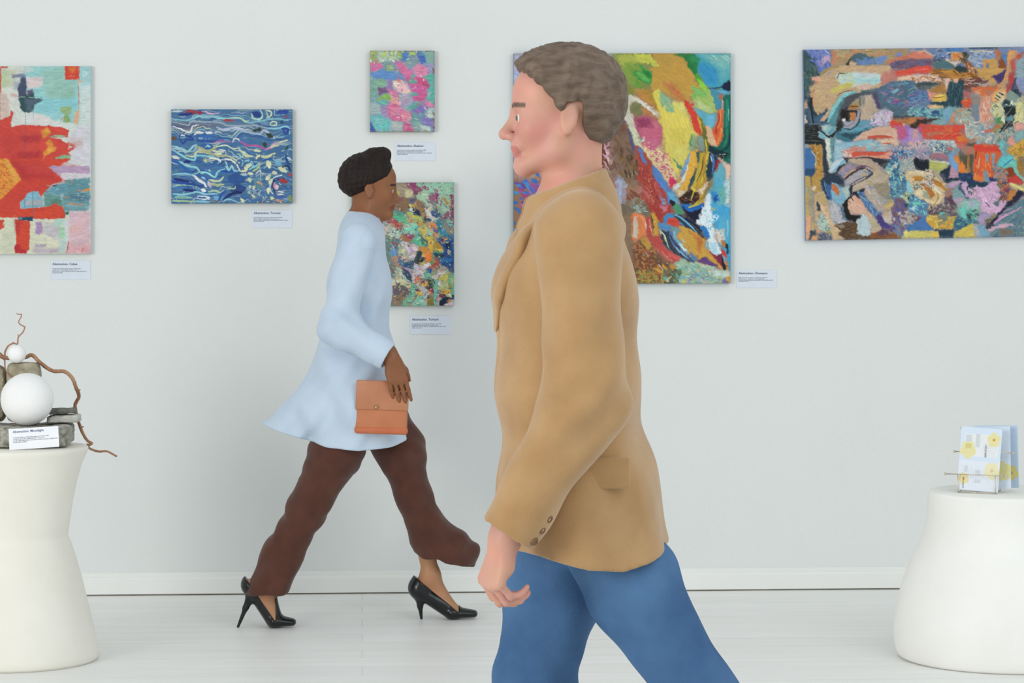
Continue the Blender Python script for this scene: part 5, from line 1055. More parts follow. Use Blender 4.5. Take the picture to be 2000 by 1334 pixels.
p.poly('d05040', '1750,250 1850,300 1870,400 1800,440 1760,330', 2, 1.5); p.poly('b83c34', '1740,500 1840,480 1830,600 1760,760 1700,830 1680,780 1740,660', 2.2, 1.5, dry=.1); p.poly('b84c3c', '1860,160 1990,110 1940,250 1880,200', 2, 1.5, dry=.15); p.poly('88a0a8', '1850,300 2000,150 2000,700 1850,640', 3, 3, dry=.1); p.poly('8490bc', '1880,560 2000,560 2000,740 1900,700', 2.5, 2); p.poly('3c3460', '1840,560 1880,540 1800,740 1770,740', 1.5, 1.4)
p.poly('d8c090', '1480,900 1560,780 1660,820 1640,960 1560,1010', 1.8, 1.5); p.poly('203438', '1560,800 1645,840 1630,865 1555,815', .6, .8); p.poly('203438', '1515,840 1590,895 1575,915 1510,855', .6, .8); p.poly('203438', '1490,895 1560,940 1550,955 1490,910', .6, .8); p.poly('80988c', '1690,860 1760,760 1860,860 1820,960 1720,920', 2, 1.6); p.stroke('1c2c38', 14, '1770,760 1880,840'); p.poly('1f3844', '1620,980 1680,940 1740,980 1860,1080 1820,1220 1740,1200 1640,1090', 2.2, 1.5); p.stroke('c8c8a4', 9, '1700,1180 1790,1050 1850,1000'); p.poly('ccc890', '1400,990 1600,1000 1640,1130 1560,1240 1440,1220', 2.5, 2); p.poly('d0c888', '1860,980 2000,960 2000,1334 1800,1334', 3, 2.5); p.dabs('d8d8b0 a8b8a8 88906c 405860', '1420,1000 2000,960 2000,1334 1440,1334', 60, (3, 8), (1, 2.4), -.9, .5)
p.poly('d06838', '1080,710 1540,720 1500,780 1280,770 1340,840 1400,900 1260,870 1180,800 1080,760', 2.2, 1.5, ang=0); p.poly('d89878', '1140,780 1240,760 1260,860 1400,880 1410,1000 1420,1334 1200,1334 1220,1000', 2.5, 2, ang=1.5); p.dabs('e0b0a0 d88878 dcc0b0 c87868', '1200,900 1420,900 1430,1334 1210,1334', 40, (4, 12), (1.2, 2.8), 1.5, .3); p.poly('dc6c30', '1190,760 1290,790 1300,880 1240,860', 2, 1.5)
p.poly('6c3c34', '880,580 1240,560 1340,600 1100,660 1060,760 950,760 920,640', 2.5, 2, dry=.12); p.dabs('7c4438 5c3c38 a8704c b89c90', '900,560 1400,580 1380,680 960,740', 34, (5, 12), (1.2, 2.6), .05, .4); p.stroke('a8bcb8', 14, '1110,650 1220,650', dry=.2)
p.poly('24424c', '680,640 920,600 950,640 920,1040 600,1050 360,1010 360,970 640,970 660,760', 2.4, 1.5); p.dabs('2c4c58 1c343c 345868 48646c', '670,660 910,640 890,1040 640,1040', 40, (5, 12), (1.4, 2.8), 1.5, .3); p.poly('dcb048', '380,960 460,840 640,840 650,940 560,965', 2, 1.4); p.stroke('f0d060', 14, '440,880 600,860', dry=.2); p.poly('dc8c74', '320,810 480,820 400,900 340,950', 2, 1.5); p.stroke('3c2c20', 6, '420,900 560,890 620,880')
p.poly('e0b8a4', '0,520 260,500 500,500 540,590 640,620 480,620 260,610 100,600 0,560', 2.5, 1.8, dry=.25); p.dabs('e0b8a4 a87038 d8a894 8c6434', '0,520 600,520 600,640 100,640', 40, (4, 10), (1.2, 2.6), .15, .5); p.poly('3c4c4c', '100,660 260,620 560,650 400,690 140,700', 2, 1.6); p.poly('a87434', '380,720 600,690 680,650 640,820 400,800', 2.4, 1.8); p.poly('dcb49c', '600,570 700,560 660,760 620,740', 2, 1.6, dry=.2); p.poly('d8a88c', '760,560 840,560 840,640 780,640', 1.5, 1.4)
p.poly('4c6c98', '0,820 320,820 340,980 0,1000', 2.5, 2); p.dabs('5c7ca8 4c5c94 6c8ca0 7c6890 508098', '0,800 340,820 340,1080 0,1080', 60, (5, 13), (1.4, 3), 0, .35); p.poly('d8b078', '340,1030 580,1030 580,1090 350,1090', 2, 1.5); p.poly('dc9880', '330,1040 380,1040 360,1090', 1.5, 1.4); p.poly('5c98a0', '0,1100 300,1060 360,1130 600,1100 780,1050 740,1260 400,1260 0,1200', 2.5, 2); p.dabs('78b0b4 3c6c88 88c0c0 2c5470 94b8b8', '0,1080 740,1080 720,1260 0,1210', 80, (4, 10), (1.2, 2.8), .1, .6); p.poly('2c507c', '380,1130 500,1120 520,1180 400,1200', 2, 1.6); p.stroke('1c3c5c', 16, '420,1215 580,1220', dry=.2); p.poly('80b0d0', '600,1120 740,1080 720,1230 640,1260', 2.5, 1.8)
p.poly('d85030', '920,930 1080,920 1080,1000 1010,1100 950,1150 960,1060 900,1010', 2.2, 1.4); p.poly('dc8040', '950,940 1020,950 980,980', 1.5, 1.4); p.poly('b85c58', '930,800 1010,820 980,880 930,860', 2, 1.6); p.poly('788494', '1090,1040 1220,1020 1210,1334 1130,1334', 2.5, 2, ang=1.5); p.poly('8c8078', '1080,860 1220,820 1240,1000 1120,1040', 2.5, 2); p.dabs('b0a488 88a090 c08858 8cb4a8 a89480', '740,1100 1080,1080 1080,1334 720,1334', 80, (3, 8), (1.2, 2.6), .6, 1); p.stroke('1c2028', 20, '1010,1110 1080,1130', dry=.15)
p.view(1775, 210, K)
p.dabs('98b4b4 b09c80 88a8b0 c4a090 a0b8b0 d8c4b4 7c94a0', '600,100 1450,250 1440,600 1100,600 940,300', 150, (3, 9), (1.2, 2.8), .5, 1); p.poly('70a0b8', '600,60 740,20 720,200 600,280', 3, 2.5, dry=.2); p.poly('c88060', '700,270 740,130 800,60 790,260', 2, 1.8, dry=.2)
p.poly('3c2c28', '0,320 120,200 380,200 560,200 370,260 180,300 120,380 40,350', 2.2, 1.5); p.poly('c07840', '0,180 130,180 120,260 0,320', 2.2, 1.8); p.poly('b85438', '120,170 270,160 260,200 130,200', 2, 1.6); p.poly('78a0a0', '380,250 600,190 640,300 400,310', 2.5, 2, dry=.2)
p.poly('db4634', '190,290 420,300 680,330 940,310 960,340 840,460 900,500 1040,590 1000,620 820,640 780,560 420,560 280,520 200,430 340,450 160,400', 2.4, 1.4, ang=0); p.dabs('e05030 d03c34 cc5c40 d8683c', '220,300 900,330 860,480 780,550 420,550', 50, (6, 14), (1.6, 3.2), 0, .35); p.poly('b07858', '300,440 660,420 420,480 340,520', 2, 2, dry=.3); p.poly('dc7430', '800,520 900,500 1040,590 840,600', 2.2, 1.6); p.poly('b84c70', '120,380 280,300 240,400 180,440', 2, 2)
p.poly('b890b8', '0,380 140,400 220,560 160,640 0,620', 2.8, 2.4); p.poly('b08cc8', '0,360 50,370 40,560 0,580', 2, 2); p.poly('d0a094', '60,380 130,400 140,520 60,540', 2, 2); p.poly('d8a898', '0,600 240,600 220,760 0,660', 2.5, 2.2, dry=.15)
p.poly('c0ccc4', '350,580 780,580 780,720 640,620 440,740', 2.2, 1.8); p.dabs('5c7890 88a4ac 3c6480 a89898 b0b8b4', '240,600 780,620 770,780 480,800', 80, (3, 9), (1.2, 2.8), .4, 1); p.poly('cc6c5c', '650,700 760,690 720,760 660,740', 2, 1.6, dry=.15); p.poly('d8d8d0', '370,640 460,700 440,760', 1.5, 1.5); p.dabs('a88ca0 8c98b0 6c809c c0a8a8', '0,640 340,600 340,860 0,900', 70, (3, 9), (1.2, 2.8), .6, 1)
p.poly('a86874', '360,830 560,800 680,880 640,920 480,860 380,900', 2.2, 1.8); p.poly('7c6c80', '420,860 640,900 520,940', 2, 2, dry=.2); p.poly('181e28', '90,850 200,920 340,930 350,1050 280,1100 180,1090 90,1010', 2, 1.3); p.poly('b4b45c', '360,920 640,970 640,1040 560,1110 350,1060', 2, 1.6, ang=0); p.stroke('c8ccb0', 22, '360,930 500,950 660,980', dry=.1)
p.poly('1c2c3c', '540,1130 660,1050 720,1020 700,1180 860,1230 900,1260 700,1290 640,1310 620,1200', 2, 1.3); p.poly('6c9ccc', '680,830 780,810 830,960 860,1060 840,1130 760,1100 720,940', 2, 1.6, ang=1.4); p.poly('b88ca0', '720,1020 840,1110 860,1230 690,1230', 2.2, 1.8); p.poly('d87c34', '770,850 860,850 960,1000 980,1150 860,1140 840,980 790,970', 1.8, 1.3, ang=1.4)
p.poly('e07828', '870,900 960,1000 980,1150 870,1130', 1.8, 1.5); p.poly('565240', '870,830 1120,820 1120,1160 1060,1160 1060,1060 980,1070 920,900 880,980', 2, 1.4, ang=1.5); p.stroke('a8702c', 40, '1030,840 1020,1150', dry=.2); p.poly('b47058', '960,700 1120,680 1120,820 980,830', 2.2, 1.8); p.poly('5c5040', '1020,620 1140,620 1120,700 1020,680', 2, 1.6); p.poly('a07860', '1020,570 1140,540 1150,620 1030,620', 2, 1.8)
p.poly('dc5c2c', '1120,700 1150,650 1590,690 1580,790 1520,900 1440,1120 1480,1230 1380,1240 1270,1310 1110,1260', 1.8, 1.3, ang=1.5); p.poly('d83c2c', '1140,660 1590,690 1580,770 1330,790 1130,750', 1.8, 1.4, ang=0); p.poly('e87830', '1120,1170 1280,1200 1280,1310 1110,1260', 1.5, 1.4); p.dabs('e07838 d05030 e89058 c8583c', '1130,800 1480,800 1440,1180 1130,1200', 50, (4, 11), (1.2, 2.6), 1.5, .3); p.stroke('e8b8a0', 16, '1220,880 1200,1060', dry=.15); p.stroke('1c1814', 12, '1160,770 1150,900', dry=.2)
p.poly('84909c', '1310,820 1380,810 1380,940 1330,940', 1.4, 1.2, ang=1.5); p.poly('7c9cb0', '1430,800 1480,800 1470,1030 1435,1030', 1.4, 1.2, ang=1.5); p.poly('7c90a0', '1290,1110 1360,1090 1390,1300 1290,1310', 1.5, 1.3, ang=1.5); p.poly('20385c', '865,1150 1110,1160 1110,1280 1380,1320 1380,1334 880,1334', 1.8, 1.3); p.dabs('4c6488 38506c', '890,1180 1080,1180 1080,1240 890,1240', 12, (2, 5), (.7, 1.4), 1.5, .2); p.poly('303868', '1390,1230 1520,1240 1510,1310 1400,1310', 1.8, 1.4)
p.poly('1c2428', '1640,0 1860,0 1850,130 1780,180 1720,330 1650,420 1570,480 1560,440 1640,330 1700,180', 2, 1.5); p.stroke('c0c4a8', 9, '1600,440 1700,300 1800,180 1900,60', dry=.1); p.stroke('a8b09c', 7, '1690,140 1780,10', dry=.1); p.poly('5c8c98', '1680,220 1760,140 1830,170 1720,270', 2, 1.6); p.poly('489048', '1510,190 1580,180 1620,270 1520,280', 2.2, 1.6); p.poly('a08c38', '1450,420 1620,270 1600,330 1500,440', 2.2, 1.6, dry=.15); p.poly('c8643c', '1500,320 1600,310 1580,360 1500,370', 2, 1.6, dry=.2); p.poly('cc6050', '1280,400 1460,380 1450,440 1320,440', 2.2, 1.8, dry=.15)
p.poly('d89c8c', '1820,280 2000,270 2000,380 1860,400', 2.5, 2); p.poly('7ca8a4', '1820,480 2000,400 2000,560 1860,580', 2.5, 2); p.poly('d89484', '1680,620 1780,500 1880,680 1860,700 1780,650', 2.2, 1.6); p.dabs('7c9894 a8b0a0 648478 b0a894', '1500,420 1800,360 1760,560 1500,600', 50, (3, 8), (1.2, 2.6), -.7, .6); p.poly('cc9c38', '1740,720 2000,560 2000,820 1800,840', 2.5, 1.8); p.dabs('d8a840 b08434 c07838 8c7838', '1740,700 2000,640 2000,900 1760,880', 40, (3, 9), (1.2, 2.6), .4, .9)
p.poly('6cb8b8', '1530,620 1620,590 1680,640 1640,720 1600,780', 2, 1.5); p.poly('5cc0c0', '1520,1000 1620,860 1760,830 1820,860 1800,960 1660,1060 1540,1050', 2, 1.4); p.poly('6cc4b0', '1640,1080 1760,940 1900,950 1900,1040 1860,1100 1920,1200 2000,1260 1940,1260 1840,1160 1780,1030', 1.8, 1.3); p.stroke('3c7cb0', 22, '1640,1020 1720,960 1800,900', dry=.1); p.poly('8c3c1c', '1640,1090 1780,1040 1880,1240 1720,1240', 2, 1.4); p.poly('c83c34', '1700,1240 1860,1200 1960,1270 1900,1334 1700,1320', 2, 1.5); p.poly('987034', '1860,960 1960,880 2000,1000 2000,1180 1900,1130', 2.5, 2); p.dabs('b0847c 6c8088 c07858 486878 a89c8c', '1440,980 1700,1100 1700,1334 1480,1240', 60, (3, 8), (1, 2.4), .8, 1)
p.view(1775, 330, K)
p.poly('d0b484', '0,60 300,50 420,110 600,260 640,360 600,420 580,560 440,640 330,740 320,700 400,620 250,520 150,560 90,440 0,200', 2, 1.5); p.stroke('dccaa0', 60, '0,80 200,70 380,100', dry=.1); p.stroke('b8782c', 80, '110,190 300,180 500,260 620,360', dry=.08); p.stroke('c08434', 40, '60,150 260,150 420,170', dry=.2); p.poly('b06c30', '160,260 280,260 380,330 440,460 400,540 340,500 260,330', 2, 1.5); p.stroke('d8d0b8', 50, '240,220 400,280 480,380 560,440', dry=.1); p.stroke('dcc49c', 40, '560,440 540,540 440,600 330,560 240,500', dry=.1); p.poly('98a088', '230,380 320,400 370,540 250,500', 2, 1.8, dry=.15); p.poly('e0cca4', '100,380 200,360 240,500 170,560 110,480', 2, 1.5); p.stroke('b0803c', 18, '480,420 500,520 440,620 340,700', dry=.15)
p.poly('5080a8', '0,560 90,460 240,560 330,640 300,800 0,800', 3, 2.5); p.dabs('4c78a0 70b4b4 386894 7cc8bc', '0,440 240,560 300,780 0,780', 50, (3, 9), (1.2, 2.8), .5, .8); p.poly('70c8b0', '20,600 200,560 180,640 60,640', 2.5, 2, dry=.3); p.poly('b8d4dc', '0,680 110,660 100,720 0,720', 1.5, 1.4); p.poly('6c3450', '90,960 140,860 250,850 220,920', 2, 1.5); p.poly('4474b0', '0,960 300,820 440,1060 0,1080', 2.8, 2); p.dabs('b8b4a8 a89890 988c88', '0,760 90,780 80,960 0,960', 20, (4, 9), (1.4, 2.8), .4, .8)
p.dabs('60525c 8c7c70 484454 a8947c 5c4450', '380,620 780,600 780,820 300,760', 90, (3, 8), (1, 2.4), .4, .9); p.poly('5c3c4c', '600,500 740,440 780,620 680,600', 3, 2.5, dry=.15); p.poly('5cc4b0', '520,770 600,760 630,800 550,820', 1.8, 1.4); p.poly('a87868', '620,420 760,330 780,400 660,520', 2.5, 2, dry=.1)
p.poly('b898b4', '640,290 880,190 910,230 720,330', 1.8, 1.5); p.poly('7ca0a4', '740,380 860,330 980,470 880,520 780,560', 2.5, 2); p.poly('b49cb4', '750,520 900,500 950,540 830,640 800,600', 2.2, 1.6); p.poly('2c4c60', '850,330 900,330 1040,510 1000,520', 1.8, 1.5)
p.poly('c8a0c4', '910,230 1010,230 1010,400 1060,500 990,500 900,330', 1.8, 1.5); p.poly('203c50', '1010,240 1400,250 1380,340 1060,330 1010,370', 2, 1.5); p.poly('cfa4c4', '1020,400 1120,330 1320,320 1400,240 1560,230 1500,420 1580,480 1480,560 1500,640 1640,560 1700,580 1560,800 1420,760 1380,780 1220,650 1290,560 1180,480 1060,520', 2.4, 1.4); p.dabs('d8b0cc c498bc e0bcd0 b48cac', '1040,340 1500,260 1560,780 1240,640', 60, (4, 10), (1.4, 3), .9, .6); p.stroke('484c58', 18, '1330,590 1400,680', dry=.15); p.poly('5c6c74', '1460,600 1560,560 1540,650 1480,660', 2, 1.6); p.dabs('4c4c58 6c7078 e0c0d0', '1010,340 1200,330 1080,500 1020,440', 24, (2, 6), (1, 2), .6, .9)
p.poly('8cb8ac', '820,640 960,540 1220,560 1200,700 1020,720 940,700', 3, 2.5, dry=.1); p.poly('68c8b4', '860,700 980,660 1000,900 900,870', 2.5, 1.8, dry=.1); p.poly('5cccb4', '1060,700 1140,650 1120,740 1080,760', 2, 1.5); p.poly('b0a0c4', '1000,600 1140,590 1100,700', 3, 2.5); p.dabs('28484c 50a890 3c5c5c 70b8a0', '980,700 1180,740 1180,900 1040,900', 50, (3, 8), (1, 2.4), .7, .9)
p.poly('a894b8', '1170,850 1290,770 1390,850 1340,920 1240,950', 2.2, 1.6); p.poly('cf9c38', '300,830 500,810 500,900 480,1000 780,830 790,1020 720,1060 420,1040 310,940', 2.2, 1.5); p.dabs('e0b840 c8a048 d8c060', '310,830 500,830 480,960 320,940', 18, (4, 9), (1.6, 3), .3, .6); p.poly('7c8070', '510,830 660,780 700,830 620,940 500,1000', 2.6, 2, dry=.05); p.dabs('d8b840 a89850 e0c050', '500,900 780,840 780,1030 440,1040', 26, (4, 9), (1.4, 2.8), -.1, .6)
p.poly('3c6c84', '790,840 1060,900 1180,900 1150,960 860,1060 780,1080', 2.5, 2); p.dabs('2c5468 4c8094 74a89c', '800,860 1150,900 1000,1020 800,1060', 34, (4, 10), (1.4, 2.8), -.2, .5); p.poly('ccc060', '0,1080 500,1090 510,1190 0,1200', 2, 1.5, ang=0); p.poly('e0b848', '400,1090 520,1090 510,1190 430,1190', 2, 2); p.poly('1f3c50', '420,1060 780,1070 760,1190 520,1190 520,1090', 2, 1.4); p.poly('d0b850', '780,1110 1060,970 1110,970 1150,1190 780,1190', 2, 1.5, ang=-.4); p.poly('a8a8b0', '1110,960 1180,980 1240,1190 1150,1190', 2, 1.8); p.poly('74a4bc', '1180,1000 1300,1000 1420,1180 1240,1190', 2.2, 1.8)
p.poly('26243c', '1310,1030 1520,820 1700,600 1900,380 2000,440 1800,640 1500,920 1360,1040', 2.2, 1.6); p.poly('5a7c88', '1700,700 2000,500 2000,1170 1420,1180 1400,1080 1540,980 1640,840', 3, 2.5); p.dabs('5c8090 4c6c80 788c88 6c7c74 587084', '1560,800 2000,560 2000,1170 1440,1160', 90, (5, 13), (1.6, 3.2), -.7, .5); p.stroke('cc9cc0', 40, '1480,950 1640,840 1800,760 1940,680', dry=.25); p.stroke('b88cb0', 26, '1510,940 1640,760 1790,700', dry=.3); p.poly('cca4b4', '1350,1070 1500,1020 1560,980 1660,960 1800,970 1850,1020 1740,1000 1640,1060 1560,1040 1400,1110', 2, 1.5, dry=.1); p.poly('7c6c5c', '1580,1170 1560,1040 1640,1060 1780,1060 1800,1170', 2.5, 2, dry=.1); p.dabs('6c5c44 8c8450 505048', '1340,880 1480,820 1400,960 1320,960', 16, (3, 8), (1.2, 2.4), -.7, .5)
p.poly('e0cc78', '1720,280 1780,250 2000,350 2000,400 1840,340', 1.6, 1.3); p.dabs('b83c3c 2c4494 8c2c30 c07848 607848', '1500,200 1740,220 1700,460 1560,440', 50, (3, 8), (1.2, 2.6), .8, 1); p.poly('c07834', '1740,380 1840,380 1840,470 1740,570 1700,540', 2.2, 1.6); p.dabs('6c4438 90584c a87058', '1580,440 1720,400 1700,560 1600,600', 30, (3, 8), (1, 2.4), -.8, .6)
p.spread(9)
p.dabs('d8d8c8 2c3440 c8b090 88b0b0 d0a0b0 b85c40', '230,20 430,20 430,360 230,300', 170, (1.5, 5), (.7, 1.6), .5, 1); p.dabs('c8c4b0 34404c a8b8b8', '60,230 220,230 220,360 60,360', 70, (1.5, 5), (.7, 1.5), .5, 1)
p.grain(.05)
hang(p, (1569, 97), (1569 + 545, 97 - 545 * .0135), (1569 + 373 * .0135, 470), 'painting',
     'wide canvas of a blue-nosed face in profile dissolving into patches, at the right', '6c90c4', '7c8c9c')
# ------------------------------------------------------------------ caption cards
ink = material('grey_ink', hx('8a909a'), 0.8, hx('959ba6'), 50)
ink_dark = material('dark_ink', hx('4c545f'), 0.8, hx('5a626e'), 50)
card_mat = material('pale_card', hx('d6dee9'), 0.7, hx('dbe2ec'), 20, 0.03, 300)
white_card = material('white_card', hx('eef1f6'), 0.6, hx('f2f4f7'), 20)


def text_mesh(s, size, bold=0.0):
    cu = bpy.data.curves.new('lettering', 'FONT')
    cu.body = s
    cu.size = size
    cu.offset = bold
    cu.extrude = 0.00012
    cu.resolution_u = 2
    ob = bpy.data.objects.new('lettering', cu)
    COL.objects.link(ob)
    bpy.context.view_layer.update()
    me = bpy.data.meshes.new_from_object(ob.evaluated_get(bpy.context.evaluated_depsgraph_get()))
    bpy.data.objects.remove(ob)
    me.materials.clear()
    return me


def body_lines(w, h, x0, ends, tops, lh, seed):
    """rows of tiny word-like marks: the printed text is too small to read"""
    rnd = random.Random(seed)
    V, Fc = [], []
    for e, t in zip(ends, tops):
        x = x0
        while x < e * w:
            wl = min(rnd.uniform(.025, .085) * w, e * w - x)
            c = x
            while c < x + wl:
                cw = .010 * w
                hh = lh * rnd.choice((.62, .62, 1.0))
                k = len(V)
                z0 = -t * h - lh
                V += [(c, z0), (c + cw * .72, z0), (c + cw * .72, z0 + hh), (c, z0 + hh)]
                Fc.append((k, k + 1, k + 2, k + 3))
                c += cw
            x += wl + .013 * w
    return V, Fc


def caption_card(name, title, px0, py0, px1, py1, label, seed, group='caption cards beside the paintings'):
    A = on_plane(px0, py0, WALL_Y - .0022); B = on_plane(px1, py1, WALL_Y - .0022)
    w, h = B.x - A.x, A.z - B.z
    o = tag(empty(name, (A.x, WALL_Y, A.z)), label, 'caption card', group)
    link('card', box_mesh('card', w, .002, h, (w / 2, -.0012, -h / 2), .0004, 1), card_mat, o, smooth=False)
    tm = text_mesh(title, .0125, .00028)
    t = link('title_text', tm, ink_dark, o, smooth=False)
    t.rotation_euler = (math.pi / 2, 0, 0)
    t.location = (.045 * w, -.0024, -.245 * h)
    V, Fc = body_lines(w, h, .045 * w, (.76, .68, .9, .3), (.40, .475, .545, .615), .0042, seed)
    bmh = mesh_py('body_text', [(x, -.0025, z) for x, z in V], Fc)
    link('body_text', bmh, ink, o, smooth=False)
    return o


caption_card('caption_card', 'Abstraction. Cubes', 99, 508.5, 177, 546, 'pale caption card under the red angular canvas at the left', 1)
caption_card('caption_card', 'Abstraction. Torrent', 492, 409.5, 570.5, 445, 'pale caption card under the blue wavy canvas', 2)
caption_card('caption_card', 'Abstraction. Shadow', 772, 278, 851, 314, 'pale caption card under the small pink blossom canvas', 3)
caption_card('caption_card', 'Abstraction. Torture', 801, 617, 880, 653, 'pale caption card under the thickly daubed canvas behind the woman', 4)
caption_card('caption_card', 'Abstraction. Dinosaurs', 1439, 527, 1517, 562, 'pale caption card right of the big square canvas behind the man', 5)

# ------------------------------------------------------------------ the two plaster pedestals
plaster = material('cream_plaster', hx('e9e6da'), 0.85, hx('efece2'), 5, 0.10, 180, spec=0.15)
plaster_w = material('white_plaster', hx('efeee8'), 0.85, hx('f4f3ee'), 5, 0.10, 180, spec=0.15)
D1 = 8.62
S1 = F_PX / D1
base1 = W(30, 0, D1); base1.z = 0
H1 = CAM_H - (872 - HORIZON) / S1


def R1(px): return px / S1
prof = [(0, .004), (R1(150), .004), (R1(158), .0), (R1(162), .012), (R1(161), .03), (R1(153), .10), (R1(143), .17), (R1(129), .27), (R1(116), .35), (R1(107), .395), (R1(103), .412), (R1(101.5), .418),
        (R1(102), .425), (R1(104), .45), (R1(111), .53), (R1(119), .60), (R1(129), .66), (R1(138), H1 - .022), (R1(141), H1 - .010), (R1(140.5), H1 - .004), (R1(138), H1), (R1(70), H1 + .0002), (0, H1 + .0002)]
ped1 = link('pedestal', lathe_mesh('pedestal', prof), plaster)
ped1.location = base1
tag(ped1, 'cream hourglass pedestal carrying the stones and branch, at the left', 'pedestal')

D2 = 8.67
S2 = F_PX / D2
base2 = W(1962, 0, D2); base2.z = 0
H2 = CAM_H - (959 - HORIZON) / S2
def hz(py): return CAM_H - (py - HORIZON) / S2
raw = [(1814, 960), (1813, 985), (1811, 1010), (1806, 1035), (1798, 1060), (1788, 1080), (1778, 1100), (1769, 1122), (1760, 1150), (1753, 1185), (1749, 1215), (1748, 1240), (1750, 1262), (1755, 1277), (1762, 1282)]
prof = [((1962 - x) / S2, hz(y)) for x, y in reversed(raw)]
sp = spline(prof, 5)
zb = sp[0][1]
sp[:, 1] = (sp[:, 1] - zb) / (sp[-1][1] - zb) * (H2 - .006)
prof = [(0, 0.003), (sp[0][0] - .02, .003), (sp[0][0] - .01, 0)] + [tuple(q) for q in sp] + [(sp[-1][0] - .003, H2 - .002), (sp[-1][0] - .009, H2), (.1, H2 + .0002), (0, H2 + .0002)]
ped2 = link('pedestal', lathe_mesh('pedestal', prof), plaster_w)
ped2.location = base2
tag(ped2, 'white jug-shaped pedestal under the brochure rack, at the right', 'pedestal')

# ------------------------------------------------------------------ stones, balls, slates, branch on the left pedestal
stone_grey = material('grey_granite', hx('77756a'), 0.95, hx('c9c7bc'), 48, 1.0, 110, detail=10)
stone_tan = material('tan_sandstone', hx('8a816a'), 0.95, hx('b9b29c'), 34, 0.9, 100, detail=9)
slate_dark = material('dark_slate', hx('55554f'), 0.9, hx('7d7c74'), 30, 0.6, 90)
slate_pale = material('pale_slate', hx('a9a89f'), 0.9, hx('c9c8bf'), 30, 0.5, 90)
gesso = material('white_gesso', hx('f2f2f1'), 0.9, hx('f6f6f5'), 12, 0.25, 300, spec=0.1)
bark = material('peeled_bark', hx('8a5c40'), 0.7, hx('b58d6c'), 40, 0.5, 120, stretch=(1, 1, .3))
twigm = material('thin_bark', hx('9a6a52'), 0.7, hx('b98a70'), 60, 0.4, 120)


def rock(name, sx, sy, sz, mat, seed, rough=.012, power=5.0, n=26, slope=(0, 0)):
    bm = bmesh.new()
    bmesh.ops.create_cube(bm, size=2)
    bmesh.ops.subdivide_edges(bm, edges=bm.edges[:], cuts=n, use_grid_fill=True)
    co = np.array([v.co for v in bm.verts])
    nn = (np.abs(co) ** power).sum(1) ** (1 / power)
    co = co / nn[:, None]
    d = np.zeros(len(co))
    for f, a in ((2.2, 1.0), (5.0, .5), (11.0, .28), (24, .15)):
        d += a * (vn3(co[:, 0] * f + 7, co[:, 1] * f + 3, co[:, 2] * f + 5, seed) - .5)
    nrm = co / np.linalg.norm(co, axis=1)[:, None]
    s = np.array((sx / 2, sy / 2, sz / 2))
    P = co * s + nrm * (d * rough)[:, None]
    P[:, 0] += slope[0] * P[:, 2]
    P[:, 2] += slope[1] * P[:, 0]
    for v, q in zip(bm.verts, P): v.co = q
    return link(name, from_bm(name, bm), mat)


def top_near(o, x, y, r=.03):
    """height of the upper surface of a mesh object near a point"""
    zs = [(o.location + v.co).z for v in o.data.vertices if (o.location.x + v.co.x - x) ** 2 + (o.location.y + v.co.y - y) ** 2 < r * r]
    return max(zs)


def settle(o, z):
    """lower or lift a mesh so that its lowest point touches height z"""
    o.location.z = z - min(v.co.z for v in o.data.vertices) + .0003


def zof(py, d): return CAM_H - (py - HORIZON) / F_PX * d


top1 = H1
Db = D1 + .012
b = rock('stone_block', 172 / S1, .215, zof(830, Db) - top1 - .003, stone_grey, 3, .010, 8)
b.location = W(55, 0, Db); settle(b, top1)
block = b
tag(b, 'rough grey granite block at the bottom of the stone arrangement', 'stone')
blk_top = zof(828, Db)
rs = 51 / S1
Ds = D1 - .03
ball = lathe_mesh('ball', [(rs * math.sin(math.pi * i / 48), -rs * math.cos(math.pi * i / 48)) for i in range(49)][1:-1], 64)
o = link('plaster_ball', ball, gesso); o.location = W(53, 0, Ds); o.location.z = top_near(block, o.location.x, o.location.y, .022) + rs + .0002
tag(o, 'large white matt ball resting on the grey granite block', 'ball', 'white balls among the stones')
Dt = D1 + .108
b = rock('stone_slab', 74 / S1, .070, zof(714, Dt) - blk_top - .004, stone_tan, 9, .012, 6, slope=(.04, 0))
b.location = W(-25.5, 0, Dt); settle(b, max(top_near(block, W(-5, 0, Dt).x, b.location.y, .05), top_near(block, W(-25, 0, Dt).x, b.location.y, .05)) - .003)
slab = b
tag(b, 'tan stone standing at the left edge, behind and left of the large white ball', 'stone')
Du = D1 + .108
zt, zb_ = zof(707, Du), blk_top
b = rock('stone_block', 64 / S1, .085, zt - zb_ - .003, stone_tan, 14, .007, 7)
b.location = W(47, 0, Du); settle(b, max(top_near(block, W(30, 0, Du).x, b.location.y, .05), top_near(block, W(60, 0, Du).x, b.location.y, .05)) - .002)
small = b
tag(b, 'tan stone directly under the little white ball, behind the large ball', 'stone')
rs2 = 18 / S1
ball2 = lathe_mesh('ball', [(rs2 * math.sin(math.pi * i / 32), -rs2 * math.cos(math.pi * i / 32)) for i in range(33)][1:-1], 48)
o = link('plaster_ball', ball2, gesso); o.location = W(33, 0, D1 + .078); o.location.z = top_near(small, o.location.x, o.location.y, .012) + rs2 + .0002
tag(o, 'little white matt ball on top of the tan stone', 'ball', 'white balls among the stones')
Dp = D1 + .038
under = block
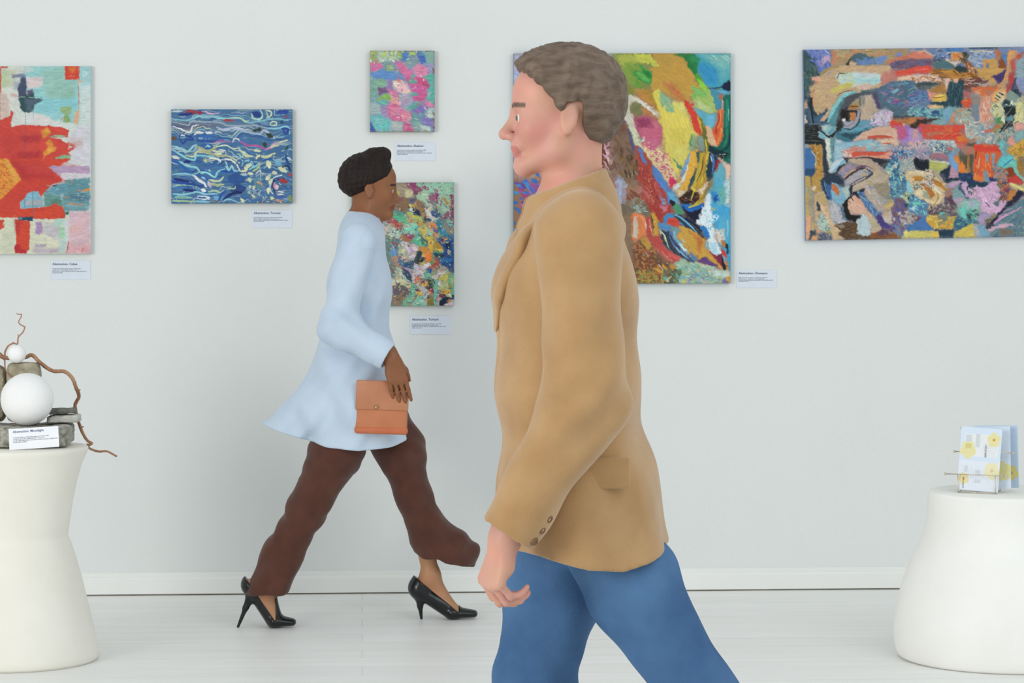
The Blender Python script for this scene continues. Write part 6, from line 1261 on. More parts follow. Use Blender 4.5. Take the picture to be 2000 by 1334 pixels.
for (x0, x1, y0, y1, m, lab, sd, dd) in ((93, 157, 813, 828, slate_pale, 'pale flat slate lying on the granite block beside the large ball', 21, 0), (90, 148, 803.5, 813.5, slate_dark, 'dark flat slate on top of the pale slate', 22, .004)):
    b = rock('slate_piece', (x1 - x0) / S1, .10, (y1 - y0) / S1, m, sd, .005, 5, slope=(0, .03))
    b.location = W((x0 + x1) / 2, (y0 + y1) / 2, Dp + dd)
    settle(b, max(top_near(under, b.location.x - .03, b.location.y, .03), top_near(under, b.location.x - .01, b.location.y, .03)) - .0005)
    under = b
    tag(b, lab, 'stone', 'flat slates on the block')


def zp(t, d, fx=0.0):
    """points read off an enlarged view of the arrangement, laid at distance d"""
    out = []
    for i, a in enumerate(t.split()):
        q = [float(v) for v in a.split(',')]
        out.append(W(q[0] / 4.304, 590 + q[1] / 4.304, d + (q[2] if len(q) > 2 else 0)))
    return out


Dbr = D1 + .118
main = zp('-260,330,.02 -160,370 -60,400 0,440 22,464 70,470 140,470,.005 215,463 272,447 340,512 440,577 540,583 608,640 640,722 664,790 632,862 640,930,.02 655,990,.01 690,1090 735,1165 772,1188 735,1212 770,1238 830,1256 900,1255 982,1298', Dbr)
mp_ = spline([tuple(v) for v in main], 6)
rad = np.interp(np.linspace(0, 1, len(mp_)), [0, .2, .45, .62, .8, 1], [.0075, .0068, .0066, .0060, .0046, .0034])
root = tag(empty('twisted_branch', tuple(main[7])), 'twisted brown branch winding over the stones and down past the pedestal rim', 'branch')
ro = np.array(main[7])
link('stem', tube_mesh('stem', mp_ - ro, rad, 10, .22, 4), bark, root)
for t, r0, r1 in (('42,478 40,440 44,412 72,366 112,346 145,352 150,318 156,292 190,256 206,212 168,186 157,164 176,128 180,102 158,104 138,95', .0034, .0014), ('38,486,-.006 40,500,-.030 44,552,-.058 72,612,-.058 112,634,-.056', .0030, .0018)):
    q = spline([tuple(v) for v in zp(t, Dbr)], 5)
    link('twig', tube_mesh('twig', q - ro, np.linspace(r0, r1, len(q)), 8, .25, 6), twigm, root)
for t in ('112,346 110,334', '206,212 212,200', '156,292 150,270', '664,740 678,735', '690,1052 706,1046', '470,582 468,598', '735,1190 728,1200'):
    q = [np.array(v) for v in zp(t, Dbr)]
    link('bud', tube_mesh('bud', np.array([q[0], (q[0] + q[1]) / 2, q[1]]) - ro, [.0024, .002, .001], 6, .2, 2), twigm, root)

# title card leaning on the granite block
Dc = D1 - .150
cw, ch = 96 / (F_PX / Dc), 41 / (F_PX / Dc)
pc = W(18.5, 0, Dc)
o = tag(empty('title_card', (pc.x, pc.y, top1 + .0005)), 'white title card leaning against the granite block on the left pedestal', 'caption card')
link('card', box_mesh('card', cw, .0016, ch, (cw / 2, 0, ch / 2), .0003, 1), white_card, o, smooth=False)
t = link('title_text', text_mesh('Abstraction. Moonlight', .0108, .0002), material('violet_ink', hx('5c6288'), .8, hx('6a7094'), 40), o, smooth=False)
t.rotation_euler = (math.pi / 2, 0, 0); t.location = (.085 * cw, -.0011, ch * .80)
V, Fc = body_lines(cw, ch, .085 * cw, (.8, .72, .97, .36), (.40, .475, .55, .625), .0034, 9)
link('body_text', mesh_py('body_text', [(x, -.0012, z + ch) for x, z in V], Fc), ink, o, smooth=False)
o.rotation_euler = (math.radians(-9), math.radians(-3.2), math.radians(5))

# ------------------------------------------------------------------ brochure rack on the right pedestal
brass = material('champagne_brass', hx('c9bda6'), 0.3, hx('d8cdb8'), 30, metal=.85)


def q2(zx, zy, d=D2):
    return W(1820 + zx / 7.844, 810 + zy / 7.844, d)


RA = math.radians(24)
ux = Vector((math.cos(RA), -math.sin(RA), 0)); vx = Vector((math.sin(RA), math.cos(RA), 0))
org = q2(400, 0, D2 - .07); org.z = H2 + .0035
rack = tag(empty('brochure_rack', tuple(org)), 'brass wire rack with ball-ended rods holding leaflets on the white pedestal', 'rack')


def L(u, v, z): return Vector(ux * u + vx * v) + Vector((0, 0, z))


sc = 1 / (7.844 * S2)
def rod(name, pts, r=.0016, seg=8): link(name, tube_mesh(name, pts, r, seg), brass, rack)
def knob(p): 
    k = link('ball_end', lathe_mesh('ball_end', [(.0048 * math.sin(math.pi * i / 12), -.0048 * math.cos(math.pi * i / 12)) for i in range(1, 12)], 14), brass, rack); k.location = p


zf = .060
tiers = ((0.0, zf, -.042, .160), (.05, .132, -.022, .176), (.10, .208, -.006, .150))
for v0, z0, u0, u1 in tiers:
    rod('cross_rod', [L(u0, v0, z0), L(u1, v0, z0)], .0017)
    knob(L(u0, v0, z0)); knob(L(u1, v0, z0))
for u in (0, .125):
    fr = [L(u, 0, zf), L(u, 0, .006), L(u, .002, 0), L(u, .10, 0), L(u, .10, .208)]
    rod('side_wire', fr, .0015)
    rod('side_wire', [L(u, .05, 0), L(u, .05, .132)], .0015)
rod('base_wire', [L(0, 0, 0), L(.125, 0, 0)], .0015)
rod('base_wire', [L(0, .10, 0), L(.125, .10, 0)], .0015)


def flower(p, cx, cy, r, col, n=5, mid=None, rot=0.0):
    for i in range(n):
        a = rot + i * 2 * math.pi / n
        c = (cx + math.cos(a) * r * .55, cy + math.sin(a) * r * .55)
        p.poly(col, [(c[0] + math.cos(t) * r * .48, c[1] + math.sin(t) * r * .48) for t in np.linspace(0, 2 * math.pi, 12, endpoint=False)], .6, .8, tex=.02)
    p.poly(col, [(cx + math.cos(t) * r * .5, cy + math.sin(t) * r * .5) for t in np.linspace(0, 2 * math.pi, 12, endpoint=False)], .6, .8, tex=.02)
    if mid: p.poly(mid, [(cx + math.cos(t) * r * .2, cy + math.sin(t) * r * .2) for t in np.linspace(0, 2 * math.pi, 10, endpoint=False)], .4, .6, tex=.02)


def leaflet(label, painter, w, h, pos, rz, lean, roll=0.0, curl=.0):
    p = painter
    U, V_ = np.meshgrid(np.linspace(0, 1, p.W), np.linspace(0, 1, p.H))
    X = U * w; Z = (1 - V_) * h
    Y = Z * math.tan(lean) + curl * np.sin(V_ * math.pi)
    co = np.stack([X, Y, Z], -1).reshape(-1, 3)
    bk = co + np.array((0, .0012, 0))
    N = p.W * p.H
    idx = np.arange(N).reshape(p.H, p.W)
    q = np.stack([idx[:-1, :-1], idx[1:, :-1], idx[1:, 1:], idx[:-1, 1:]], -1).reshape(-1, 4)
    qb = q[:, ::-1] + N
    bd = np.concatenate([idx[0, :-1], idx[:-1, -1], idx[-1, :0:-1], idx[:0:-1, 0]])
    nx = np.roll(bd, -1)
    side = np.stack([bd, nx, nx + N, bd + N], -1)
    me = mesh_np('leaflet', np.vstack([co, bk]), np.vstack([q, qb, side]))
    ca = me.color_attributes.new('pigment', 'FLOAT_COLOR', 'POINT')
    rgba = np.ones((2 * N, 4), dtype=np.float32)
    c = np.clip(lin(p.img.reshape(-1, 3)), 0, .95)
    rgba[:N, :3] = c; rgba[N:, :3] = c
    ca.data.foreach_set('color', rgba.ravel())
    o = link('leaflet', me, material('printed_paper', None, .55, None, attr='pigment', spec=.3), smooth=False)
    o.location = pos
    o.rotation_euler = (0, roll, rz)
    tag(o, label, 'leaflet', 'leaflets in the brass rack')
    return o


def sheet(seed): return Paint(0, 0, 150, 210, 'd3e0ee', step=1.0, seed=seed)


p = sheet(3)
p.poly('dfe5ee', '0,112 150,112 150,210 0,210', .2, 2, tex=.01)
p.poly('e4e6e6', '16,22 140,22 140,96 16,96', .2, .6, tex=.01)
for x0, y0, x1, y1 in ((20, 26, 42, 62), (56, 22, 72, 66), (62, 140, 80, 160), (22, 128, 34, 150), (60, 172, 84, 184)):
    p.poly('ccd2d4', f'{x0},{y0} {x1},{y0} {x1},{y1} {x0},{y1}', .1, .5, tex=.02)
for k in range(9):
    x = 78 + k * 6.6
    if not 92 < x < 101: p.stroke('ced6da', 1.4, [(x, 26), (x, 94)], rag=.1, dry=.2)
for k in range(14): p.stroke('ccd6de', 1.2, [(14 + k * 8.4, 126), (14 + k * 8.4, 196)], rag=.1, dry=.3)
flower(p, 30, 76, 30, 'e3dba6', 5, None, .3); p.poly('d2c888', '20,56 42,56 42,72 20,72', .3, .8)
flower(p, 122, 38, 25, 'e3dba4', 5, 'cf9c48', .9); flower(p, 122, 140, 29, 'e6e0b8', 5, 'dcc4a8', .2); flower(p, 22, 172, 20, 'e4d8a0', 5, 'c89c70', .5)
for k in range(6): p.stroke('5c6c8c' if k > 1 else '8c6c6c', 4.2, [(20 + 0.4 * k, 168 + k * 6.4), (20 + .4 * k, 171.5 + k * 6.4)], rag=.1)
front = leaflet('foremost leaflet in the rack, pale blue with yellow flowers and OUR STORY', p, .138, .211, tuple(org + L(-.005, .006, .0085)), -RA, .13, .05)
tm = text_mesh('OUR STORY', .0080, .0001)
t = link('title_text', tm, ink_dark, front, smooth=False)
t.rotation_euler = (math.pi / 2 - .13, -math.pi / 2, 0)
t.location = (.0905, .115 * math.tan(.13) - .0016, .113)
t.rotation_mode = 'XYZ'
p = sheet(4); flower(p, 40, 176, 34, 'd8cc80', 5, '8c6430', .3); flower(p, 120, 150, 34, 'dcd498', 5, None, .8); p.poly('c8d4e0', '20,40 120,40 120,110 20,110', .3, 3, tex=.02)
leaflet('pale blue leaflet standing behind the foremost one in the rack', p, .146, .209, tuple(org + L(.022, .052, .0060)), -RA + .05, .13, -.030)
p = sheet(5); p.poly('bccfe4', '0,0 150,0 150,210 0,210', .2, 1, tex=.02); flower(p, 124, 160, 26, 'd8cc84', 5, 'b0a050', .3)
leaflet('rearmost leaflet in the rack, deeper blue with a yellow flower at its edge', p, .146, .210, tuple(org + L(.040, .103, .0060)), -RA + .05, .06, -.030)
# ------------------------------------------------------------------ people: bodies and clothes grown as smooth implicit surfaces
class Blob:
    """signed-distance sculpting on a grid, meshed with surface nets"""
    def __init__(s, lo, hi, h):
        s.lo = np.array(lo, float); s.h = h
        n = np.ceil((np.array(hi) - s.lo) / h).astype(int) + 1
        s.ax = [s.lo[i] + h * np.arange(n[i]) for i in range(3)]
        s.f = np.full(n, 1.0, dtype=np.float32)

    def sub(s, a, b, pad):
        sl = []
        for i in range(3):
            i0 = int(np.floor((a[i] - pad - s.lo[i]) / s.h)); i1 = int(np.ceil((b[i] + pad - s.lo[i]) / s.h)) + 1
            i0 = max(0, i0); i1 = min(len(s.ax[i]), i1)
            if i1 <= i0: return None
            sl.append(slice(i0, i1))
        X, Y, Z = np.meshgrid(*[s.ax[i][sl[i]] for i in range(3)], indexing='ij', sparse=True)
        return tuple(sl), X, Y, Z

    def mix(s, sl, d, k, op):
        g = s.f[sl]
        if op == 'add':
            r = np.minimum(g, d)
            if k > 0:
                q = np.maximum(k - np.abs(g - d), 0) / k
                r = r - q * q * k * .25
        else:
            r = np.maximum(g, -d)
            if k > 0:
                q = np.maximum(k - np.abs(g + d), 0) / k
                r = r + q * q * k * .25
        s.f[sl] = r

    def cone(s, a, b, ra, rb, k=.02, op='add', flat=1.0, w=(0, 1, 0)):
        """tapered limb from a to b; `flat` scales its thickness along the direction w"""
        a = np.array(a, float); b = np.array(b, float); w = np.array(w, float)
        w = w / np.linalg.norm(w)
        R = max(ra, rb) * max(1, flat)
        q = s.sub(np.minimum(a, b) - R, np.maximum(a, b) + R, k + 3 * s.h)
        if q is None: return
        sl, X, Y, Z = q
        ba = b - a; L2 = ba @ ba + 1e-12
        px, py, pz = X - a[0], Y - a[1], Z - a[2]
        t = np.clip((px * ba[0] + py * ba[1] + pz * ba[2]) / L2, 0, 1)
        qx, qy, qz = px - t * ba[0], py - t * ba[1], pz - t * ba[2]
        d2 = qx * qx + qy * qy + qz * qz
        if flat != 1.0:
            wc = qx * w[0] + qy * w[1] + qz * w[2]
            d2 = d2 - wc * wc + (wc / flat) ** 2
        r = ra + (rb - ra) * t
        d = np.sqrt(d2) - r
        if flat < 1: d = d * np.clip(.45 + .55 * flat, .3, 1)
        s.mix(sl, d.astype(np.float32), k, op)

    def ell(s, c, r, k=.02, op='add', ry=0.0, rz=0.0, rx=0.0):
        c = np.array(c, float); R = max(r)
        q = s.sub(c - R, c + R, k + 3 * s.h)
        if q is None: return
        sl, X, Y, Z = q
        M = np.array((Matrix.Rotation(rz, 3, 'Z') @ Matrix.Rotation(ry, 3, 'Y') @ Matrix.Rotation(rx, 3, 'X')).inverted())
        px, py, pz = X - c[0], Y - c[1], Z - c[2]
        u = [M[i, 0] * px + M[i, 1] * py + M[i, 2] * pz for i in range(3)]
        k0 = np.sqrt((u[0] / r[0]) ** 2 + (u[1] / r[1]) ** 2 + (u[2] / r[2]) ** 2)
        k1 = np.sqrt((u[0] / r[0] ** 2) ** 2 + (u[1] / r[1] ** 2) ** 2 + (u[2] / r[2] ** 2) ** 2)
        d = k0 * (k0 - 1) / np.maximum(k1, 1e-6)
        s.mix(sl, d.astype(np.float32), k, op)

    def chain(s, pts, k=.02, op='add', flat=1.0, w=(0, 1, 0)):
        for (a, ra), (b, rb) in zip(pts[:-1], pts[1:]):
            s.cone(a, b, ra, rb, k, op, flat, w)

    def cut(s, fn, k=0.0, box=None):
        """remove the part of space where fn(x,y,z) < 0"""
        if box is None:
            box = (s.lo, [a[-1] for a in s.ax])
        q = s.sub(np.array(box[0]), np.array(box[1]), 0)
        if q is None: return
        sl, X, Y, Z = q
        d = np.broadcast_to(fn(X, Y, Z), s.f[sl].shape)
        s.mix(sl, d.astype(np.float32), k, 'sub')

    def folds(s, fn, band=.03):
        i = np.nonzero(np.abs(s.f) < band)
        X, Y, Z = (s.ax[j][i[j]] for j in range(3))
        s.f[i] += fn(X, Y, Z).astype(np.float32)

    def mesh(s, name):
        f = s.f; ins = f < 0
        n = np.array(f.shape)
        cnt = np.zeros(n - 1, dtype=np.uint8)
        for dx in (0, 1):
            for dy in (0, 1):
                for dz in (0, 1):
                    cnt += ins[dx:n[0] - 1 + dx, dy:n[1] - 1 + dy, dz:n[2] - 1 + dz]
        act = np.argwhere((cnt > 0) & (cnt < 8))
        del cnt
        vid = np.full(n - 1, -1, dtype=np.int32)
        vid[tuple(act.T)] = np.arange(len(act))
        C = [(dx, dy, dz) for dx in (0, 1) for dy in (0, 1) for dz in (0, 1)]
        val = np.stack([f[act[:, 0] + c[0], act[:, 1] + c[1], act[:, 2] + c[2]] for c in C], 1).astype(float)
        P = np.zeros((len(act), 3)); m = np.zeros(len(act))
        for i in range(8):
            for j in range(i + 1, 8):
                if sum(abs(a - b) for a, b in zip(C[i], C[j])) != 1: continue
                vi, vj = val[:, i], val[:, j]
                x = (vi < 0) != (vj < 0)
                t = np.where(x, vi / np.where(x, vi - vj, 1), 0)
                p = np.array(C[i]) + t[:, None] * (np.array(C[j]) - np.array(C[i]))
                P += p * x[:, None]; m += x
        V = s.lo + s.h * (act + P / np.maximum(m, 1)[:, None])
        quads = []
        for axn in range(3):
            o1, o2 = [(1, 2), (2, 0), (0, 1)][axn]
            a = [slice(None)] * 3; b = [slice(None)] * 3
            a[axn] = slice(0, n[axn] - 1); b[axn] = slice(1, n[axn])
            e = np.argwhere(ins[tuple(a)] != ins[tuple(b)])
            ok = (e[:, o1] > 0) & (e[:, o2] > 0) & (e[:, o1] < n[o1] - 1) & (e[:, o2] < n[o2] - 1)
            e = e[ok]
            sgn = ins[e[:, 0], e[:, 1], e[:, 2]]
            def g(d1, d2):
                q = e.copy(); q[:, o1] -= d1; q[:, o2] -= d2
                return vid[q[:, 0], q[:, 1], q[:, 2]]
            q = np.stack([g(1, 1), g(0, 1), g(0, 0), g(1, 0)], 1)
            q[~sgn] = q[~sgn][:, ::-1]
            quads.append(q)
        Q = np.concatenate(quads)
        Q = Q[(Q >= 0).all(1)]
        # a touch of relaxing
        A = np.concatenate([Q[:, [0, 1]], Q[:, [1, 2]], Q[:, [2, 3]], Q[:, [3, 0]]])
        for _ in range(2):
            acc = np.zeros_like(V); c = np.zeros(len(V))
            np.add.at(acc, A[:, 0], V[A[:, 1]]); np.add.at(c, A[:, 0], 1)
            np.add.at(acc, A[:, 1], V[A[:, 0]]); np.add.at(c, A[:, 1], 1)
            V = V * .5 + .5 * acc / np.maximum(c, 1)[:, None]
        s.V = V
        return mesh_np(name, V, Q)


def colour(me, rgb):
    ca = me.color_attributes.new('pigment', 'FLOAT_COLOR', 'POINT')
    q = np.ones((len(rgb), 4), dtype=np.float32); q[:, :3] = rgb
    ca.data.foreach_set('color', q.ravel())


class Frame:
    """a turned local frame: o + x*f + y*l + z*u"""
    def __init__(s, o, pitch=0.0, yaw=0.0, k=1.0):
        s.o = np.array(o, float); s.k = k
        s.M = np.array(Matrix.Rotation(yaw, 3, 'Z') @ Matrix.Rotation(pitch, 3, 'Y'))
        s.pitch, s.yaw = pitch, yaw

    def __call__(s, x, y, z):
        return s.o + s.M @ (np.array((x, y, z)) * s.k)

    def inv(s, V):
        return ((V - s.o) @ s.M) / s.k


def head(b, F, neck, male=True):
    k = F.k
    P = F
    e = dict(ry=F.pitch, rz=F.yaw)
    def E(c, r, kk, op='add', ry=0.0): b.ell(P(*c), tuple(v * k for v in r), kk * k, op, F.pitch + ry, F.yaw)
    def Cn(a, c, ra, rb, kk, op='add', flat=1.0): b.cone(P(*a), P(*c), ra * k, rb * k, kk * k, op, flat, F.M @ np.array((0, 1, 0)))
    E((-.016, 0, .040), (.098, .076, .082), .02)
    E((-.052, 0, .018), (.056, .066, .062), .04)
    E((.040, 0, .035), (.050, .060, .058), .03)
    E((.028, 0, -.030), (.060, .058, .070), .03)
    for sgn in (-1, 1):
        Cn((-.004, sgn * .056, -.040), (.010, sgn * .050, -.074), .014, .012, .03)
        Cn((.010, sgn * .048, -.074), (.074, sgn * .012, -.104), .015, .014, .03)
        E((.062, sgn * .036, -.030), (.020, .020, .020), .03)
    E((.080, 0, -.100), (.016, .020, .016), .02)
    Cn((.083, -.032, .014), (.083, .032, .014), .010, .010, .018)
    for sgn in (-1, 1):
        E((.092, sgn * .031, -.006), (.016, .018, .013), .014, 'sub')
        E((.071, sgn * .032, -.006), (.016, .019, .0145), .004)
        Cn((.083, sgn * .016, .0035), (.079, sgn * .046, .001), .0035, .003, .004)
        Cn((.084, sgn * .018, -.0165), (.080, sgn * .044, -.014), .003, .003, .005)
    nz = .118 if male else .110
    Cn((.086, 0, .004), (nz - .006, 0, -.034), .0085, .0115, .016, flat=.95)
    E((nz - .003, 0, -.037), (.010, .011, .009), .010)
    for sgn in (-1, 1):
        E((nz - .018, sgn * .0125, -.042), (.011, .0075, .0075), .006)
    E((.086, 0, -.062), (.014, .026, .012), .016)
    E((.095, 0, -.0655), (.0075, .021, .0052), .005)
    E((.0925, 0, -.0775), (.0075, .019, .0060), .005)
    Cn((.105, -.024, -.0712), (.105, .024, -.0712), .0042, .0042, .003, 'sub')
    for sgn in (-1, 1):
        E((-.012, sgn * .078, -.012), (.019, .0085, .032), .006, ry=-.22)
        E((-.007, sgn * .087, -.010), (.010, .006, .019), .006, 'sub', ry=-.22)
        E((-.006, sgn * .080, -.040), (.008, .006, .009), .006)
    r0 = .054 if male else .044
    b.cone(P(-.028, 0, -.045), neck, r0 * k * 1.02, (.060 if male else .048) * k, .03 * k)
    if male: E((.012, 0, -.118), (.014, .012, .016), .02)


def eyes(F, parent, iris):
    white = material('eye_white', hx('d6cec6'), .25, hx('dcd4cc'), 60)
    ir = material('iris', hx(iris), .2, hx('1c1410'), 40)
    for sgn in (-1, 1):
        c = F(.0772, sgn * .0315, -.006)
        e = link('eye', lathe_mesh('eye', [(.0120 * F.k * math.sin(math.pi * i / 16), -.0120 * F.k * math.cos(math.pi * i / 16)) for i in range(1, 16)], 20), white, parent)
        e.location = c
        e.rotation_euler = (0, F.pitch, F.yaw)
        d = link('iris', lathe_mesh('iris', [(.0058 * F.k * math.sin(math.pi * i / 12), -.0035 * F.k * math.cos(math.pi * i / 12)) for i in range(1, 12)], 18), ir, e)
        d.location = (.0106 * F.k, 0, 0); d.rotation_euler = (0, math.pi / 2, 0)


def hand(b, wrist, dirv, palm, size=1.0, curl=(.5, .6, .7, .75), bend=.5, spread=.05, thumb=(.55, .35), wr=.026, left=False):
    """dirv wrist->knuckles, palm = direction the palm faces; the thumb leaves the side dirv x palm"""
    d = Vector(dirv).normalized(); n = Vector(palm); n = (n - d * n.dot(d)).normalized()
    t = (n.cross(d) if left else d.cross(n)).normalized()
    w0 = Vector(wrist); S = size
    kn = []
    for i, (off, fl) in enumerate(((.030, .088), (.010, .092), (-.011, .088), (-.030, .080))):
        kn.append(w0 + (d * fl + t * off - n * .004) * S)
    b.cone(w0 - d * .03 * S, w0 + d * .012 * S, wr * S, wr * .98 * S, .02, 'add', .75, n)
    for i in range(4):
        b.cone(w0 + (d * .012 + t * (.017 - .0115 * i)) * S, kn[i], .0150 * S, .0122 * S, .012, 'add', .95, n)
    b.cone(w0 + (d * .02 + t * .018 + n * .006) * S, w0 + (d * .058 + t * .030 + n * .008) * S, .016 * S, .012 * S, .012)
    b.ell(w0 + (d * .045 - t * .022 + n * .006) * S, (.016 * S, .016 * S, .022 * S), .012)
    lens = ((.044, .026, .021), (.048, .030, .022), (.045, .028, .022), (.036, .021, .019))
    tips = []
    for i in range(4):
        p = kn[i]; a = curl[i] * bend
        sp = (1.5 - i) * spread
        r = (.0094, .0096, .0092, .0082)[i] * S
        for j, ln in enumerate(lens[i]):
            a += curl[i] * (0, .9, .65)[j]
            dd = (d * math.cos(a) + n * math.sin(a)); dd = (dd + t * sp * (1 if j == 0 else .4)).normalized()
            q = p + dd * ln * S
            b.cone(p, q, r, r * .92, .0035)
            b.ell(p, (r * 1.04,) * 3, .003)
            p = q; r *= .92
        tips.append(p)
    p = w0 + (d * .026 + t * .024 + n * .010) * S
    out = (d * math.cos(thumb[0]) + t * math.sin(thumb[0]) * .8 + n * .35).normalized()
    q = p + out * .040 * S
    b.cone(p, q, .0135 * S, .0112 * S, .008)
    o2 = (d * math.cos(thumb[1]) + t * math.sin(thumb[1]) * .4 + n * .45).normalized()
    q2_ = q + o2 * .030 * S
    b.cone(q, q2_, .0110 * S, .0098 * S, .004)
    b.cone(q2_, q2_ + (o2 + n * .25).normalized() * .024 * S, .0098 * S, .0080 * S, .004)
    return kn, tips


def foot(b, heel, ball, toe, ankle, r=1.0, k=.02):
    """heel, ball, toe as sole points (metres), ankle joint"""
    H, B, T, A = (np.array(q, float) for q in (heel, ball, toe, ankle))
    up = np.array((0, 0, 1.0))
    Hc, Bc, Tc = H + up * .030 * r, B + up * .018 * r, T + up * .012 * r
    Tc = Tc - (T - B) / np.linalg.norm(T - B) * .012
    b.cone(Hc, A, .029 * r, .034 * r, .02)
    b.cone(Hc, Bc, .028 * r, .026 * r, k, 'add', 1.22)
    b.cone(A - up * .005, Bc + up * .016, .030 * r, .016 * r, .03)
    b.cone(Bc, Tc, .021 * r, .0125 * r, .012, 'add', 1.95)


# ------------------------------------------------------------------ the woman, striding to the right near the wall
DW = 9.42
SW = F_PX / DW
PW0 = 705


def w(px, py, y=0.0): return np.array(((px - PW0) / SW, y, CAM_H - (py - HORIZON) / SW))


wo = W(PW0, 0, DW)
woman = tag(empty('person', (wo.x, wo.y, 0)), 'person in a pale blue shirt, brown trousers and black high heels striding right', 'person', 'people walking past')

FW = Frame(w(727, 366), pitch=math.radians(7), yaw=0.0, k=.90)
b = Blob((-.50, -.34, -.01), (.47, .34, 1.80), .0042)
head(b, FW, w(711, 440), male=False)
# torso
b.cone(w(703, 452), w(703, 560), .075, .088, .05, 'add', 1.35)
b.cone(w(703, 560), w(703, 650), .088, .076, .05, 'add', 1.25)
b.cone(w(703, 650), w(706, 745), .076, .098, .05, 'add', 1.3)
for sg in (-1, 1):
    b.cone(w(706, 450, 0), w(703, 472, sg * .150), .040, .042, .05)
# legs
RH, LH = w(700, 760, -.085), w(712, 758, .085)
RK, LK = w(618, 960, -.09), w(810, 948, .08)
RA_, LA = w(521, 1138, -.085), w(842, 1128, .075)
b.chain([(RH, .072), (RK, .046)], .04); b.chain([(RK, .050), ((RK * .6 + RA_ * .4) + np.array((-.008, 0, 0)), .048), (RA_, .031)], .03)
b.chain([(LH, .072), (LK, .044)], .04); b.chain([(LK, .048), ((LK * .6 + LA * .4) + np.array((.000, 0, 0)), .042), (LA, .029)], .03)
# feet inside the pumps
def z0(px, y, z): return np.array(((px - PW0) / SW, y, z))
LF = dict(heel=z0(819, .075, .083), ball=z0(885, .078, .012), toe=z0(931, .080, .010), ankle=LA)
RF = dict(heel=z0(495, -.085, .122), ball=z0(538, -.086, .012), toe=z0(576, -.087, .010), ankle=RA_)
foot(b, r=.92, **LF); foot(b, r=.92, **RF)
# arms: near arm bent forward under its sleeve, far arm swung back a little
RS, RE, RW = w(698, 470, -.175), w(663, 628, -.222), w(764, 694, -.262)
LS, LE, LW = w(706, 470, .165), w(672, 635, .225), w(648, 752, .225)
b.chain([(RS, .045), (RE, .034), (RW, .024)], .03)
b.chain([(LS, .045), (LE, .034), (LW, .024)], .03)
hand(b, RW, (.24, .06, -.96), (-.05, .99, .05), .92, curl=(.16, .18, .20, .22), bend=.5, spread=.04, thumb=(.6, .25))
hand(b, LW, (-.25, -.05, -.96), (-.1, -.95, .1), .9, curl=(.35, .4, .45, .5), bend=.6, left=True)
me = b.mesh('body')
V = b.V
L3 = FW.inv(V)
skin = np.tile(lin(hexc('94603f')), (len(V), 1))
low = V[:, 2] < .55
skin[low] = lin(hexc('bd8a66'))
lip = (np.abs(L3[:, 1]) < .024) & (L3[:, 0] > .082) & (L3[:, 2] < -.0585) & (L3[:, 2] > -.0845)
skin[lip] = lin(hexc('84463a'))
brow = (L3[:, 0] > .068) & (np.abs(L3[:, 1]) > .014) & (np.abs(L3[:, 1]) < .052) & (np.abs(L3[:, 2] - .0175 - .004 * np.sin(np.abs(L3[:, 1]) * 60)) < .0042)
skin[brow] = lin(hexc('2c1a14'))
colour(me, skin)
link('body', me, material('deep_skin', None, .48, (1, 1, 1, 1), 18, attr='pigment', spec=.35, bump=.05, bscale=300), woman)
eyes(FW, woman, '3a2218')

# hair: swept back and up into a high knot
b = Blob(FW(0, 0, 0) + (-.2, -.14, -.12), FW(0, 0, 0) + (.16, .14, .24), .0036)
b.ell(FW(-.024, 0, .046), (.103, .083, .086), 0, 'add', FW.pitch)
b.ell(FW(-.070, 0, .014), (.060, .070, .066), .03, 'add', FW.pitch)
FI = FW
def hairline(X, Y, Z):
    x = X - FI.o[0]; y = Y; z = Z - FI.o[2]
    c, s_ = math.cos(FI.pitch), math.sin(FI.pitch)
    xl = (x * c - z * s_) / FI.k; zl = (x * s_ + z * c) / FI.k
    front = .062 - xl + .35 * (zl - .06)
    side = np.where(xl > -.03, zl - (-.004 + .62 * (xl + .03)), zl - (-.05 + .5 * np.abs(xl + .085)))
    return np.minimum(front, side)
b.cut(hairline, .012)
b.ell(FW(.006, 0, .118), (.050, .046, .030), .02, 'add', -.35)
b.ell(FW(.018, 0, .138), (.037, .036, .027), .014, 'add', -.2)
b.ell(FW(-.010, 0, .136), (.032, .034, .024), .012, 'add', .1)
def strands(X, Y, Z):
    c = FW(.008, 0, .12)
    a = np.arctan2(Y - c[1], X - c[0]); bb = np.arctan2(Z - c[2], np.hypot(X - c[0], Y - c[1]))
    return .0016 * np.sin(a * 38 + 4 * np.sin(bb * 5)) + .0012 * np.sin(bb * 46 + a * 9)
b.folds(strands)
me = b.mesh('hair')
link('hair', me, material('dark_hair', hx('150d0b'), .55, hx('261814'), 60, .3, 200, stretch=(1, 1, .2), spec=.25), woman)

# brown flared trousers
def P3(px, py, y): return w(px, py, y)
b = Blob((-.52, -.30, .10), (.47, .30, 1.02), .0048)
b.cone(w(704, 705), w(706, 790), .096, .108, .05, 'add', 1.25)
b.chain([(w(700, 775, -.066), .100), (w(657, 880, -.08), .094), (w(604, 985, -.09), .069), (w(554, 1078, -.088), .066), (w(524, 1150, -.086), .078)], .035)
b.chain([(w(720, 775, .066), .102), (w(781, 880, .078), .090), (w(809, 975, .08), .063), (w(834, 1036, .078), .068)], .035)
b.chain([(w(836, 1036, .078), .072), (w(866, 1092, .082), .098), (w(880, 1140, .082), .100)], .03)
b.ell(w(896, 1076, .085), (.080, .064, .050), .045, 'add', ry=.30)
hemL = w(818, 1088, .08)
b.cut(lambda X, Y, Z: np.where(X > w(760, 0)[0], Z - hemL[2] + .24 * (X - hemL[0]), 1.0), .006)
hemR = w(517, 1152, -.086); nR = Vector((.02, 0, -1)).normalized()
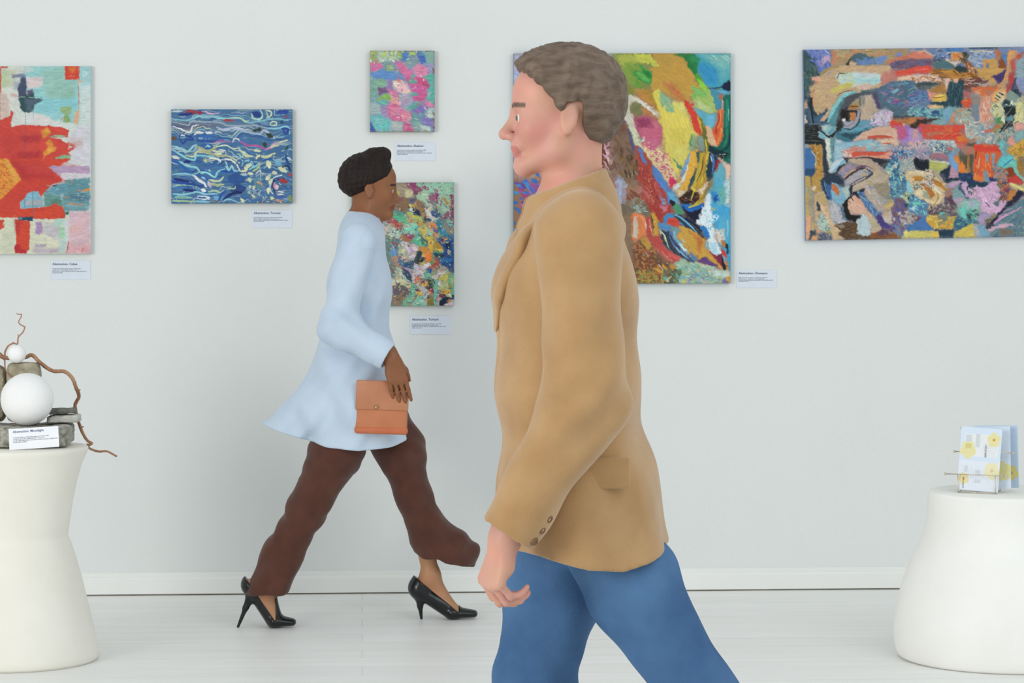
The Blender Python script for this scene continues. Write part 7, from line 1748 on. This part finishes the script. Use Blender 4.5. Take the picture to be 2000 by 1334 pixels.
b.cut(lambda X, Y, Z: np.where(X < w(700, 0)[0], -((X - hemR[0]) * nR.x + (Z - hemR[2]) * nR.z), 1.0), .006)
def tf(X, Y, Z):
    leg = np.where(Y < 0, 1, -1)
    u = X * .45 + Z * .9
    return .0030 * np.sin(X * 46 - Z * 24 + Y * 30) * np.clip((.75 - Z) * 3, 0, 1) + .0034 * np.sin(Z * 62 + X * 40 + 2 * np.sin(Y * 30)) * np.exp(-((Z - .40) / .10) ** 2) \
        + .0040 * np.sin(X * 70 - Z * 50) * np.exp(-((Z - .26) / .09) ** 2) + .0022 * np.sin(u * 90 + Y * 40) * (Z > .55)
b.folds(tf)
b.chain([(w(858, 1082, .081), .058), (w(878, 1150, .083), .092)], .004, 'sub')
b.chain([(w(534, 1125, -.087), .046), (w(515, 1180, -.086), .066)], .004, 'sub')
me = b.mesh('trousers')
link('trousers', me, material('brown_wool', hx('4f3128'), .85, hx('5c3a2f'), 14, .15, 260, spec=.15, sheen=.2), woman)

# loose pale blue shirt with a blown-back tail
b = Blob((-.48, -.36, .55), (.42, .36, 1.56), .0048)
b.cone(w(706, 470), w(702, 560), .088, .108, .05, 'add', 1.45)
b.cone(w(702, 560), w(700, 700), .108, .122, .05, 'add', 1.42)
b.cone(w(700, 700), w(706, 800), .122, .140, .05, 'add', 1.40)
b.cone(w(706, 800), w(720, 920), .140, .150, .05, 'add', 1.36)
b.cone(w(690, 750), w(648, 905), .112, .118, .06, 'add', 1.72)
for sg in (-1, 1):
    b.cone(w(706, 442, sg * .03), w(704, 472, sg * .160), .058, .060, .05)
b.chain([(w(660, 700, .0), .070), (w(612, 800, .0), .078), (w(560, 850, .01), .066), (w(520, 845, .01), .045)], .07, 'add', 1.75)
b.cone(w(709, 424), w(706, 452), .056, .066, .02)
def sf(X, Y, Z):
    return .0042 * np.sin(X * 30 + Z * 9 + 5 * Y) * np.clip((1.3 - Z) * 2, .0, 1) + (.0030 * np.sin(Z * 26 + X * 34 - Y * 18)) * np.clip((1.42 - Z) * 6, 0, 1) + .0022 * np.clip((1.42 - Z) * 6, 0, 1) * np.sin(X * 66 - Z * 40 + Y * 22) \
        + .0030 * np.sin(np.arctan2(Y, X + .02) * 9) * np.clip((1.02 - Z) * 4, 0, 1)
b.folds(sf)
hx_ = [(-.60, w(0, 815)[2]), (w(500, 0)[0], w(0, 822)[2]), (w(560, 0)[0], w(0, 842)[2]), (w(640, 0)[0], w(0, 866)[2]), (w(700, 0)[0], w(0, 872)[2]), (w(760, 0)[0], w(0, 868)[2]), (w(830, 0)[0], w(0, 850)[2]), (.5, w(0, 840)[2])]
hX, hZ = np.array(hx_).T
b.cut(lambda X, Y, Z: Z - np.interp(X, hX, hZ), .004)
b.cone(w(709, 820), w(719, 930), .110, .132, .004, 'sub', 1.36)
b.cone(w(714, 400), w(709, 440), .046, .048, .006, 'sub')
b.cut(lambda X, Y, Z: (w(0, 414)[2] - .10 * (X - w(705, 0)[0])) - Z, .003, (w(640, 440, -.12), w(780, 395, .12)))
me = b.mesh('shirt')
blue_cotton = material('pale_blue_cotton', hx('bccddf'), .8, hx('c6d6e6'), 9, .08, 400, spec=.2, sheen=.15)
link('shirt', me, blue_cotton, woman)
b = Blob(w(640, 470, -.10), w(790, 385, .10), .0034)
b.cone(w(715, 411), w(710, 442), .058, .070, .008, 'add', 1.04)
b.cone(w(716, 392), w(709, 452), .049, .057, .003, 'sub')
b.cut(lambda X, Y, Z: (w(0, 416)[2] - .10 * (X - w(712, 0)[0])) - Z, .005)
b.cut(lambda X, Y, Z: Z - w(0, 446)[2] - .25 * (X - w(712, 0)[0]) + 0 * Y, .003)
b.cut(lambda X, Y, Z: np.maximum(np.abs(Y) - .010 - .5 * np.maximum(Z - w(0, 440)[2], 0), (w(735, 0)[0] - X)), .003)
link('collar', b.mesh('collar'), blue_cotton, woman)
for nm, S0, E0, W0, rr_ in (('right', RS, RE, RW, (.066, .064, .052)), ('left', LS, LE, LW, (.066, .058, .048))):
    lo = np.minimum(np.minimum(S0, E0), W0) - .13; hi = np.maximum(np.maximum(S0, E0), W0) + .13
    b = Blob(lo, hi, .0044)
    c0 = S0 + np.array((0, -.02 * np.sign(S0[1]), .0))
    E1 = E0 + np.array((-.004, 0, -.012))
    Wc = E1 + (W0 - E1) * .93
    b.chain([(c0, rr_[0]), (E1, rr_[1]), (Wc, rr_[2])], .04)
    dv = (Wc - E1) / np.linalg.norm(Wc - E1)
    b.cut(lambda X, Y, Z: -((X - Wc[0]) * dv[0] + (Y - Wc[1]) * dv[1] + (Z - Wc[2]) * dv[2]), .004)
    def ff(X, Y, Z):
        tt = (X - E1[0]) * dv[0] + (Y - E1[1]) * dv[1] + (Z - E1[2]) * dv[2]
        return .0042 * np.sin(Z * 60 + X * 55 + Y * 30) * np.exp(-(((X - E1[0]) ** 2 + (Z - E1[2]) ** 2) / .012)) + .0026 * np.sin(Z * 38 - X * 50) - .003 * (np.abs(tt - .215) < .028)
    b.folds(ff)
    b.cone(Wc - dv * .05, Wc + dv * .06, rr_[2] * .78, rr_[2] * .84, .004, 'sub')
    link('sleeve', b.mesh('sleeve'), blue_cotton, woman)

# black patent pumps
patent = material('black_patent', hx('0c0d10'), .24, hx('121417'), 10, spec=.4, coat=.12)
for nm, Fd, thr, top, hl in (('l', LF, (897, 1201), (817, 1136), (824, 1218)), ('r', RF, (541, 1203), (489, 1128), (468, 1219))):
    H, B_, T = Fd['heel'], Fd['ball'], Fd['toe']
    lo = np.minimum(np.minimum(H, T), z0(hl[0], H[1], 0)) - np.array((.07, .075, .03)); hi = np.maximum(H, T) + np.array((.07, .075, .13)); lo[2] = -.004
    b = Blob(lo, hi, .0026)
    up = np.array((0, 0, 1.0))
    foot(b, H - up * .004, B_ - up * .006, T + np.array((.006, 0, -.004)), Fd['ankle'] + np.array((0, 0, .06)), 1.12, .02)
    b.cone(H + up * .040, Fd['ankle'], .036, .040, .02)
    q0, q1 = w(*top), w(*thr)
    nx, nz_ = -(q1[2] - q0[2]), (q1[0] - q0[0]); nl = math.hypot(nx, nz_)
    def topline(X, Y, Z):
        d1 = -(((X - q0[0]) * nx + (Z - q0[2]) * nz_) / nl)
        d2 = X - q1[0]
        return np.maximum(d1, d2)
    b.cut(topline, .004)
    b.cut(lambda X, Y, Z: Z - .0015 + 0 * X, .001)
    st = w(hl[0], hl[1], H[1]); st[2] = .003
    b.chain([(H + up * .008 + np.array((.004, 0, 0)), .025), (H * .55 + st * .45 + up * .004, .0095), (st, .0052)], .012)
    b.cut(lambda X, Y, Z: Z - .0005 + 0 * X, 0)
    me = b.mesh('high_heel_shoe')
    link('high_heel_shoe', me, patent, woman)

# orange-brown clutch carried under her forearm
cb = box_mesh('body', .186, .034, .186, (0, 0, 0), .012, 3)
bag = tag(empty('clutch_bag', tuple(Vector((wo.x, wo.y, 0)) + Vector(w(745, 787, -.222)))), "orange-brown flat clutch bag held under the striding person's forearm", 'bag')
leather = material('tan_leather', hx('b9714c'), .5, hx('c47d56'), 12, .12, 160, spec=.4)
link('pouch', cb, leather, bag)
link('flap', box_mesh('flap', .189, .009, .106, (0, -.018, .043), .004, 2), material('flap_leather', hx('b5744f'), .45, hx('bf8160'), 12, .12, 160), bag)
link('gusset', box_mesh('gusset', .192, .040, .028, (0, 0, -.083), .010, 2), material('gusset_leather', hx('bd6640'), .5, hx('c87048'), 12, .1, 160), bag)
cl = lathe_mesh('clasp', [(.001, -.003), (.007, -.003), (.008, 0), (.006, .003), (.001, .003)], 20)
o = link('clasp', cl, material('dull_brass', hx('a98a58'), .35, hx('b89a68'), 20, metal=.8), bag)
o.rotation_euler = (math.pi / 2, 0, 0); o.location = (-.02, -.025, .0)
bag.rotation_euler = (0, math.radians(2), 0)

# ------------------------------------------------------------------ the man, striding to the left in front of her
DM = 5.0
SM = F_PX / DM
PM0 = 1150


def m(px, py, y=0.0): return np.array((-(px - PM0) / SM, y, CAM_H - (py - HORIZON) / SM))


mo = W(PM0 - 35, 0, DM)
man = tag(empty('person', (mo.x, mo.y, 0), math.pi), 'person in a camel coat and blue jeans striding left, nearest the viewer', 'person', 'people walking past')
FM = Frame(m(1128, 222), pitch=math.radians(3), yaw=0.0, k=.97)
b = Blob((-.44, -.36, -.01), (.34, .36, 1.84), .0046)
head(b, FM, m(1152, 400), male=True)
b.cone(m(1146, 460), m(1140, 560), .080, .100, .05, 'add', 1.35)
b.cone(m(1140, 560), m(1145, 760), .112, .104, .05, 'add', 1.3)
b.cone(m(1145, 760), m(1158, 900), .096, .096, .05, 'add', 1.25)
for sg in (-1, 1): b.cone(m(1148, 415), m(1148, 462, sg * .165), .046, .046, .05)
LHp, RHp = m(1172, 930, .070), m(1152, 930, -.070)
LKn, RKn = m(1388, 1340, .095), m(1082, 1372, -.09)
LAn, RAn = m(1610, 1665, .10), m(1020, 1800, -.10)
b.chain([(LHp, .078), (LKn, .050)], .04); b.chain([(LKn, .055), (LKn * .6 + LAn * .4, .054), (LAn, .036)], .03)
b.chain([(RHp, .078), (RKn, .050)], .04); b.chain([(RKn, .055), (RKn * .6 + RAn * .4, .054), (RAn, .036)], .03)
MLF = dict(heel=m(1655, 1700, .10), ball=np.array((-(1565 - PM0) / SM, .102, .018)), toe=np.array((-(1500 - PM0) / SM, .104, .018)), ankle=LAn)
MRF = dict(heel=np.array((-(1070 - PM0) / SM, -.10, .022)), ball=np.array((-(915 - PM0) / SM, -.102, .018)), toe=np.array((-(850 - PM0) / SM, -.104, .018)), ankle=RAn)
foot(b, **MLF); foot(b, **MRF)
MS, ME, MW = m(1150, 462, .190), m(1168, 770, .245), m(1008, 1022, .235)
NS, NE, NW = m(1154, 462, -.190), m(1200, 755, -.245), m(1232, 1015, -.235)
b.chain([(MS, .046), (ME, .040), (MW, .030)], .03)
b.chain([(NS, .046), (NE, .040), (NW, .030)], .03)
hand(b, MW, (.26, -.04, -.96), (-.86, -.45, -.25), 1.0, curl=(.86, .92, .98, 1.04), bend=.95, spread=.03, thumb=(.5, .3), wr=.031, left=True)
hand(b, NW, (-.15, .05, -.98), (-.5, .85, 0), 1.0, curl=(.40, .45, .5, .55), bend=.6, wr=.031)
me = b.mesh('body')
V = b.V
L3 = FM.inv(V)
skin = np.tile(lin(hexc('d9a08c')), (len(V), 1))
nz = vn3(V[:, 0] * 25, V[:, 1] * 25, V[:, 2] * 25, 5)[:, None]
skin = skin * (.94 + .12 * nz)
ck = np.exp(-(((L3[:, 0] - .06) / .03) ** 2 + ((np.abs(L3[:, 1]) - .045) / .022) ** 2 + ((L3[:, 2] + .03) / .03) ** 2))[:, None]
skin = skin * (1 - .5 * ck) + .5 * ck * lin(hexc('d08378'))
lip = (np.abs(L3[:, 1]) < .024) & (L3[:, 0] > .082) & (L3[:, 2] < -.0590) & (L3[:, 2] > -.0840)
skin[lip] = lin(hexc('c98076'))
brow = (L3[:, 0] > .068) & (np.abs(L3[:, 1]) > .014) & (np.abs(L3[:, 1]) < .052) & (np.abs(L3[:, 2] - .0175 - .004 * np.sin(np.abs(L3[:, 1]) * 60)) < .0052)
skin[brow] = lin(hexc('6c5040'))
colour(me, skin)
link('body', me, material('fair_skin', None, .5, (1, 1, 1, 1), 18, attr='pigment', spec=.35, bump=.05, bscale=300), man)
eyes(FM, man, '4a5a60')

b = Blob(FM(0, 0, 0) + (-.17, -.13, -.12), FM(0, 0, 0) + (.15, .13, .18), .0036)
b.ell(FM(-.020, 0, .046), (.113, .090, .094), 0, 'add', FM.pitch)
b.ell(FM(-.062, 0, .012), (.066, .078, .080), .03, 'add', FM.pitch)
b.ell(FM(.036, 0, .094), (.046, .056, .028), .03, 'add', FM.pitch)
def hairline2(X, Y, Z):
    x = X - FM.o[0]; z = Z - FM.o[2]
    c, s_ = math.cos(FM.pitch), math.sin(FM.pitch)
    xl = (x * c - z * s_) / FM.k; zl = (x * s_ + z * c) / FM.k
    front = (.076 - xl) + .9 * (zl - .082)
    burn = np.where(xl > -.002, zl - (.022 + 1.1 * np.maximum(xl - .012, 0)), np.where(xl > -.040, zl - .018, zl + .075 - .2 * (xl + .1)))
    sb = np.maximum(np.abs(xl - .004) - .012, -(zl + .038))
    return np.minimum(front, np.maximum(burn, -sb))
b.cut(hairline2, .008)
b.folds(lambda X, Y, Z: .0018 * np.sin(Y * 160 + 9 * np.sin(X * 40) + Z * 50) + .0016 * np.sin(X * 120 + Z * 90 + 5 * np.sin(Y * 60)))
link('hair', b.mesh('hair'), material('ash_brown_hair', hx('5a4a3e'), .6, hx('7b6a5b'), 70, .35, 220, stretch=(.3, 1, 1), spec=.3), man)

# blue jeans
b = Blob((-.44, -.30, .04), (.34, .30, 1.06), .0052)
b.cone(m(1156, 860), m(1166, 950), .108, .112, .05, 'add', 1.28)
b.chain([(m(1174, 950, .070), .100), (m(1266, 1140, .085), .086), (m(1388, 1340, .095), .070), (m(1505, 1515, .098), .068), (m(1595, 1645, .10), .066)], .04)
b.chain([(m(1152, 950, -.070), .106), (m(1122, 1160, -.085), .094), (m(1080, 1372, -.09), .076), (m(1048, 1580, -.095), .074), (m(1023, 1775, -.10), .068)], .04)
q = m(1598, 1649, .10); dv_ = (q - m(1505, 1515, .098)); dv_ /= np.linalg.norm(dv_)
b.cut(lambda X, Y, Z: np.where(Y > 0, -((X - q[0]) * dv_[0] + (Z - q[2]) * dv_[2]), 1.0), .004)
b.cut(lambda X, Y, Z: np.where(Y < 0, Z - .085 + 0 * X, 1.0), .004)
b.chain([(m(1560, 1594, .10), .040), (m(1632, 1700, .10), .054)], .004, 'sub')
b.chain([(m(1027, 1730, -.10), .042), (m(1019, 1860, -.10), .056)], .004, 'sub')
b.folds(lambda X, Y, Z: .0035 * np.sin(Z * 44 + X * 38 + Y * 14) * np.exp(-((Z - .84) / .12) ** 2) + .0038 * np.sin(Z * 60 - X * 22 + 2 * np.sin(Y * 20)) * np.exp(-((Z - .52) / .09) ** 2)
        + .0040 * np.sin(Z * 66 + X * 25) * np.exp(-((Z - .18) / .10) ** 2) + .0018 * np.sin(X * 50 - Z * 30 + Y * 33))
denim = material('blue_denim', hx('3d5f88'), .85, hx('52779f'), 7, .25, 420, spec=.2)
link('jeans', b.mesh('jeans'), denim, man)

# shoes on the floor, mostly below the frame
suede = material('brown_suede', hx('5a4232'), .8, hx('6c5140'), 20, .2, 200)
for Fd in (MLF, MRF):
    H, B_, T = Fd['heel'], Fd['ball'], Fd['toe']
    lo = np.minimum(np.minimum(H, T), B_) - np.array((.09, .085, .05)); hi = np.maximum(np.maximum(H, T), B_) + np.array((.09, .085, .15)); lo[2] = max(lo[2], -.004)
    b = Blob(lo, hi, .0045)
    foot(b, H, B_, T + np.array((.012, 0, 0)), Fd['ankle'], 1.28, .02)
    A = Fd['ankle'] + np.array((0, 0, .012))
    b.cone(A, A + np.array((0, 0, .08)), .052, .054, .015)
    b.cut(lambda X, Y, Z: A[2] + .03 - Z + 0 * X, .004)
    b.cut(lambda X, Y, Z: Z - .0008 + 0 * X, 0)
    link('shoe', b.mesh('shoe'), suede, man)

# camel coat: body, collar, lapels, sleeves, pocket flap
camel = material('camel_wool', hx('a98459'), .9, hx('b79367'), 10, .15, 330, spec=.15, sheen=.35)
b = Blob((-.26, -.34, .74), (.26, .34, 1.60), .005)
b.cone(m(1152, 462), m(1140, 570), .098, .128, .06, 'add', 1.42)
b.cone(m(1140, 570), m(1142, 770), .128, .128, .06, 'add', 1.40)
b.cone(m(1142, 770), m(1164, 960), .128, .142, .06, 'add', 1.44)
b.cone(m(1164, 960), m(1196, 1180), .144, .178, .06, 'add', 1.36)
for sg in (-1, 1): b.cone(m(1152, 424, sg * .03), m(1151, 464, sg * .175), .062, .066, .05)
def cf(X, Y, Z):
    return .0045 * np.sin(Z * 22 + X * 26 + Y * 9) * np.exp(-((Z - 1.08) / .14) ** 2) + .0030 * np.sin(X * 34 - Z * 14 + Y * 20) + .0060 * np.sin(np.arctan2(Y, X) * 7 + 1) * np.clip((1.0 - Z) * 4, 0, 1) \
        + .006 * (np.abs(Y - .012) < .0035) * (X > .05) * (Z < 1.28)
b.folds(cf)
hemp = np.array([(-.30, m(0, 1040)[2]), (m(1330, 0)[0], m(0, 1062)[2]), (m(1285, 0)[0], m(0, 1080)[2]), (m(1235, 0)[0], m(0, 1092)[2]), (m(1165, 0)[0], m(0, 1086)[2]), (m(1075, 0)[0], m(0, 1066)[2]), (.3, m(0, 1050)[2])])
b.cut(lambda X, Y, Z: Z - np.interp(X, hemp[:, 0], hemp[:, 1]), .004)
b.cone(m(1166, 1010), m(1177, 1190), .112, .134, .004, 'sub', 1.44)
b.cone(m(1140, 340), m(1150, 420), .060, .064, .006, 'sub')
link('coat_body', b.mesh('coat_body'), camel, man)
b = Blob(m(1280, 490, -.16), m(1000, 320, .16), .0040)
b.cone(m(1143, 350), m(1150, 415), .079, .094, .01, 'add', 1.06); b.cone(m(1150, 415), m(1150, 440), .094, .108, .02, 'add', 1.15)
b.cone(m(1141, 330), m(1150, 470), .069, .080, .004, 'sub')
b.cut(lambda X, Y, Z: (m(0, 352)[2] - .38 * (X - m(1150, 0)[0])) - Z, .006)
b.cut(lambda X, Y, Z: np.maximum(np.abs(Y) - .016 - .35 * np.maximum(Z - m(0, 430)[2], 0), (m(1115, 0)[0] - X)), .004)
link('collar', b.mesh('collar'), camel, man)
for sg in (-1, 1):
    b = Blob((.03, -.16, m(0, 660)[2]), (.26, .16, m(0, 380)[2]), .0042)
    b.chain([(m(1092, 418, sg * .062), .026), (m(1046, 480, sg * .082), .036), (m(1012, 560, sg * .066), .030), (m(1004, 640, sg * .020), .010)], .015, 'add', .38, (.92, 0, .25))
    link('lapel', b.mesh('lapel'), camel, man)
for nm, S0, E0, W0, rr_ in (('l', MS, ME, MW, (.082, .072, .056)), ('r', NS, NE, NW, (.082, .070, .056))):
    lo = np.minimum(np.minimum(S0, E0), W0) - .14; hi = np.maximum(np.maximum(S0, E0), W0) + .14
    b = Blob(lo, hi, .0048)
    c0 = S0 + np.array((0, -.012 * np.sign(S0[1]), .006))
    Wc = E0 + (W0 - E0) * .98
    b.chain([(c0, rr_[0]), (E0 + np.array((.012, 0, 0)), rr_[1]), (Wc, rr_[2])], .05)
    dv = (Wc - E0) / np.linalg.norm(Wc - E0)
    b.cut(lambda X, Y, Z: -((X - Wc[0]) * dv[0] + (Y - Wc[1]) * dv[1] + (Z - Wc[2]) * dv[2]), .005)
    def ff(X, Y, Z):
        return .0060 * np.sin(Z * 48 + X * 42 + Y * 22) * np.exp(-(((X - E0[0]) ** 2 + (Z - E0[2]) ** 2) / .02)) + .0032 * np.sin(Z * 26 - X * 36 + Y * 10)
    b.folds(ff)
    b.cone(Wc - dv * .06, Wc + dv * .07, rr_[2] * .80, rr_[2] * .86, .004, 'sub')
    sl_ = link('sleeve', b.mesh('sleeve'), camel, man)
    for kx in (.020, .045, .070):
        bt = link('button', lathe_mesh('button', [(.001, -.002), (.008, -.002), (.009, 0), (.007, .003), (.001, .002)], 16), material('horn_button', hx('6a4a30'), .35, hx('8a6444'), 60), sl_)
        perp = np.array((-abs(dv[2]), 0, -dv[0] * np.sign(dv[2]) * -1)); perp = np.array((dv[2], 0, -dv[0])); perp /= np.linalg.norm(perp)
        pos = Wc - dv * kx + perp * rr_[2] * 0.82 + np.array((0, np.sign(S0[1]) * rr_[2] * .62, 0))
        bt.location = tuple(pos)
        bt.rotation_euler = Vector((perp[0] * .8, np.sign(S0[1]) * .6, perp[2] * .8)).to_track_quat('Z', 'Y').to_euler()
link('pocket_flap', box_mesh('pocket_flap', .15, .012, .058, tuple(m(1170, 905, .206)), .005, 2), camel, man)
